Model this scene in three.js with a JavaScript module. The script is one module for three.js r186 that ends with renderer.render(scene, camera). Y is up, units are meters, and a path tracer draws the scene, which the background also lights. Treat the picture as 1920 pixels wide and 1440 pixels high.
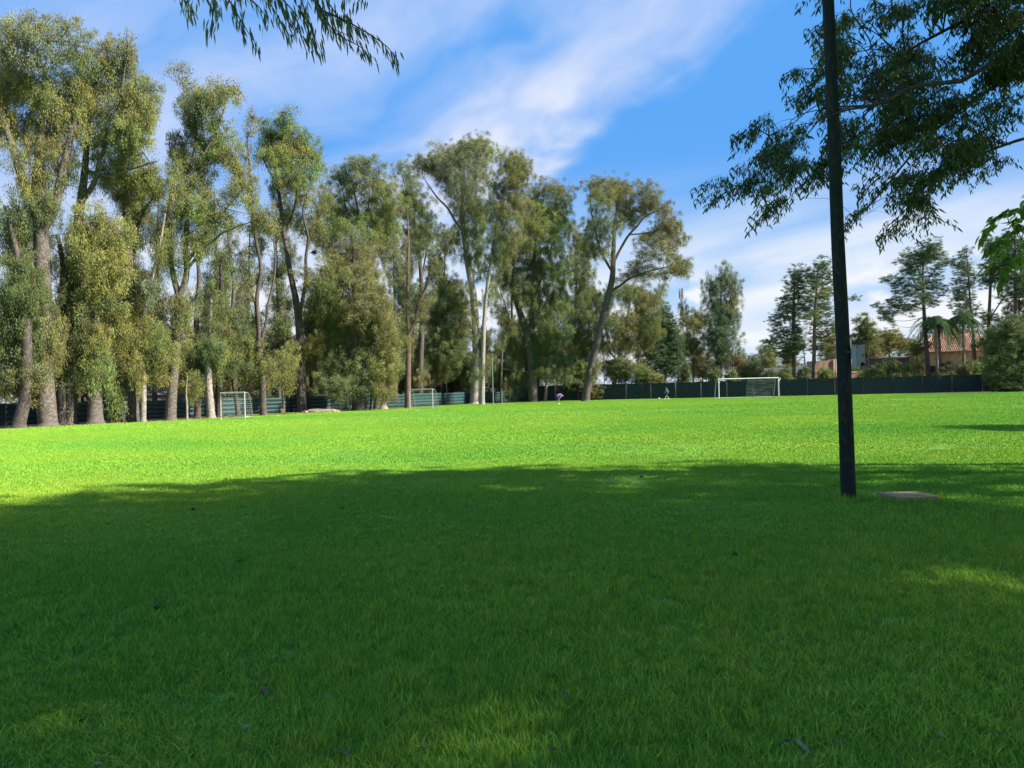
import * as THREE from 'three';
import { mergeGeometries } from 'three/addons/utils/BufferGeometryUtils.js';
import { MarchingCubes } from 'three/addons/objects/MarchingCubes.js';
import { ImprovedNoise } from 'three/addons/math/ImprovedNoise.js';

// ---------- camera, light, sky, exposure ----------
const scene = new THREE.Scene();
const camera = new THREE.PerspectiveCamera(55, 4 / 3, 0.1, 4000);
camera.rotation.order = 'YXZ';
camera.position.set(0, 1.6, 0);
camera.rotation.set(0.0094, 0, -0.0247);
const renderer = new THREE.WebGLRenderer({ antialias: true });
renderer.toneMapping = THREE.LinearToneMapping;
const EXPOSURE = 3.4;
renderer.toneMappingExposure = EXPOSURE;
renderer.shadowMap.enabled = true;
const SUN_AZ = 86 * Math.PI / 180, SUN_EL = 40 * Math.PI / 180;      // clockwise from straight ahead; height
const sunDir = new THREE.Vector3(Math.sin(SUN_AZ) * Math.cos(SUN_EL), Math.sin(SUN_EL), -Math.cos(SUN_AZ) * Math.cos(SUN_EL));
const sun = new THREE.DirectionalLight(new THREE.Color(1, 0.93, 0.82), 3.6);
sun.position.copy(sunDir).multiplyScalar(200);
sun.target.position.set(0, 0, -50);
sun.castShadow = true;
sun.shadow.radius = 1.3;
sun.shadow.mapSize.set(4096, 4096);
Object.assign(sun.shadow.camera, { left: -110, right: 110, top: 110, bottom: -110, near: 1, far: 500 });
scene.add(sun, sun.target);

// ---------- random numbers and noise ----------
let seed = 1;
function reseed(s) { seed = (s * 2654435761) >>> 0; }
function rnd() { seed = (seed + 0x6d2b79f5) | 0; let t = Math.imul(seed ^ (seed >>> 15), 1 | seed); t = (t + Math.imul(t ^ (t >>> 7), 61 | t)) ^ t; return ((t ^ (t >>> 14)) >>> 0) / 4294967296; }
const rr = (a, b) => a + (b - a) * rnd();
const gauss = () => (rnd() + rnd() + rnd() + rnd() - 2) * 0.87;
const noise = new ImprovedNoise();
function fbm(x, y, z, n = 4) { let a = 0.5, s = 0; for (let i = 0; i < n; i++) { s += a * noise.noise(x, y, z); x = x * 2.03 + 7.1; y = y * 2.03 + 3.7; z = z * 2.03 + 1.3; a *= 0.5; } return s; }
const clamp = (v, a = 0, b = 1) => Math.min(b, Math.max(a, v));
const smooth = (a, b, v) => { const t = clamp((v - a) / (b - a)); return t * t * (3 - 2 * t); };
const mix = (a, b, t) => a + (b - a) * t;

// ---------- the sky: blue air with a wide sheet of thin high cloud, streaks low down, a few small puffs ----------
{
  const W = 3072, Hh = 1536, data = new Float32Array(W * Hh * 4);
  const lin = (r, g, b) => [r, g, b].map((c) => Math.pow(c / 255, 2.2) / EXPOSURE);
  const deep = lin(84, 160, 247), mid = lin(124, 190, 251), low = lin(186, 218, 252), veilC = lin(204, 220, 254), white = lin(249, 251, 255);
  for (let j = 0; j < Hh; j++) {
    const el = ((j + 0.5) / Hh - 0.5) * 180;
    for (let i = 0; i < W; i++) {
      const o = (j * W + i) * 4;
      if (el < -3) { data[o] = 0.05; data[o + 1] = 0.07; data[o + 2] = 0.05; data[o + 3] = 1; continue; }
      const a = ((i + 0.5) / W - 0.5) * 2 * Math.PI;                 // atan2(z, x)
      const ce = Math.cos(el * Math.PI / 180), x = Math.cos(a) * ce, y = Math.sin(el * Math.PI / 180), z = Math.sin(a) * ce;
      const az = Math.atan2(x, -z) * 180 / Math.PI;
      const e = Math.max(el, 0);
      const g = smooth(24, 0, e), zen = smooth(18, 70, e);
      let c = [0, 1, 2].map((k) => mix(mix(deep[k], mid[k], 1 - smooth(4, 16, e) * 0.75), low[k], g * g * 0.8) * mix(1, 0.85, zen));
      // high thin cloud: fibres that fan out from lower left to upper right
      const back = Math.abs(az) > 70, oc = back ? 3 : 6;
      const ca = 0.88, sa = 0.47, along = az * ca + el * sa, across = -az * sa + el * ca;
      const wX = fbm(az * 0.055, el * 0.08, 3.3, back ? 2 : 4), wY = fbm(az * 0.05 + 20, el * 0.075, 7.3, back ? 2 : 4);
      const fibre = fbm(along * 0.035 + wX * 0.9, across * 0.24 + wY * 1.5, 9.2, oc);
      const curl = fbm(az * 0.15 + wX * 1.2, el * 0.25 + wY * 1.3, 6.1, back ? 3 : 7);
      const q = across - 12.9 + wX * 4.5 + fibre * 2.2 + curl * 2.2;    // the sheet ends along a slanting edge
      const away = smooth(55, 80, Math.abs(az)), open = smooth(-0.12, 0.25, fbm(az * 0.02 + 4, el * 0.05, 1.7, 3));
      const sheet = mix(mix(smooth(-0.6, 3.2, q), 1, smooth(1, -9, az)), open, away);
      const patch = Math.exp(-Math.pow((az - 2.2 - (el - 19) * 0.25) / 6.2, 2) - Math.pow((el - 18.6) / 3.9, 2)) + 0.62 * Math.exp(-Math.pow((az + 5) / 7, 2) - Math.pow((el - 15) / 3.6, 2));
      const ray = Math.exp(-Math.pow((across - 15.6 - wX * 2) / 1.7, 2)) * smooth(-2, 8, az) * smooth(40, 24, az);
      const ray2 = Math.exp(-Math.pow((az - 1.6 - (el - 20) * 0.72) / 2.6, 2)) * smooth(19, 25, el) * (1 - away);
      const veil = sheet * clamp(0.46 + fibre * 0.85 + curl * 0.3 + ray * 0.1 + ray2 * 0.14 + patch * 0.18);
      for (let k = 0; k < 3; k++) c[k] = mix(c[k], veilC[k], veil * 0.94);
      const bright = clamp(patch * smooth(-1.4, 1.4, q) * (0.06 + 2.3 * curl + 0.9 * fibre) * 0.85);
      for (let k = 0; k < 3; k++) c[k] = mix(c[k], white[k], bright);
      const warp = wX, fine = curl * 0.6;
      // low whitish streaks
      const bands = fbm(az * 0.035 + warp * 0.6, el * 0.34 - az * 0.05, 2.1, oc);
      const lowWhite = clamp(smooth(17.5, 6.5, e) * (0.62 + bands * 1.5 + fine * 0.3) + smooth(8, 1, e) * 0.35);
      for (let k = 0; k < 3; k++) c[k] = mix(c[k], white[k], lowWhite * 0.93);
      // small puffs near the horizon
      const pf = e < 10 ? fbm(az * 0.22, el * 0.42, 8.8, 5) : 0;
      const puff = smooth(0.10, 0.26, pf) * smooth(9.5, 7, e) * smooth(1.5, 4, e);
      for (let k = 0; k < 3; k++) c[k] = mix(c[k], white[k] * 1.03, puff * 0.85);
      data[o] = c[0]; data[o + 1] = c[1]; data[o + 2] = c[2]; data[o + 3] = 1;
    }
  }
  const sky = new THREE.DataTexture(data, W, Hh, THREE.RGBAFormat, THREE.FloatType);
  sky.mapping = THREE.EquirectangularReflectionMapping;
  sky.magFilter = THREE.LinearFilter; sky.needsUpdate = true;
  scene.background = sky; scene.environment = sky;
}

// ---------- helpers ----------
const taken = new Map();
function numbered(name) { const n = taken.get(name) ?? 0; taken.set(name, n + 1); return n ? `${name}_${String(n).padStart(3, '0')}` : name; }
function shade(o) { o.castShadow = true; o.receiveShadow = true; return o; }
function thing(name, label, category, pos = [0, 0, 0], group) {
  const o = new THREE.Group(); o.name = numbered(name); o.position.set(...pos);
  o.userData = { label, category }; if (group) o.userData.group = group;
  scene.add(o); return o;
}
function part(name, geo, mat, parent, pos) { const m = shade(new THREE.Mesh(geo, mat)); m.name = name; if (pos) m.position.set(...pos); parent.add(m); return m; }
function structure(name, geo, mat) { const m = shade(new THREE.Mesh(geo, mat)); m.name = name; m.userData.kind = 'structure'; scene.add(m); return m; }
const C = (r, g, b) => new THREE.Color().setRGB(r, g, b);
function std(r, g, b, rough = 0.8, extra = {}) { return new THREE.MeshStandardMaterial({ color: C(r, g, b), roughness: rough, ...extra }); }
function dataTex(w, h, f, srgb = false) {
  const d = new Uint8Array(w * h * 4);
  for (let y = 0; y < h; y++) for (let x = 0; x < w; x++) { const c = f(x / w, y / h), o = (y * w + x) * 4; d[o] = clamp(c[0]) * 255; d[o + 1] = clamp(c[1]) * 255; d[o + 2] = clamp(c[2]) * 255; d[o + 3] = 255; }
  const t = new THREE.DataTexture(d, w, h, THREE.RGBAFormat); t.wrapS = t.wrapT = THREE.RepeatWrapping; t.magFilter = THREE.LinearFilter; t.minFilter = THREE.LinearMipmapLinearFilter;
  if (srgb) t.colorSpace = THREE.SRGBColorSpace; t.needsUpdate = true; return t;
}
// periodic noise for tiling textures
function pnoise(u, v, fu, fv, s) { const a = u * 2 * Math.PI, b = v * 2 * Math.PI; return noise.noise(Math.cos(a) * fu + s, Math.sin(a) * fu + Math.cos(b) * fv * 0.7, Math.sin(b) * fv + s * 1.7); }
// tube through [x, y, z, r] points; uv in metres
function tube(pts, radial = 6, step = 0.8, wob = 0) {
  const P = pts.map((p) => new THREE.Vector3(p[0], p[1], p[2]));
  if (P.length < 2) return null;
  const curve = new THREE.CatmullRomCurve3(P, false, 'centripetal');
  const L = curve.getLength(), n = Math.max(2, Math.min(40, Math.ceil(L / step)));
  const pos = [], uv = [], idx = [];
  let side = new THREE.Vector3(1, 0, 0.01);
  const t3 = new THREE.Vector3(), b3 = new THREE.Vector3();
  for (let i = 0; i <= n; i++) {
    const t = i / n, p = curve.getPoint(t);
    curve.getTangent(t, t3);
    b3.crossVectors(t3, side).normalize(); side.crossVectors(b3, t3).normalize();
    const k = t * (pts.length - 1), k0 = Math.min(pts.length - 2, Math.floor(k)), r0 = mix(pts[k0][3], pts[k0 + 1][3], k - k0);
    for (let j = 0; j <= radial; j++) {
      const a = j / radial * 2 * Math.PI;
      const r = r0 * (1 + wob * noise.noise(Math.cos(a) * 1.4 + p.x, p.y * 0.5, Math.sin(a) * 1.4 + p.z));
      pos.push(p.x + (side.x * Math.cos(a) + b3.x * Math.sin(a)) * r, p.y + (side.y * Math.cos(a) + b3.y * Math.sin(a)) * r, p.z + (side.z * Math.cos(a) + b3.z * Math.sin(a)) * r);
      uv.push(j / radial * Math.max(1, Math.round(r0 * 6)), t * L * 0.5);
    }
  }
  for (let i = 0; i < n; i++) for (let j = 0; j < radial; j++) { const a = i * (radial + 1) + j, b = a + radial + 1; idx.push(a, a + 1, b, b, a + 1, b + 1); }
  const g = new THREE.BufferGeometry();
  g.setAttribute('position', new THREE.Float32BufferAttribute(pos, 3)); g.setAttribute('uv', new THREE.Float32BufferAttribute(uv, 2)); g.setIndex(idx); g.computeVertexNormals();
  return g;
}
function box(w, h, d, x = 0, y = 0, z = 0) { const g = new THREE.BoxGeometry(w, h, d); g.translate(x, y, z); return g; }
function bar(a, b, r, radial = 6) { return tube([[...a, r], [...b, r]], radial, 100); }
function soup(tris, colors) {
  const g = new THREE.BufferGeometry(); g.setAttribute('position', new THREE.Float32BufferAttribute(tris, 3));
  if (colors) g.setAttribute('color', new THREE.Float32BufferAttribute(colors, 3)); g.computeVertexNormals(); return g;
}
const V = (x, y, z) => new THREE.Vector3(x, y, z);

// ---------- ground ----------
const soilTex = dataTex(512, 512, (u, v) => { const n = 0.5 + 0.5 * pnoise(u, v, 3, 3, 1) + 0.35 * pnoise(u, v, 14, 14, 5) + 0.25 * pnoise(u, v, 45, 45, 9); return [0.32 + 0.16 * n, 0.27 + 0.13 * n, 0.17 + 0.08 * n]; }, true);
soilTex.repeat.set(0.2, 0.2);
const lawnTex = dataTex(1024, 1024, (u, v) => {
  const p = pnoise(u, v, 2.2, 2.2, 2), q = pnoise(u, v, 11, 11, 6), f = pnoise(u, v, 50, 50, 3), h = pnoise(u, v, 110, 110, 7);
  const k = 0.95 + 0.1 * p + 0.12 * q + 0.2 * f + 0.25 * h;
  return [(0.36 + 0.03 * q + 0.02 * p) * k, (0.53 + 0.02 * q) * k, 0.14 * k];
}, true);
lawnTex.repeat.set(1 / 7, 1 / 7);
function sheet(pts, y, mat, name) {
  const s = new THREE.Shape(pts.map(([x, z]) => new THREE.Vector2(x, -z)));
  const g = new THREE.ShapeGeometry(s); g.rotateX(-Math.PI / 2);
  const p = g.attributes.position, uv = g.attributes.uv; for (let i = 0; i < p.count; i++) uv.setXY(i, p.getX(i), p.getZ(i));
  g.translate(0, y, 0); return structure(name, g, mat);
}
sheet([[-1500, 1500], [1500, 1500], [1500, -1500], [-1500, -1500]], -0.012, new THREE.MeshStandardMaterial({ map: soilTex, roughness: 1 }), 'ground');
const LAWN = [[-80, 60], [100, 60], [100, -81.5], [62, -91.2], [8, -107], [2.2, -102.6], [-6.2, -96.4], [-13.4, -79], [-17.2, -72.2], [-22.4, -62], [-25.4, -54.8], [-31.5, -46], [-52, -14], [-80, 30]];
sheet(LAWN, 0, new THREE.MeshStandardMaterial({ map: lawnTex, roughness: 1 }), 'lawn');
function onLawn(x, z) { let c = false; for (let i = 0, j = LAWN.length - 1; i < LAWN.length; j = i++) { const [a, b] = LAWN[i], [d, e] = LAWN[j]; if ((b > z) !== (e > z) && x < (d - a) * (z - b) / (e - b) + a) c = !c; } return c; }

// ---------- grass ----------
function patch(radius, blades, h0, h1, w, clump, vary = 1) {              // a round patch of blades, thinning out at its rim; vertex colours vary the blades
  const t = [], c = [], o1 = rr(0, 50), o2 = rr(0, 50);
  for (let i = 0; i < blades; i++) {
    const a = rr(0, 6.283), r = radius * Math.pow(rnd(), 0.62), bx = Math.cos(a) * r, bz = Math.sin(a) * r;
    const n = fbm(bx * clump + o1, o2, bz * clump, 3); if (clump > 3 && n < -0.16 && rnd() < 0.7) continue;
    const h = rr(h0, h1) * (1 + 0.9 * clamp(n * 1.5, -0.6, 0.7)), lean = rr(0.1, 0.95) * h, la = rr(0, 6.283), ya = rr(0, 6.283), ww = w * rr(0.6, 1.3);
    const sx = Math.cos(ya) * ww / 2, sz = Math.sin(ya) * ww / 2, lx = Math.cos(la) * lean, lz = Math.sin(la) * lean, top = h * (1 - 0.25 * lean / h);
    const A = [bx - sx, 0, bz - sz], B = [bx + sx, 0, bz + sz], D = [bx - sx * 0.85 + lx * 0.3, top * 0.6, bz - sz * 0.85 + lz * 0.3], E = [bx + sx * 0.85 + lx * 0.3, top * 0.6, bz + sz * 0.85 + lz * 0.3], T = [bx + lx, top, bz + lz];
    t.push(...A, ...B, ...E, ...A, ...E, ...D, ...D, ...E, ...T);
    const yel = clamp(0.5 + (n * 1.1 + gauss() * 0.4) * vary), k = 1 + rr(-0.26, 0.24) * vary, dry = rnd() < 0.018 * vary;
    const col = dry ? [0.34, 0.29, 0.15] : [mix(0.12, 0.27, yel) * k, mix(0.34, 0.43, yel) * k, mix(0.034, 0.04, yel) * k];
    for (let q = 0; q < 9; q++) c.push(...col);
  }
  return soup(t, c);
}
const grassMat = new THREE.MeshPhysicalMaterial({ color: 0xffffff, vertexColors: true, roughness: 0.8, side: THREE.DoubleSide, specularIntensity: 0.3 });
function grass(name, label, geos, z0, z1, step, margin, seedN) {
  reseed(seedN);
  const lists = geos.map(() => []), w1 = 0.70 * z1 + margin;
  for (let zz = z0; zz < z1; zz += step) for (let xx = -w1; xx < w1; xx += step) {
    const z = -(zz + rr(0, step)), x = xx + rr(0, step);
    if (Math.abs(x) > 0.70 * -z + margin || !onLawn(x, z)) continue;
    lists[Math.floor(rnd() * geos.length)].push([x, z]);
  }
  lists.forEach((list, k) => {
    const im = new THREE.InstancedMesh(geos[k], grassMat, list.length), m = new THREE.Matrix4(), q = new THREE.Quaternion(), up = V(0, 1, 0), c = new THREE.Color();
    list.forEach(([x, z], i) => {
      const s = rr(0.85, 1.2), h = rr(0.85, 1.15) * (1 + 0.7 * fbm(x * 0.5, z * 0.5, 4.4, 2)), pw = fbm(x * 0.13, z * 0.13, 11, 3);
      q.setFromAxisAngle(up, rr(0, 6.283)); m.compose(V(x, -0.003, z), q, V(s, h, s)); im.setMatrixAt(i, m);
      const y = clamp(pw * 2.2 + gauss() * 0.12, -0.6, 0.6), b = rr(0.94, 1.06); im.setColorAt(i, c.setRGB((1 + 0.45 * y) * b, (1 + 0.12 * y) * b, b));
    });
    im.name = k ? `${name}_${String(k).padStart(3, '0')}` : name; im.userData = { kind: 'stuff', label, category: 'grass' }; shade(im); scene.add(im);
  });
}
reseed(5);
const times = (n, f) => Array.from({ length: n }, f);
grass('foreground_grass', 'shaded long grass blades in the foreground', times(4, () => patch(0.45, 4600, 0.022, 0.075, 0.004, 7)), 1.6, 7.5, 0.46, 1, 31);
grass('shaded_grass', 'lawn grass reaching out to the edge of the tree shade', times(4, () => patch(0.9, 7000, 0.02, 0.055, 0.0062, 4)), 7.2, 16, 0.95, 2, 32);
grass('sunlit_grass', 'sunlit lawn grass beyond the tree shade', times(3, () => patch(2.4, 13000, 0.018, 0.042, 0.013, 1.6, 0.4)), 15.5, 40, 2.5, 4, 33);
grass('distant_grass', 'distant sunlit grass on the far half of the pitch', times(3, () => patch(6, 16000, 0.015, 0.032, 0.03, 0.6, 0.3)), 39, 108, 6, 6, 34);

// ---------- bark ----------
function barkMat(base, alt, k, rough = 0.9) {
  const t = dataTex(128, 256, (u, v) => {
    const s = pnoise(u, v, 6, 2.2, k) * 0.6 + pnoise(u, v, 16, 5, k + 3) * 0.5, p = smooth(-0.05, 0.25, pnoise(u, v, 1.6, 2.6, k + 8) + 0.25 * s);
    return [0, 1, 2].map((i) => Math.pow(mix(base[i], alt[i], p) * (1 + 0.5 * s), 1 / 2.2));
  }, true);
  const b = dataTex(128, 256, (u, v) => { const s = 0.5 + pnoise(u, v, 9, 2, k + 1) * 0.45 + pnoise(u, v, 24, 6, k + 5) * 0.3; return [s, s, s]; });
  return new THREE.MeshStandardMaterial({ map: t, bumpMap: b, bumpScale: 0.02, roughness: rough });
}
const BARK = [barkMat([0.10, 0.083, 0.065], [0.18, 0.155, 0.125], 1), barkMat([0.065, 0.052, 0.042], [0.125, 0.1, 0.08], 2), barkMat([0.23, 0.195, 0.16], [0.35, 0.32, 0.28], 3), barkMat([0.05, 0.04, 0.032], [0.085, 0.068, 0.054], 4), barkMat([0.10, 0.062, 0.045], [0.16, 0.105, 0.078], 5), barkMat([0.27, 0.25, 0.215], [0.38, 0.365, 0.33], 6, 0.8)];

// ---------- leaves ----------
function leafTris(out, p, dir, nrm, len, wid, bend = 0) {      // a pointed blade: six triangles when bent, else two
  const s = V(0, 0, 0).crossVectors(dir, nrm).normalize().multiplyScalar(wid / 2), n = V(0, 0, 0).crossVectors(s, dir).normalize();
  const at = (t, k, d) => [p.x + dir.x * len * t + s.x * k - n.x * d, p.y + dir.y * len * t + s.y * k - n.y * d, p.z + dir.z * len * t + s.z * k - n.z * d];
  if (!bend) { const a = at(0, 0, 0), b = at(0.42, 1, 0), c = at(1, 0, 0), d = at(0.42, -1, 0); out.push(...a, ...b, ...c, ...a, ...c, ...d); return; }
  const a = at(0, 0, 0), l = at(0.32, 1, bend * 0.1 * len), r = at(0.32, -1, bend * 0.1 * len), l2 = at(0.68, 0.72, bend * 0.42 * len), r2 = at(0.68, -0.72, bend * 0.42 * len), t = at(1, 0, bend * len);
  out.push(...a, ...l, ...r, ...l, ...l2, ...r, ...r, ...l2, ...r2, ...l2, ...t, ...r2);
}
const rndDir = () => { const a = rr(0, 6.283), y = rr(-1, 1), r = Math.sqrt(1 - y * y); return V(Math.cos(a) * r, y, Math.sin(a) * r); };
// One bough's foliage as a ball of radius r: many small drooping clumps with gaps between them; vertex colours vary the clumps.
function bough(r, thick, o) {
  const t = [], c = [], subs = Math.max(4, Math.round(r * r * o.subs * thick));
  for (let s = 0; s < subs; s++) {
    const u = rndDir().multiplyScalar(r * Math.pow(rnd(), 0.5) * 1.04), tone = rr(0.68, 1.3), warm = gauss() * 0.16, n = Math.round(o.n * rr(0.5, 1.5)), cr = o.cr * rr(0.7, 1.3);
    for (let i = 0; i < n; i++) {
      const before = t.length;
      if (o.needle) {
        const p = u.clone().add(V(gauss() * cr, gauss() * cr * 0.5, gauss() * cr)), d = rndDir(); d.y = d.y * 0.8 + 0.3; d.normalize();
        for (let k = 0; k < 3; k++) { const e = d.clone().add(rndDir().multiplyScalar(0.55)).normalize().multiplyScalar(o.len * rr(0.7, 1.15)).add(p), w = rndDir().multiplyScalar(o.wid); t.push(p.x - w.x, p.y - w.y, p.z - w.z, p.x + w.x, p.y + w.y, p.z + w.z, e.x, e.y, e.z); }
      } else {
        const p = u.clone().add(V(gauss() * cr, gauss() * cr - (o.droop ? rnd() * rnd() * cr * o.droop : 0), gauss() * cr));
        const d = o.droop ? V(gauss() * 0.55, -rr(0.25, 1.2), gauss() * 0.55).normalize() : rndDir();
        leafTris(t, p, d, rndDir(), o.len * rr(0.65, 1.3), o.wid * rr(0.7, 1.3));
      }
      const k = tone * rr(0.82, 1.18); for (let q = before; q < t.length; q += 3) c.push(k * (1 + warm), k, k * (1 - warm));
    }
  }
  return soup(t, c);
}
function twigPoints(L, droop, n) { const p = []; for (let i = 0; i <= n; i++) { const t = i / n; p.push(V(L * (t - 0.25 * t * t), -droop * L * t * t, 0.06 * L * Math.sin(t * 4))); } return p; }
function nearTwig(L, droop, leaves, len, wid) {                 // a drooping twig set with long narrow leaves
  const t = [], P = twigPoints(L, droop, 8);
  for (let k = 0; k < 8; k++) { const a = P[k], b = P[k + 1], w = 0.004 * (1 - k / 10); t.push(a.x, a.y - w, a.z, a.x, a.y + w, a.z, b.x, b.y, b.z, a.x, a.y, a.z - w, a.x, a.y, a.z + w, b.x, b.y, b.z); }
  for (let i = 0; i < leaves; i++) {                             // leaves in loose tufts, turned every way
    const f = clamp(0.1 + 0.9 * Math.pow(rnd(), 0.8), 0, 0.999), k = Math.min(7, Math.floor(f * 8)), p = P[k].clone().lerp(P[k + 1], f * 8 - k), dir = P[k + 1].clone().sub(P[k]).normalize();
    p.add(V(gauss() * 0.05, gauss() * 0.04 - 0.01, gauss() * 0.06));
    const d = dir.multiplyScalar(rr(-0.1, 0.7)).add(V(gauss() * 0.45, -rr(0.1, 1.1), gauss() * 0.6)).normalize();
    leafTris(t, p, d, rndDir(), len * rr(0.55, 1.25), wid * rr(0.7, 1.25), rr(-0.08, 0.22));
  }
  return soup(t);
}
const leafLook = (o = {}) => new THREE.MeshPhysicalMaterial({ color: 0xffffff, roughness: 0.62, transmission: 0.32, thickness: 0, side: THREE.DoubleSide, specularIntensity: 0.4, ...o });
const leafMat = leafLook({ vertexColors: true, transmission: 0.28, roughness: 0.7 }), shadeMat = leafLook({ vertexColors: true, transmission: 0.42, roughness: 0.8 }), nearMat = leafLook({ transmission: 0.38, roughness: 0.55 });
reseed(77);
const sizes = (o) => [0.45, 0.85, 1.45, 2.2].map((r, k) => ({ r, full: times(2, () => bough(r, 1, o)), thin: [bough(r, 0.6, o)] }));
const KIND = {
  e: { cls: sizes({ subs: 14, n: 120, cr: 0.31, droop: 2.6, len: 0.165, wid: 0.037 }), mat: leafMat },
  b: { cls: sizes({ subs: 18, n: 90, cr: 0.27, droop: 0, len: 0.11, wid: 0.062 }), mat: leafMat },
  p: { cls: sizes({ subs: 32, n: 34, cr: 0.19, needle: true, len: 0.27, wid: 0.009 }), mat: leafMat },
  n: { geo: [nearTwig(0.5, 0.9, 26, 0.11, 0.021), nearTwig(0.42, 0.5, 24, 0.105, 0.02)], mat: nearMat, per: 92, sub: 7, jit: 0.25, tilt: 0.3 },
  m: { geo: [nearTwig(0.5, 0.5, 22, 0.17, 0.06)], mat: nearMat, per: 26, sub: 6, jit: 0.25, tilt: 0.4 },
};
KIND.s = { cls: sizes({ subs: 14.5, n: 74, cr: 0.25, droop: 2.4, len: 0.22, wid: 0.046 }), mat: shadeMat };
const TINT = [[0.217, 0.235, 0.068], [0.268, 0.26, 0.073], [0.228, 0.221, 0.08], [0.205, 0.262, 0.066], [0.154, 0.188, 0.066], [0.196, 0.222, 0.108], [0.342, 0.194, 0.074], [0.114, 0.188, 0.078], [0.085, 0.132, 0.042], [0.195, 0.32, 0.04]];  // fifth tint: darker leaf colour painting shade into shaded trees, also for dark-leaved bushes

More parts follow.
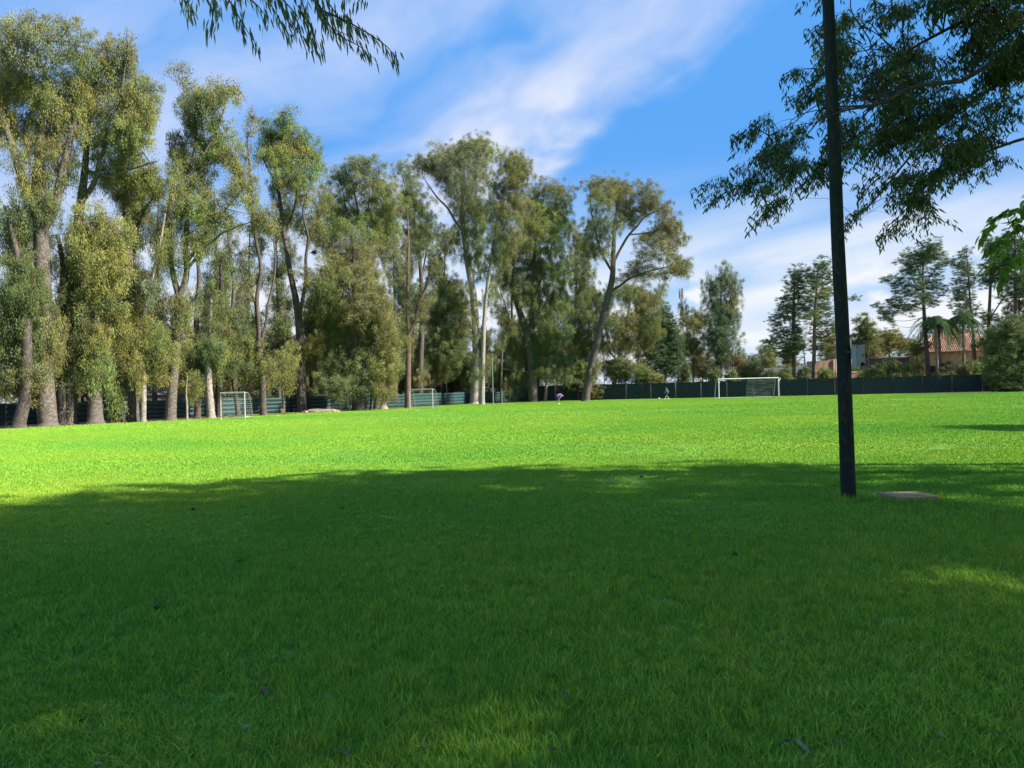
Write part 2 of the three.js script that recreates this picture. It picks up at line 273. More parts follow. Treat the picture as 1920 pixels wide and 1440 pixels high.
// ---------- trees ----------
function buildTree(d, no) {
  reseed(1000 + no * 17);
  const root = thing(d.n, d.l, d.c, [d.x, 0, d.z], d.g), bark = BARK[d.b], K = KIND[d.k], near = d.k === 'n' || d.k === 'm';
  const T = d.T.map((p) => [...p]);
  const paths = [];
  if (T.length > 1) {
    T[0][1] = -0.15;
    const foot = [T[0][0], 0.25, T[0][2], mix(T[0][3], T[1][3], 0.45)];
    const flare = [[T[0][0], T[0][1], T[0][2], T[0][3] * 1.25], foot, ...T.slice(1)];
    part('trunk', tube(flare, T[0][3] > 0.3 ? 12 : 8, 0.7, 0.16), bark, root);
    paths.push(T);
  }
  for (const l of d.L) {
    const w = [l[0]];                                               // natural limbs are crooked
    for (let i = 1; i < l.length; i++) { const L = Math.hypot(l[i][0] - l[i - 1][0], l[i][1] - l[i - 1][1], l[i][2] - l[i - 1][2]) * (near ? 0.02 : 0.055); w.push(l[i].map((v, j) => mix(l[i - 1][j], v, 0.5) + (j < 3 ? gauss() * L : 0)), l[i]); }
    const e = w[w.length - 1]; w[w.length - 1] = [e[0], e[1], e[2], e[3] * 0.4];
    paths.push(w); part('limb', tube(w, 7, 0.45, 0.14), bark, root);
  }
  const all = [];                                                   // points a branch may leave from
  for (const p of paths) for (let i = 0; i < p.length - 1; i++) for (let k = 0; k < 4; k++) { const t = k / 4; all.push(p[i].map((v, j) => mix(v, p[i + 1][j], t))); }
  const place = [], boughs = [];
  const twigs = [];
  if (!near && T.length > 1 && T[T.length - 1][1] > 3) {           // no bare stump: a little foliage round a stem's end
    const e = T[T.length - 1]; if (!d.C.some((c) => Math.hypot(c[0] - e[0], c[1] - e[1], c[2] - e[2]) < 1.6)) d.C.push([e[0], e[1], e[2], 1.1, 1.1, d.t]);
  }
  if (d.n === 'eucalyptus_tree' && !near && T.length > 2 && T[T.length - 1][1] > 6) {   // leafy shoots along the stem
    const m = Math.round(3 + rnd() * 3);
    for (let i = 0; i < m; i++) { const y = rr(3.2, 11), k = T.findIndex((p) => p[1] > y); if (k < 1) continue; const t = (y - T[k - 1][1]) / (T[k][1] - T[k - 1][1]), a = rr(0, 6.283), r = rr(0.6, 1.25); d.C.push([mix(T[k - 1][0], T[k][0], t) + Math.cos(a) * r * 0.9, y, mix(T[k - 1][2], T[k][2], t) + Math.sin(a) * r * 0.9, r, r * rr(0.8, 1.3), rnd() < 0.45 ? 4 : rnd() < 0.5 ? 2 : d.t, 1]); }
  }
  if (!near) {                                                      // foliage between neighbouring boughs
    const own = d.C.slice();
    own.forEach((c, i) => {
      const by = own.map((o, j) => [Math.hypot(o[0] - c[0], o[1] - c[1], (o[2] - c[2]) * 0.7), j]).filter(([q, j]) => j > i && q < (c[3] + own[j][3]) * 1.25).sort((p, q) => p[0] - q[0]).slice(0, 2);
      for (const [, j] of by) { const o = own[j]; d.C.push([mix(c[0], o[0], 0.5) + gauss() * 0.2, mix(c[1], o[1], 0.5), mix(c[2], o[2], 0.5) + gauss() * 0.6, (c[3] + o[3]) * 0.36, (c[4] + o[4]) * 0.36, rnd() < 0.5 ? c[5] : o[5], 1]); }
    });
  }
  d.C.forEach((c) => {
    const [cx, cy, cz, rx, ry, tint] = c, rz = rx * 0.95;
    let best = null, bd = 1e9;
    for (const p of all) { const dy = cy - p[1]; const q = Math.hypot(p[0] - cx, (p[2] - cz) * 0.8) + Math.abs(dy) * 0.7 + (dy < 0 ? -dy * 2.5 : 0) + (p[3] < 0.02 ? 1 : 0); if (q < bd) { bd = q; best = p; } }
    const arm = [cx, cy - ry * 0.25, cz];
    if (best && !c[6]) {
      const r0 = near ? Math.min(best[3] * 0.6, 0.01 + 0.012 * rx) : Math.min(best[3] * 0.6, 0.015 + 0.03 * Math.max(rx, ry)), L = Math.hypot(arm[0] - best[0], arm[1] - best[1], arm[2] - best[2]);
      const mid = [mix(best[0], arm[0], 0.5) + gauss() * L * 0.06, mix(best[1], arm[1], 0.5) + (near ? 0.1 : -0.08) * L + gauss() * L * 0.05, mix(best[2], arm[2], 0.5) + gauss() * L * 0.06];
      const w = (t, k) => [mix(best[0], arm[0], t) + gauss() * L * 0.07, mix(best[1], arm[1], t) + (near ? 0.16 * L * Math.sin(3.1 * t) : -0.06 * L) + gauss() * L * 0.05, mix(best[2], arm[2], t) + gauss() * L * 0.07, r0 * k];
      const g = tube(near ? [[best[0], best[1], best[2], r0], w(0.3, 0.8), w(0.55, 0.65), w(0.8, 0.5), [...arm, r0 * 0.35]] : [[best[0], best[1], best[2], r0], [...mid, r0 * 0.7], [...arm, r0 * 0.4]], 5, near ? 0.2 : 0.7);
      if (g) twigs.push(g);
    }
    if (K.cls || c[3] > 1.0) {                                      // a whole bough at once
      const B = K.cls ? K : KIND.s, rm = Math.sqrt(rx * ry); let cl = 0, bq = 9; B.cls.forEach((q, k) => { const e = Math.abs(Math.log(rm / q.r)); if (e < bq) { bq = e; cl = k; } });
      const times2 = (d.d >= 1.3 && !near) || d.two ? 2 : 1;
      for (let k = 0; k < times2; k++) boughs.push([B, cl, (d.d < 0.85 && !near) || (near && !d.two && rnd() < 0.4) ? 'thin' : 'full', cx, cy, cz, rx, ry, rz, tint, rr(0.85, 1.15), gauss() * 0.07]);
      const tips = Math.round(4 + rm * 5);
      for (let s = 0; s < tips && best; s++) { const u = rndDir(), r1 = rr(0.01, 0.022), e = [cx + u.x * rx * 0.85, cy + u.y * ry * 0.85, cz + u.z * rz * 0.85], g = tube([[...arm, r1 * 1.6], [mix(arm[0], e[0], 0.55) + gauss() * 0.1 * rx, mix(arm[1], e[1], 0.45), mix(arm[2], e[2], 0.55) + gauss() * 0.1 * rx, r1], [...e, r1 * 0.4]], 3, 0.9); if (g) twigs.push(g); }
      return;
    }
    const area = Math.PI * rx * ry, n = Math.max(3, Math.round(area * K.per * d.d)), subs = Math.max(2, Math.round(n / K.sub));
    const per = n / subs, sr = Math.max(0.12, K.jit * Math.sqrt(rx * ry) * 0.62);
    for (let s = 0; s < subs; s++) {
      const u = rndDir(), q = near ? 0.92 * Math.pow(rnd(), 0.4) : 1.12 * Math.pow(rnd(), 0.55);
      const sx = cx + u.x * rx * q, sy = cy + u.y * ry * q, sz = cz + u.z * rz * q;
      const tone = rr(0.72, 1.25), warm = gauss() * 0.13;
      if (s % 2 === 0 || near) { const r1 = near ? 0.008 : rr(0.012, 0.03); const g = tube([[arm[0], arm[1], arm[2], r1 * 1.6], [mix(arm[0], sx, 0.55) + gauss() * 0.1 * rx, mix(arm[1], sy, 0.45), mix(arm[2], sz, 0.55) + gauss() * 0.1 * rx, r1], [sx, sy, sz, r1 * 0.4]], 3, 0.9); if (g) twigs.push(g); }
      const cnt = Math.floor(per + rnd());
      for (let k = 0; k < cnt; k++) place.push([sx + gauss() * sr, sy + gauss() * sr * 0.8 - (d.k === 'e' ? rnd() * rnd() * sr * 0.9 : 0), sz + gauss() * sr, tint, tone, warm, cx, cz]);
    }
  });
  if (twigs.length) { const m = part('branches', mergeGeometries(twigs), bark, root); m.userData.kind = 'stuff'; }
  const groups = new Map();
  for (const b of boughs) { const gs = b[0].cls[b[1]][b[2]], g = gs[Math.floor(rnd() * gs.length)]; if (!groups.has(g)) groups.set(g, []); groups.get(g).push(b); }
  for (const [g, list] of groups) {
    const im = new THREE.InstancedMesh(g, list[0][0].mat, list.length), M = new THREE.Matrix4(), Q = new THREE.Quaternion(), Eu = new THREE.Euler(), col = new THREE.Color();
    list.forEach(([B, cl, , x, y, z, rx, ry, rz, tint, tone, warm], i) => {
      const r = B.cls[cl].r; Eu.set(gauss() * 0.12, rr(0, 6.283), gauss() * 0.12, 'YXZ'); Q.setFromEuler(Eu);
      M.compose(V(x, Math.max(y, ry * 0.7), z), Q, V(rx / r, (d.k === 'p' ? Math.max(ry, rx * 0.72) : ry) / r, rz / r)); im.setMatrixAt(i, M);
      const c = TINT[tint]; col.setRGB(c[0] * tone * (1 + warm), c[1] * tone, c[2] * tone * (1 - warm)); im.setColorAt(i, col);
    });
    im.name = 'crown'; im.userData.kind = 'stuff'; shade(im); root.add(im);
  }
  if (!place.length) return;
  const im = new THREE.InstancedMesh(K.geo[no % K.geo.length], K.mat, place.length), M = new THREE.Matrix4(), Q = new THREE.Quaternion(), Eu = new THREE.Euler(), col = new THREE.Color();
  place.forEach(([x, y, z, tint, tone, warm, cx, cz], i) => {
    const big = d.far && y > 7.6 ? 1.5 : 1, s = rr(0.75, 1.3) * big * (d.k === 'p' ? 0.95 : 1);
    const yaw = near ? Math.PI + gauss() * 1.5 : rr(0, 6.283);
    Eu.set(gauss() * K.tilt, yaw, gauss() * K.tilt, 'YXZ'); Q.setFromEuler(Eu);
    M.compose(V(x, Math.max(y, 0.12), z), Q, V(s, s, s)); im.setMatrixAt(i, M);
    const c = TINT[tint], b = tone * rr(0.85, 1.15), w = warm + gauss() * 0.06;
    col.setRGB(c[0] * b * (1 + w), c[1] * b, c[2] * b * (1 - w)); im.setColorAt(i, col);
  });
  im.name = 'crown'; im.userData.kind = 'stuff'; shade(im); root.add(im);
}
const TREES = [
{n:'eucalyptus_tree',l:'leaning dark eucalyptus at the far left edge with low brownish leaves',c:'tree',x:-32.09,z:-47.97,k:'e',b:1,d:1,t:4,g:'tall eucalyptus trees along the left side of the field',T:[[0,0,0,.46],[.45,1.97,0,.33],[.6,6.3,0,.27],[.45,9.09,0,.22],[-.12,12.23,0,.15],[-.71,14.51,0,.08]],L:[],C:[[-.22,14.5,-.53,1.69,1.35,4],[-.82,12.25,-1.05,1.69,1.61,4],[.33,10.48,.45,1.35,1.35,4],[-1.01,9.12,-1.28,1.61,1.78,4],[-.25,7.36,.11,1.61,1.61,4],[-.73,5.47,-.4,1.78,1.44,4],[-.91,3.39,-1.54,2.12,1.27,2],[.97,3.51,.02,1.44,.93,2],[-.17,2.33,-1.39,1.44,.68,2],[-1.99,7.06,-.2,1.69,2.54,4],[-2.22,3.94,-1.29,1.69,1.69,4],[-.49,13.29,-1.23,1.27,1.27,4],[-.05,8.4,-.23,1.27,1.27,4]]},
{n:'eucalyptus_tree',l:'tallest eucalyptus with huge thick trunk, its broad crown filling the upper left corner',c:'tree',x:-31.35,z:-49.76,k:'e',b:0,d:1.15,t:0,g:'tall eucalyptus trees along the left side of the field',T:[[0,0,0,.66],[-.15,3.57,0,.52],[-.16,8.61,0,.5],[-.17,11.86,0,.5],[-.25,13.31,0,.44]],L:[[[-.25,13.31,0,.36],[-1.14,16.4,.33,.27],[-2.08,20.23,.65,.18],[-2.76,22.24,.98,.1]],[[-.18,13.31,0,.38],[.81,16.17,-.38,.3],[1.38,19.42,-.75,.22],[1.73,23.03,-1.13,.13],[1.93,25.93,-1.5,.06]],[[-.73,15.13,0,.22],[-.51,18.74,-.28,.17],[-.23,22.36,-.55,.1],[-.06,25.62,-.83,.05]]],C:[[-2.12,25.49,.41,1.93,1.58,1],[-.15,26.42,1.34,1.58,1.14,1],[1.88,26.95,.23,1.49,1.05,0],[-1.73,23.48,-.31,1.76,1.76,0],[.28,24.52,1.52,1.93,1.58,5],[2.28,25.02,-1.36,1.58,1.49,4],[-2.41,21.51,1.08,1.58,1.58,1],[-.45,22.18,-.64,1.84,1.67,0],[1.58,22.49,-1.07,1.76,1.67,1],[-1.43,20.03,-1.15,1.49,1.49,0],[.44,19.8,-.57,1.76,1.76,2],[-.74,18.02,.95,1.4,1.58,2],[1.13,17.61,-.96,1.49,1.58,4],[-.24,15.84,.24,1.32,1.4,0],[.63,14.55,.42,1.05,1.32,4],[.35,7.16,-.38,.79,1.67,2],[.53,5.17,.14,.88,1.49,2],[-.36,3.93,-1.31,.79,1.14,0],[-3.6,23.89,-1.32,1.58,2.19,0],[-3.76,21,-.88,1.76,1.76,1]]},
{n:'eucalyptus_tree',l:'thick grey eucalyptus close behind the tallest one, crown spreading to the right',c:'tree',x:-31.27,z:-52.09,k:'e',b:0,d:1.15,t:0,g:'tall eucalyptus trees along the left side of the field',T:[[0,0,0,.52],[-.12,3.62,0,.44],[-.1,6.64,0,.4],[.16,10.4,0,.36],[.84,14.17,0,.3],[1.35,17.56,0,.24],[1.72,20.96,0,.16],[2.16,23.99,0,.09]],L:[[[1.09,15.68,0,.2],[2.59,18.67,.18,.15],[4,21.29,.36,.1],[4.76,25.44,.54,.05]],[[1.44,17.94,0,.16],[3.32,17.51,-.07,.12],[5.3,18.22,-.14,.08],[6.51,18.57,-.22,.05]]],C:[[2.82,27.09,-.56,1.29,1.19,2],[4.79,26.74,.26,.92,1.29,2],[2.56,25.19,-.14,1.84,1.56,0],[4.53,25.07,-.6,1.29,1.47,5],[5.56,23.72,.88,.83,.92,0],[1.54,23.25,.6,1.65,1.56,1],[3.5,23.01,-.81,1.93,1.65,1],[5.11,22.02,.22,1.65,1.56,1],[6.62,23.69,.08,.83,.74,5],[6.42,21.61,1.13,1.19,1.56,0],[2.1,20.96,.7,1.84,1.56,0],[4.06,20.53,-.64,1.84,1.56,3],[5.63,19.92,1.44,1.56,1.29,0],[2.21,18.68,-1.15,1.65,1.38,4],[3.72,18.64,-.25,1.38,1.19,0]]},
{n:'eucalyptus_tree',l:'dark slim eucalyptus trunk tucked just left of the thick grey one',c:'tree',x:-31.37,z:-51.33,k:'e',b:1,d:.8,t:4,g:'tall eucalyptus trees along the left side of the field',T:[[0,0,0,.3],[-.01,3.6,0,.26],[-.01,7.32,0,.22],[.28,11.03,0,.18],[-.05,13.27,0,.12]],L:[],C:[[.45,12.14,.77,1.18,1.18,4],[.05,10.29,-1.04,1.09,1.18,4],[.61,8.79,-.03,1.09,1.27,4],[.11,2.11,-1.38,.54,1.09,4]]},
{n:'eucalyptus_tree',l:'leaf-clad eucalyptus with drooping yellow-green sprays and flared pale trunk base',c:'tree',x:-29.33,z:-51.86,k:'e',b:0,d:1.25,t:1,g:'tall eucalyptus trees along the left side of the field',T:[[0,0,0,.62],[.02,1.12,0,.44],[.11,3.56,0,.34],[.1,7.32,0,.3],[.1,11.08,0,.26],[.39,14.08,0,.16]],L:[],C:[[.69,14.37,.53,1.92,1.46,1],[-.54,12.97,.79,1.65,1.56,0],[1.87,12.91,.22,1.56,1.74,1],[.49,11.82,1.19,1.92,1.56,0],[-.14,10.33,-.56,1.65,1.37,4],[1.51,10.1,.59,1.65,1.46,1],[.51,8.62,.28,1.83,1.37,0],[1.76,7.42,-1.5,1.83,1.01,1],[.77,6.74,-1.5,1.37,1.19,1],[-.36,6.39,.24,1.37,1.28,4],[1.87,5.39,-1.5,1.28,1.19,1],[2.21,3.88,-1.5,.64,1.37,1],[-.02,4.61,-.13,1.56,1.28,3],[1.09,3.91,1.02,1.01,1.19,3],[.75,2.04,-1.2,.73,1.01,3],[1,1.1,-1.2,.46,.73,3]]},
{n:'eucalyptus_tree',l:'slender eucalyptus right of the yellow-green one, leaning right higher up',c:'tree',x:-29.59,z:-55.59,k:'e',b:1,d:1,t:0,g:'tall eucalyptus trees along the left side of the field',T:[[0,0,0,.38],[.02,2.85,0,.3],[.26,6.87,0,.26],[.82,10.89,0,.22],[1.53,14.1,0,.15],[1.82,16.51,0,.08]],L:[],C:[[2.04,15.7,1.33,1.37,1.47,0],[1.29,14.1,-.08,1.18,1.37,4],[1.7,10.86,.49,1.27,1.47,2],[1.18,8.86,-1.32,1.27,1.27,4],[1.02,12.9,.6,.98,1.18,0]]},
{n:'eucalyptus_tree',l:'dark furrowed eucalyptus beside the slim pale trunk, with a high flat-topped crown',c:'tree',x:-28.09,z:-54.7,k:'e',b:1,d:1,t:0,g:'tall eucalyptus trees along the left side of the field',T:[[0,0,0,.42],[-.01,3.6,0,.36],[-.05,7.56,0,.32],[-.09,11.53,0,.28],[-.3,14.71,0,.2],[-.64,17.5,0,.12]],L:[[[-.18,12.72,0,.14],[1.06,15.47,.15,.1],[2.53,17.42,.29,.05]]],C:[[2.3,18.03,1.48,1.74,1.16,0],[.79,17.67,.97,1.64,1.25,0],[-.64,17.7,-.65,1.54,1.25,4],[-1.82,18.13,-.34,1.35,1.06,0],[2.67,16.82,.51,1.06,.87,1],[.09,6.77,-1.43,1.25,1.54,2],[.54,5.17,-.11,1.25,1.35,4],[-.12,16.1,-1,1.25,.97,4]]},
{n:'eucalyptus_tree',l:'slim eucalyptus with clean pale lower trunk right of the dark furrowed one',c:'tree',x:-27.09,z:-54.11,k:'e',b:2,d:1,t:0,g:'tall eucalyptus trees along the left side of the field',T:[[0,0,0,.22],[.09,2.78,0,.18],[0,5.91,0,.16],[.46,9.04,0,.14],[1.39,12.55,0,.11],[1.91,15.28,0,.06]],L:[],C:[[1.52,15.29,-1.15,1.05,1.24,5],[1.01,13.34,-1.32,1.05,1.34,0],[1.78,12.54,.8,.86,1.24,0],[.62,5.31,-1.11,1.62,1.15,1],[.66,3.54,-.76,1.43,.95,1],[.26,7.08,-.33,.95,.95,0],[1.41,9.8,1.11,.86,1.15,5]]},
{n:'eucalyptus_tree',l:'forked eucalyptus with a long bare branch reaching far right',c:'tree',x:-26.2,z:-56.51,k:'e',b:0,d:.95,t:0,g:'tall eucalyptus trees along the left side of the field',T:[[0,0,0,.46],[.22,2.77,0,.36],[.53,5.83,0,.32],[.81,9.51,0,.3]],L:[[[.81,9.47,0,.24],[.01,12.69,-.42,.19],[-.22,15.48,-.84,.15],[.14,18.76,-1.26,.1],[.67,20.8,-1.68,.06]],[[.85,9.47,0,.26],[1.46,11.54,-.05,.23],[1.58,15.44,-.1,.18],[1.78,19.13,-.15,.14],[2.34,22.2,-.2,.1],[1.99,25.3,-.25,.04]],[[1.73,18.72,0,.12],[3.08,20.54,.05,.09],[4.06,22.36,.1,.06],[5.03,25.22,.15,.03]],[[1.46,11.54,0,.12],[2.93,13.11,.38,.095],[4.59,14.13,.77,.07],[6.11,14.59,1.15,.045],[7.43,14.88,1.53,.02]],[[1.56,12.16,0,.14],[3.37,14.57,.32,.11],[4.83,15.97,.64,.08],[6.43,17.7,.96,.04]]],C:[[1.61,26.46,1.31,1,.7,2],[2.4,25.29,-.8,1.3,1.1,0],[1.72,24.07,-.3,1.1,1.3,5],[5.12,25.71,-.51,1.3,.9,1],[4.44,24.41,1.38,1.5,1.1,0],[3.27,23.41,1.65,1.5,1.3,5],[3.81,22.16,-1.26,1.6,1.2,3],[1.77,22.42,-1.17,1.2,1.2,5],[2.64,20.96,-.96,1.6,1.2,3],[4.19,20.72,-.96,1.3,1,3],[.77,21.54,-.05,.9,1.2,2],[1.06,19.97,.32,1.2,1.3,0],[2.28,19.32,-.85,1.3,1.3,0],[.78,18.33,-1.79,1.2,1.1,5],[5.17,20.49,-.29,1.1,1,2],[5.55,18.96,-.47,1.2,1.1,1],[5.93,17.71,.24,1,1.1,0],[1.66,17.08,1.63,1.3,1.4,0],[2.45,15.83,.69,1.4,1.3,3],[.9,15.87,.06,1,1.2,4],[4.43,16.39,.42,1.4,.8,0],[3.59,15.31,.63,1.3,.7,0],[1.76,14.2,-1.61,1.1,1.1,3],[2.81,13.27,1.44,1,1,0],[.36,13.83,1.01,.9,1.4,5],[1.47,11.75,1.35,.9,1,0],[.18,4.9,1.07,1.4,1,1],[.96,6.85,-.39,1,1,1],[1.48,8.47,-.36,.9,.9,3],[-.1,3.11,-1.43,.9,.7,1],[5.22,14.77,.48,.9,.5,0],[6.37,15.32,-1.58,1,.6,2],[7.52,15.13,-1.56,1,.6,2],[6.8,16.05,-1.05,.8,.6,0]]},
{n:'eucalyptus_sapling',l:'thin young sapling with small leafy top between forked eucalyptus and left goal',c:'tree',x:-25.09,z:-56.85,k:'e',b:2,d:.9,t:0,T:[[0,0,0,.1],[.02,1.11,0,.08],[-.04,2.14,0,.05],[.11,3.37,0,.03]],L:[],C:[[-.16,2.14,-1.01,.6,.7,1],[.26,2.83,-.48,.7,.7,1],[.03,3.58,-1.34,.6,.5,0]]},
{n:'eucalyptus_tree',l:'shaded eucalyptus standing behind the young sapling near the fence',c:'tree',x:-26.5,z:-62,k:'e',b:1,d:1,t:4,g:'tall eucalyptus trees along the left side of the field',T:[[0,0,0,.3],[.12,3.73,0,.25],[.08,8.22,0,.22],[.38,11.81,0,.17],[.13,14.97,0,.1]],L:[],C:[[.86,10.9,-1.5,1.42,1.64,4],[1.44,8.64,-1.05,1.64,1.64,4],[.5,6.86,-1.2,1.53,1.42,0],[1.28,5.5,-.41,1.64,1.42,0],[-.09,4.19,-1.42,1.2,.98,4],[1.61,4.14,1.12,1.31,1.09,4],[-.24,10.03,.34,.98,1.31,5]]},
{n:'eucalyptus_tree',l:'eucalyptus with bright whitish lower trunk just left of the left goal',c:'tree',x:-24.42,z:-59.75,k:'e',b:2,d:1,t:0,g:'tall eucalyptus trees along the left side of the field',T:[[0,0,0,.36],[-.09,1.69,0,.29],[-.17,4.07,0,.26],[-.03,6.66,0,.2],[.2,9.68,0,.12]],L:[],C:[[-.42,4.85,-1.05,1.48,.69,1],[.21,5.7,-.74,1.37,1.05,1],[.75,7.07,-.46,1.05,.95,4],[-.18,7.96,-.41,.95,.95,4]]},
{n:'eucalyptus_tree',l:'dark eucalyptus half hidden behind the left goal post',c:'tree',x:-25.06,z:-63,k:'e',b:3,d:1,t:4,g:'tall eucalyptus trees along the left side of the field',T:[[0,0,0,.34],[.08,3.72,0,.28],[.06,7.37,0,.24],[.45,10.56,0,.18],[.34,13.76,0,.1]],L:[],C:[[1.01,6.66,-1.13,1.67,1.56,4],[1.42,4.6,1.05,1.67,1.44,4],[.79,9.18,1.48,1.44,1.33,4],[2.05,8.69,-.1,1.11,.89,4],[-.09,11.03,-.05,1.11,1.33,4],[1.05,12.83,-1.24,.89,1,5],[2.46,6.4,-1.19,1.22,1.22,0]]},
{n:'eucalyptus_tree',l:'wavy thin-crowned eucalyptus rising behind the left goal',c:'tree',x:-24.58,z:-66,k:'e',b:1,d:.75,t:0,g:'tall eucalyptus trees along the left side of the field',T:[[0,0,0,.24],[-.4,3.79,0,.2],[-.62,6.66,0,.17],[-.14,11.44,0,.15],[-.45,14.79,0,.11],[-.67,18.15,0,.05]],L:[],C:[[-.5,16.71,-.47,1.05,1.28,5],[.22,14.78,-.71,.93,1.05,5],[-.94,14.33,.99,.82,1.05,5],[.55,12.38,-1.02,1.05,.93,0],[.03,10.47,-1.43,.93,.82,5],[-.81,11.45,1.35,.7,.82,0]]},
{n:'eucalyptus_tree',l:'tall twin-stemmed bare eucalyptus right of the left goal with sparse dead top',c:'tree',x:-21.69,z:-64.22,k:'e',b:1,d:.5,t:0,g:'tall eucalyptus trees along the left side of the field',T:[[0,0,0,.32],[-.07,3.21,0,.27],[-.25,5.77,0,.25]],L:[[[-.25,5.77,0,.2],[-.34,10.19,.03,.17],[-.4,15.78,.06,.13],[-.67,20.92,.08,.09],[-.89,25.6,.11,.04]],[[-.2,5.77,0,.16],[.32,8.31,-.35,.13],[.75,11.09,-.71,.11],[.9,15.75,-1.06,.07],[.97,19.01,-1.41,.03]],[[-.47,8.33,0,.08],[-1.06,11.14,.04,.06],[-1.67,13.02,.09,.03]]],C:[[-.92,26.77,-1.42,.79,.79,2],[-.77,24.66,.08,.91,1.02,2],[-.45,22.32,1.44,.79,1.02,2],[-.23,19.51,1.09,1.02,1.36,2],[-.1,17.17,.59,1.02,1.25,5],[.66,17.85,-.72,.79,1.13,2],[-1.05,20.46,-.4,.68,.79,2],[1.2,8.29,-1,1.13,1.02,4],[-.8,10.2,.82,.68,.91,5],[-1.03,4.16,.1,1.25,1.02,0],[.83,4.11,.84,1.02,.91,0]]},
{n:'eucalyptus_sapling',l:'slim leafy sapling right of the twin-stemmed bare eucalyptus',c:'tree',x:-21.72,z:-70,k:'e',b:1,d:1,t:0,T:[[0,0,0,.14],[-.06,2.04,0,.11],[-.32,4.07,0,.08],[-.48,5.85,0,.04]],L:[],C:[[-.51,4.33,-.51,1.23,1.23,1],[.32,5.42,-.83,1.23,1.23,0],[.48,3.54,.93,1.11,1.11,0],[-.95,3.07,1.45,.86,.86,2]]},
{n:'eucalyptus_tree',l:'bright green-crowned eucalyptus with heavy dark trunk leaning left above the mound',c:'tree',x:-20.9,z:-73.17,k:'e',b:1,d:1,t:3,g:'tall eucalyptus trees along the left side of the field',T:[[0,0,0,.5],[.03,3.86,0,.42],[-0,7.04,0,.38],[-.29,10.76,0,.32],[-.86,13.96,0,.27],[-1.22,16.62,0,.24],[-1.58,19.82,0,.2],[-2.03,23.55,0,.14],[-2.7,26.76,0,.07]],L:[[[-.12,9.16,0,.2],[.82,13.38,.35,.17],[1.22,17.09,.71,.14],[.86,19.76,1.06,.1],[1.66,22.4,1.41,.06]],[[-1.31,17.68,0,.14],[-.07,20.84,.31,.1],[.53,24.02,.61,.06],[.91,26.67,.92,.03]],[[-1.84,22.48,0,.1],[-2.96,24.64,.32,.07],[-3.53,27.85,.64,.03]]],C:[[-.94,29.81,.72,1.29,.9,3],[-1.92,28.61,-.82,1.42,1.03,3],[-.34,27.98,.05,1.55,1.16,3],[-3.5,29.13,-.43,1.42,.77,3],[-3,27.73,-1.41,1.42,1.16,3],[-1.85,27.01,-1.42,1.55,1.29,1],[.92,27.1,-.66,1.55,1.29,3],[1.94,25.47,-.72,1.29,1.42,3],[-.17,25.85,.62,1.94,1.42,1],[-1.78,25.14,1.37,1.81,1.42,3],[-3.35,26.03,-.16,1.16,1.03,5],[1.47,23.2,1.31,1.55,1.55,3],[-.44,23.51,1.56,1.94,1.55,3],[.47,21.36,1.37,1.68,1.42,1],[-2.05,22.49,-.41,1.42,1.42,3],[2.27,21.21,-.84,1.03,1.42,0],[-1.26,19.81,-.82,1.42,1.29,3],[1.59,19.21,-.91,1.42,1.42,0],[.4,18.17,-.89,1.03,1.03,2],[2.4,17.59,.37,.9,1.16,0],[.72,13.65,1.2,1.42,.9,2],[1.54,12.04,1.02,1.16,1.03,2],[1.17,9.93,-.06,1.29,1.03,1],[1.85,6.99,.46,1.03,1.42,1],[-.18,6.25,.9,1.03,1.16,1],[1.06,4.9,-1.25,1.16,1.03,1]]},
{n:'eucalyptus_tree',l:'thin straight eucalyptus touching the left side of the bushy tree',c:'tree',x:-21.03,z:-77.13,k:'e',b:1,d:1,t:0,g:'tall eucalyptus trees along the left side of the field',T:[[0,0,0,.24],[.02,3.4,0,.2],[-.06,7.31,0,.16],[.6,11.77,0,.12],[1.45,15.1,0,.07]],L:[],C:[[1.32,13.99,.48,1.22,1.36,4],[.93,11.76,1.23,1.22,1.36,4],[1.33,4.49,.85,.95,1.22,4],[.41,8.42,.75,.95,1.09,4]]},
{n:'eucalyptus_tree',l:'airy eucalyptus rising behind the bushy tree with a loose open top',c:'tree',x:-15.12,z:-82,k:'e',b:1,d:.9,t:0,g:'tall eucalyptus trees along the left side of the field',T:[[0,0,0,.34],[0,5.12,0,.3],[-.22,11.06,0,.26],[-.79,17.02,0,.2],[-1.52,21.8,0,.13],[-2.15,25.39,0,.05]],L:[[[-.6,15.23,0,.14],[1.04,19.36,-.02,.1],[2.44,23.19,-.04,.04]],[[-1.1,19.41,0,.12],[-2.93,22.43,-.32,.08],[-3.79,26.33,-.64,.03]],[[-.89,18.21,0,.1],[-.32,22.37,.29,.07],[-.34,26.54,.58,.03]]],C:[[-3.79,26.51,-.5,1.74,1.16,5],[-1.99,27.18,.9,1.59,.87,5],[-.21,27.02,1.58,2.03,1.16,0],[.95,25.56,-.31,1.45,1.16,0],[-2.76,24.69,-.33,2.03,1.45,3],[-.5,24.64,1.39,1.88,1.3,5],[2.44,23.37,.75,2.03,1.59,0],[-3.05,22.32,-1.1,2.03,1.74,3],[-.44,22.07,-1.34,2.17,1.59,0],[1.68,21.25,-1.08,1.88,1.45,3],[-4.29,20.2,1.21,1.74,1.59,3],[-.85,19.88,1.24,2.46,1.74,3],[1.75,18.98,-1.1,1.88,1.59,0],[.05,17.6,1.01,1.88,1.45,4],[2.53,16.94,1.44,1.3,1.45,5],[-5.08,22.19,.47,1.16,1.16,5]]},
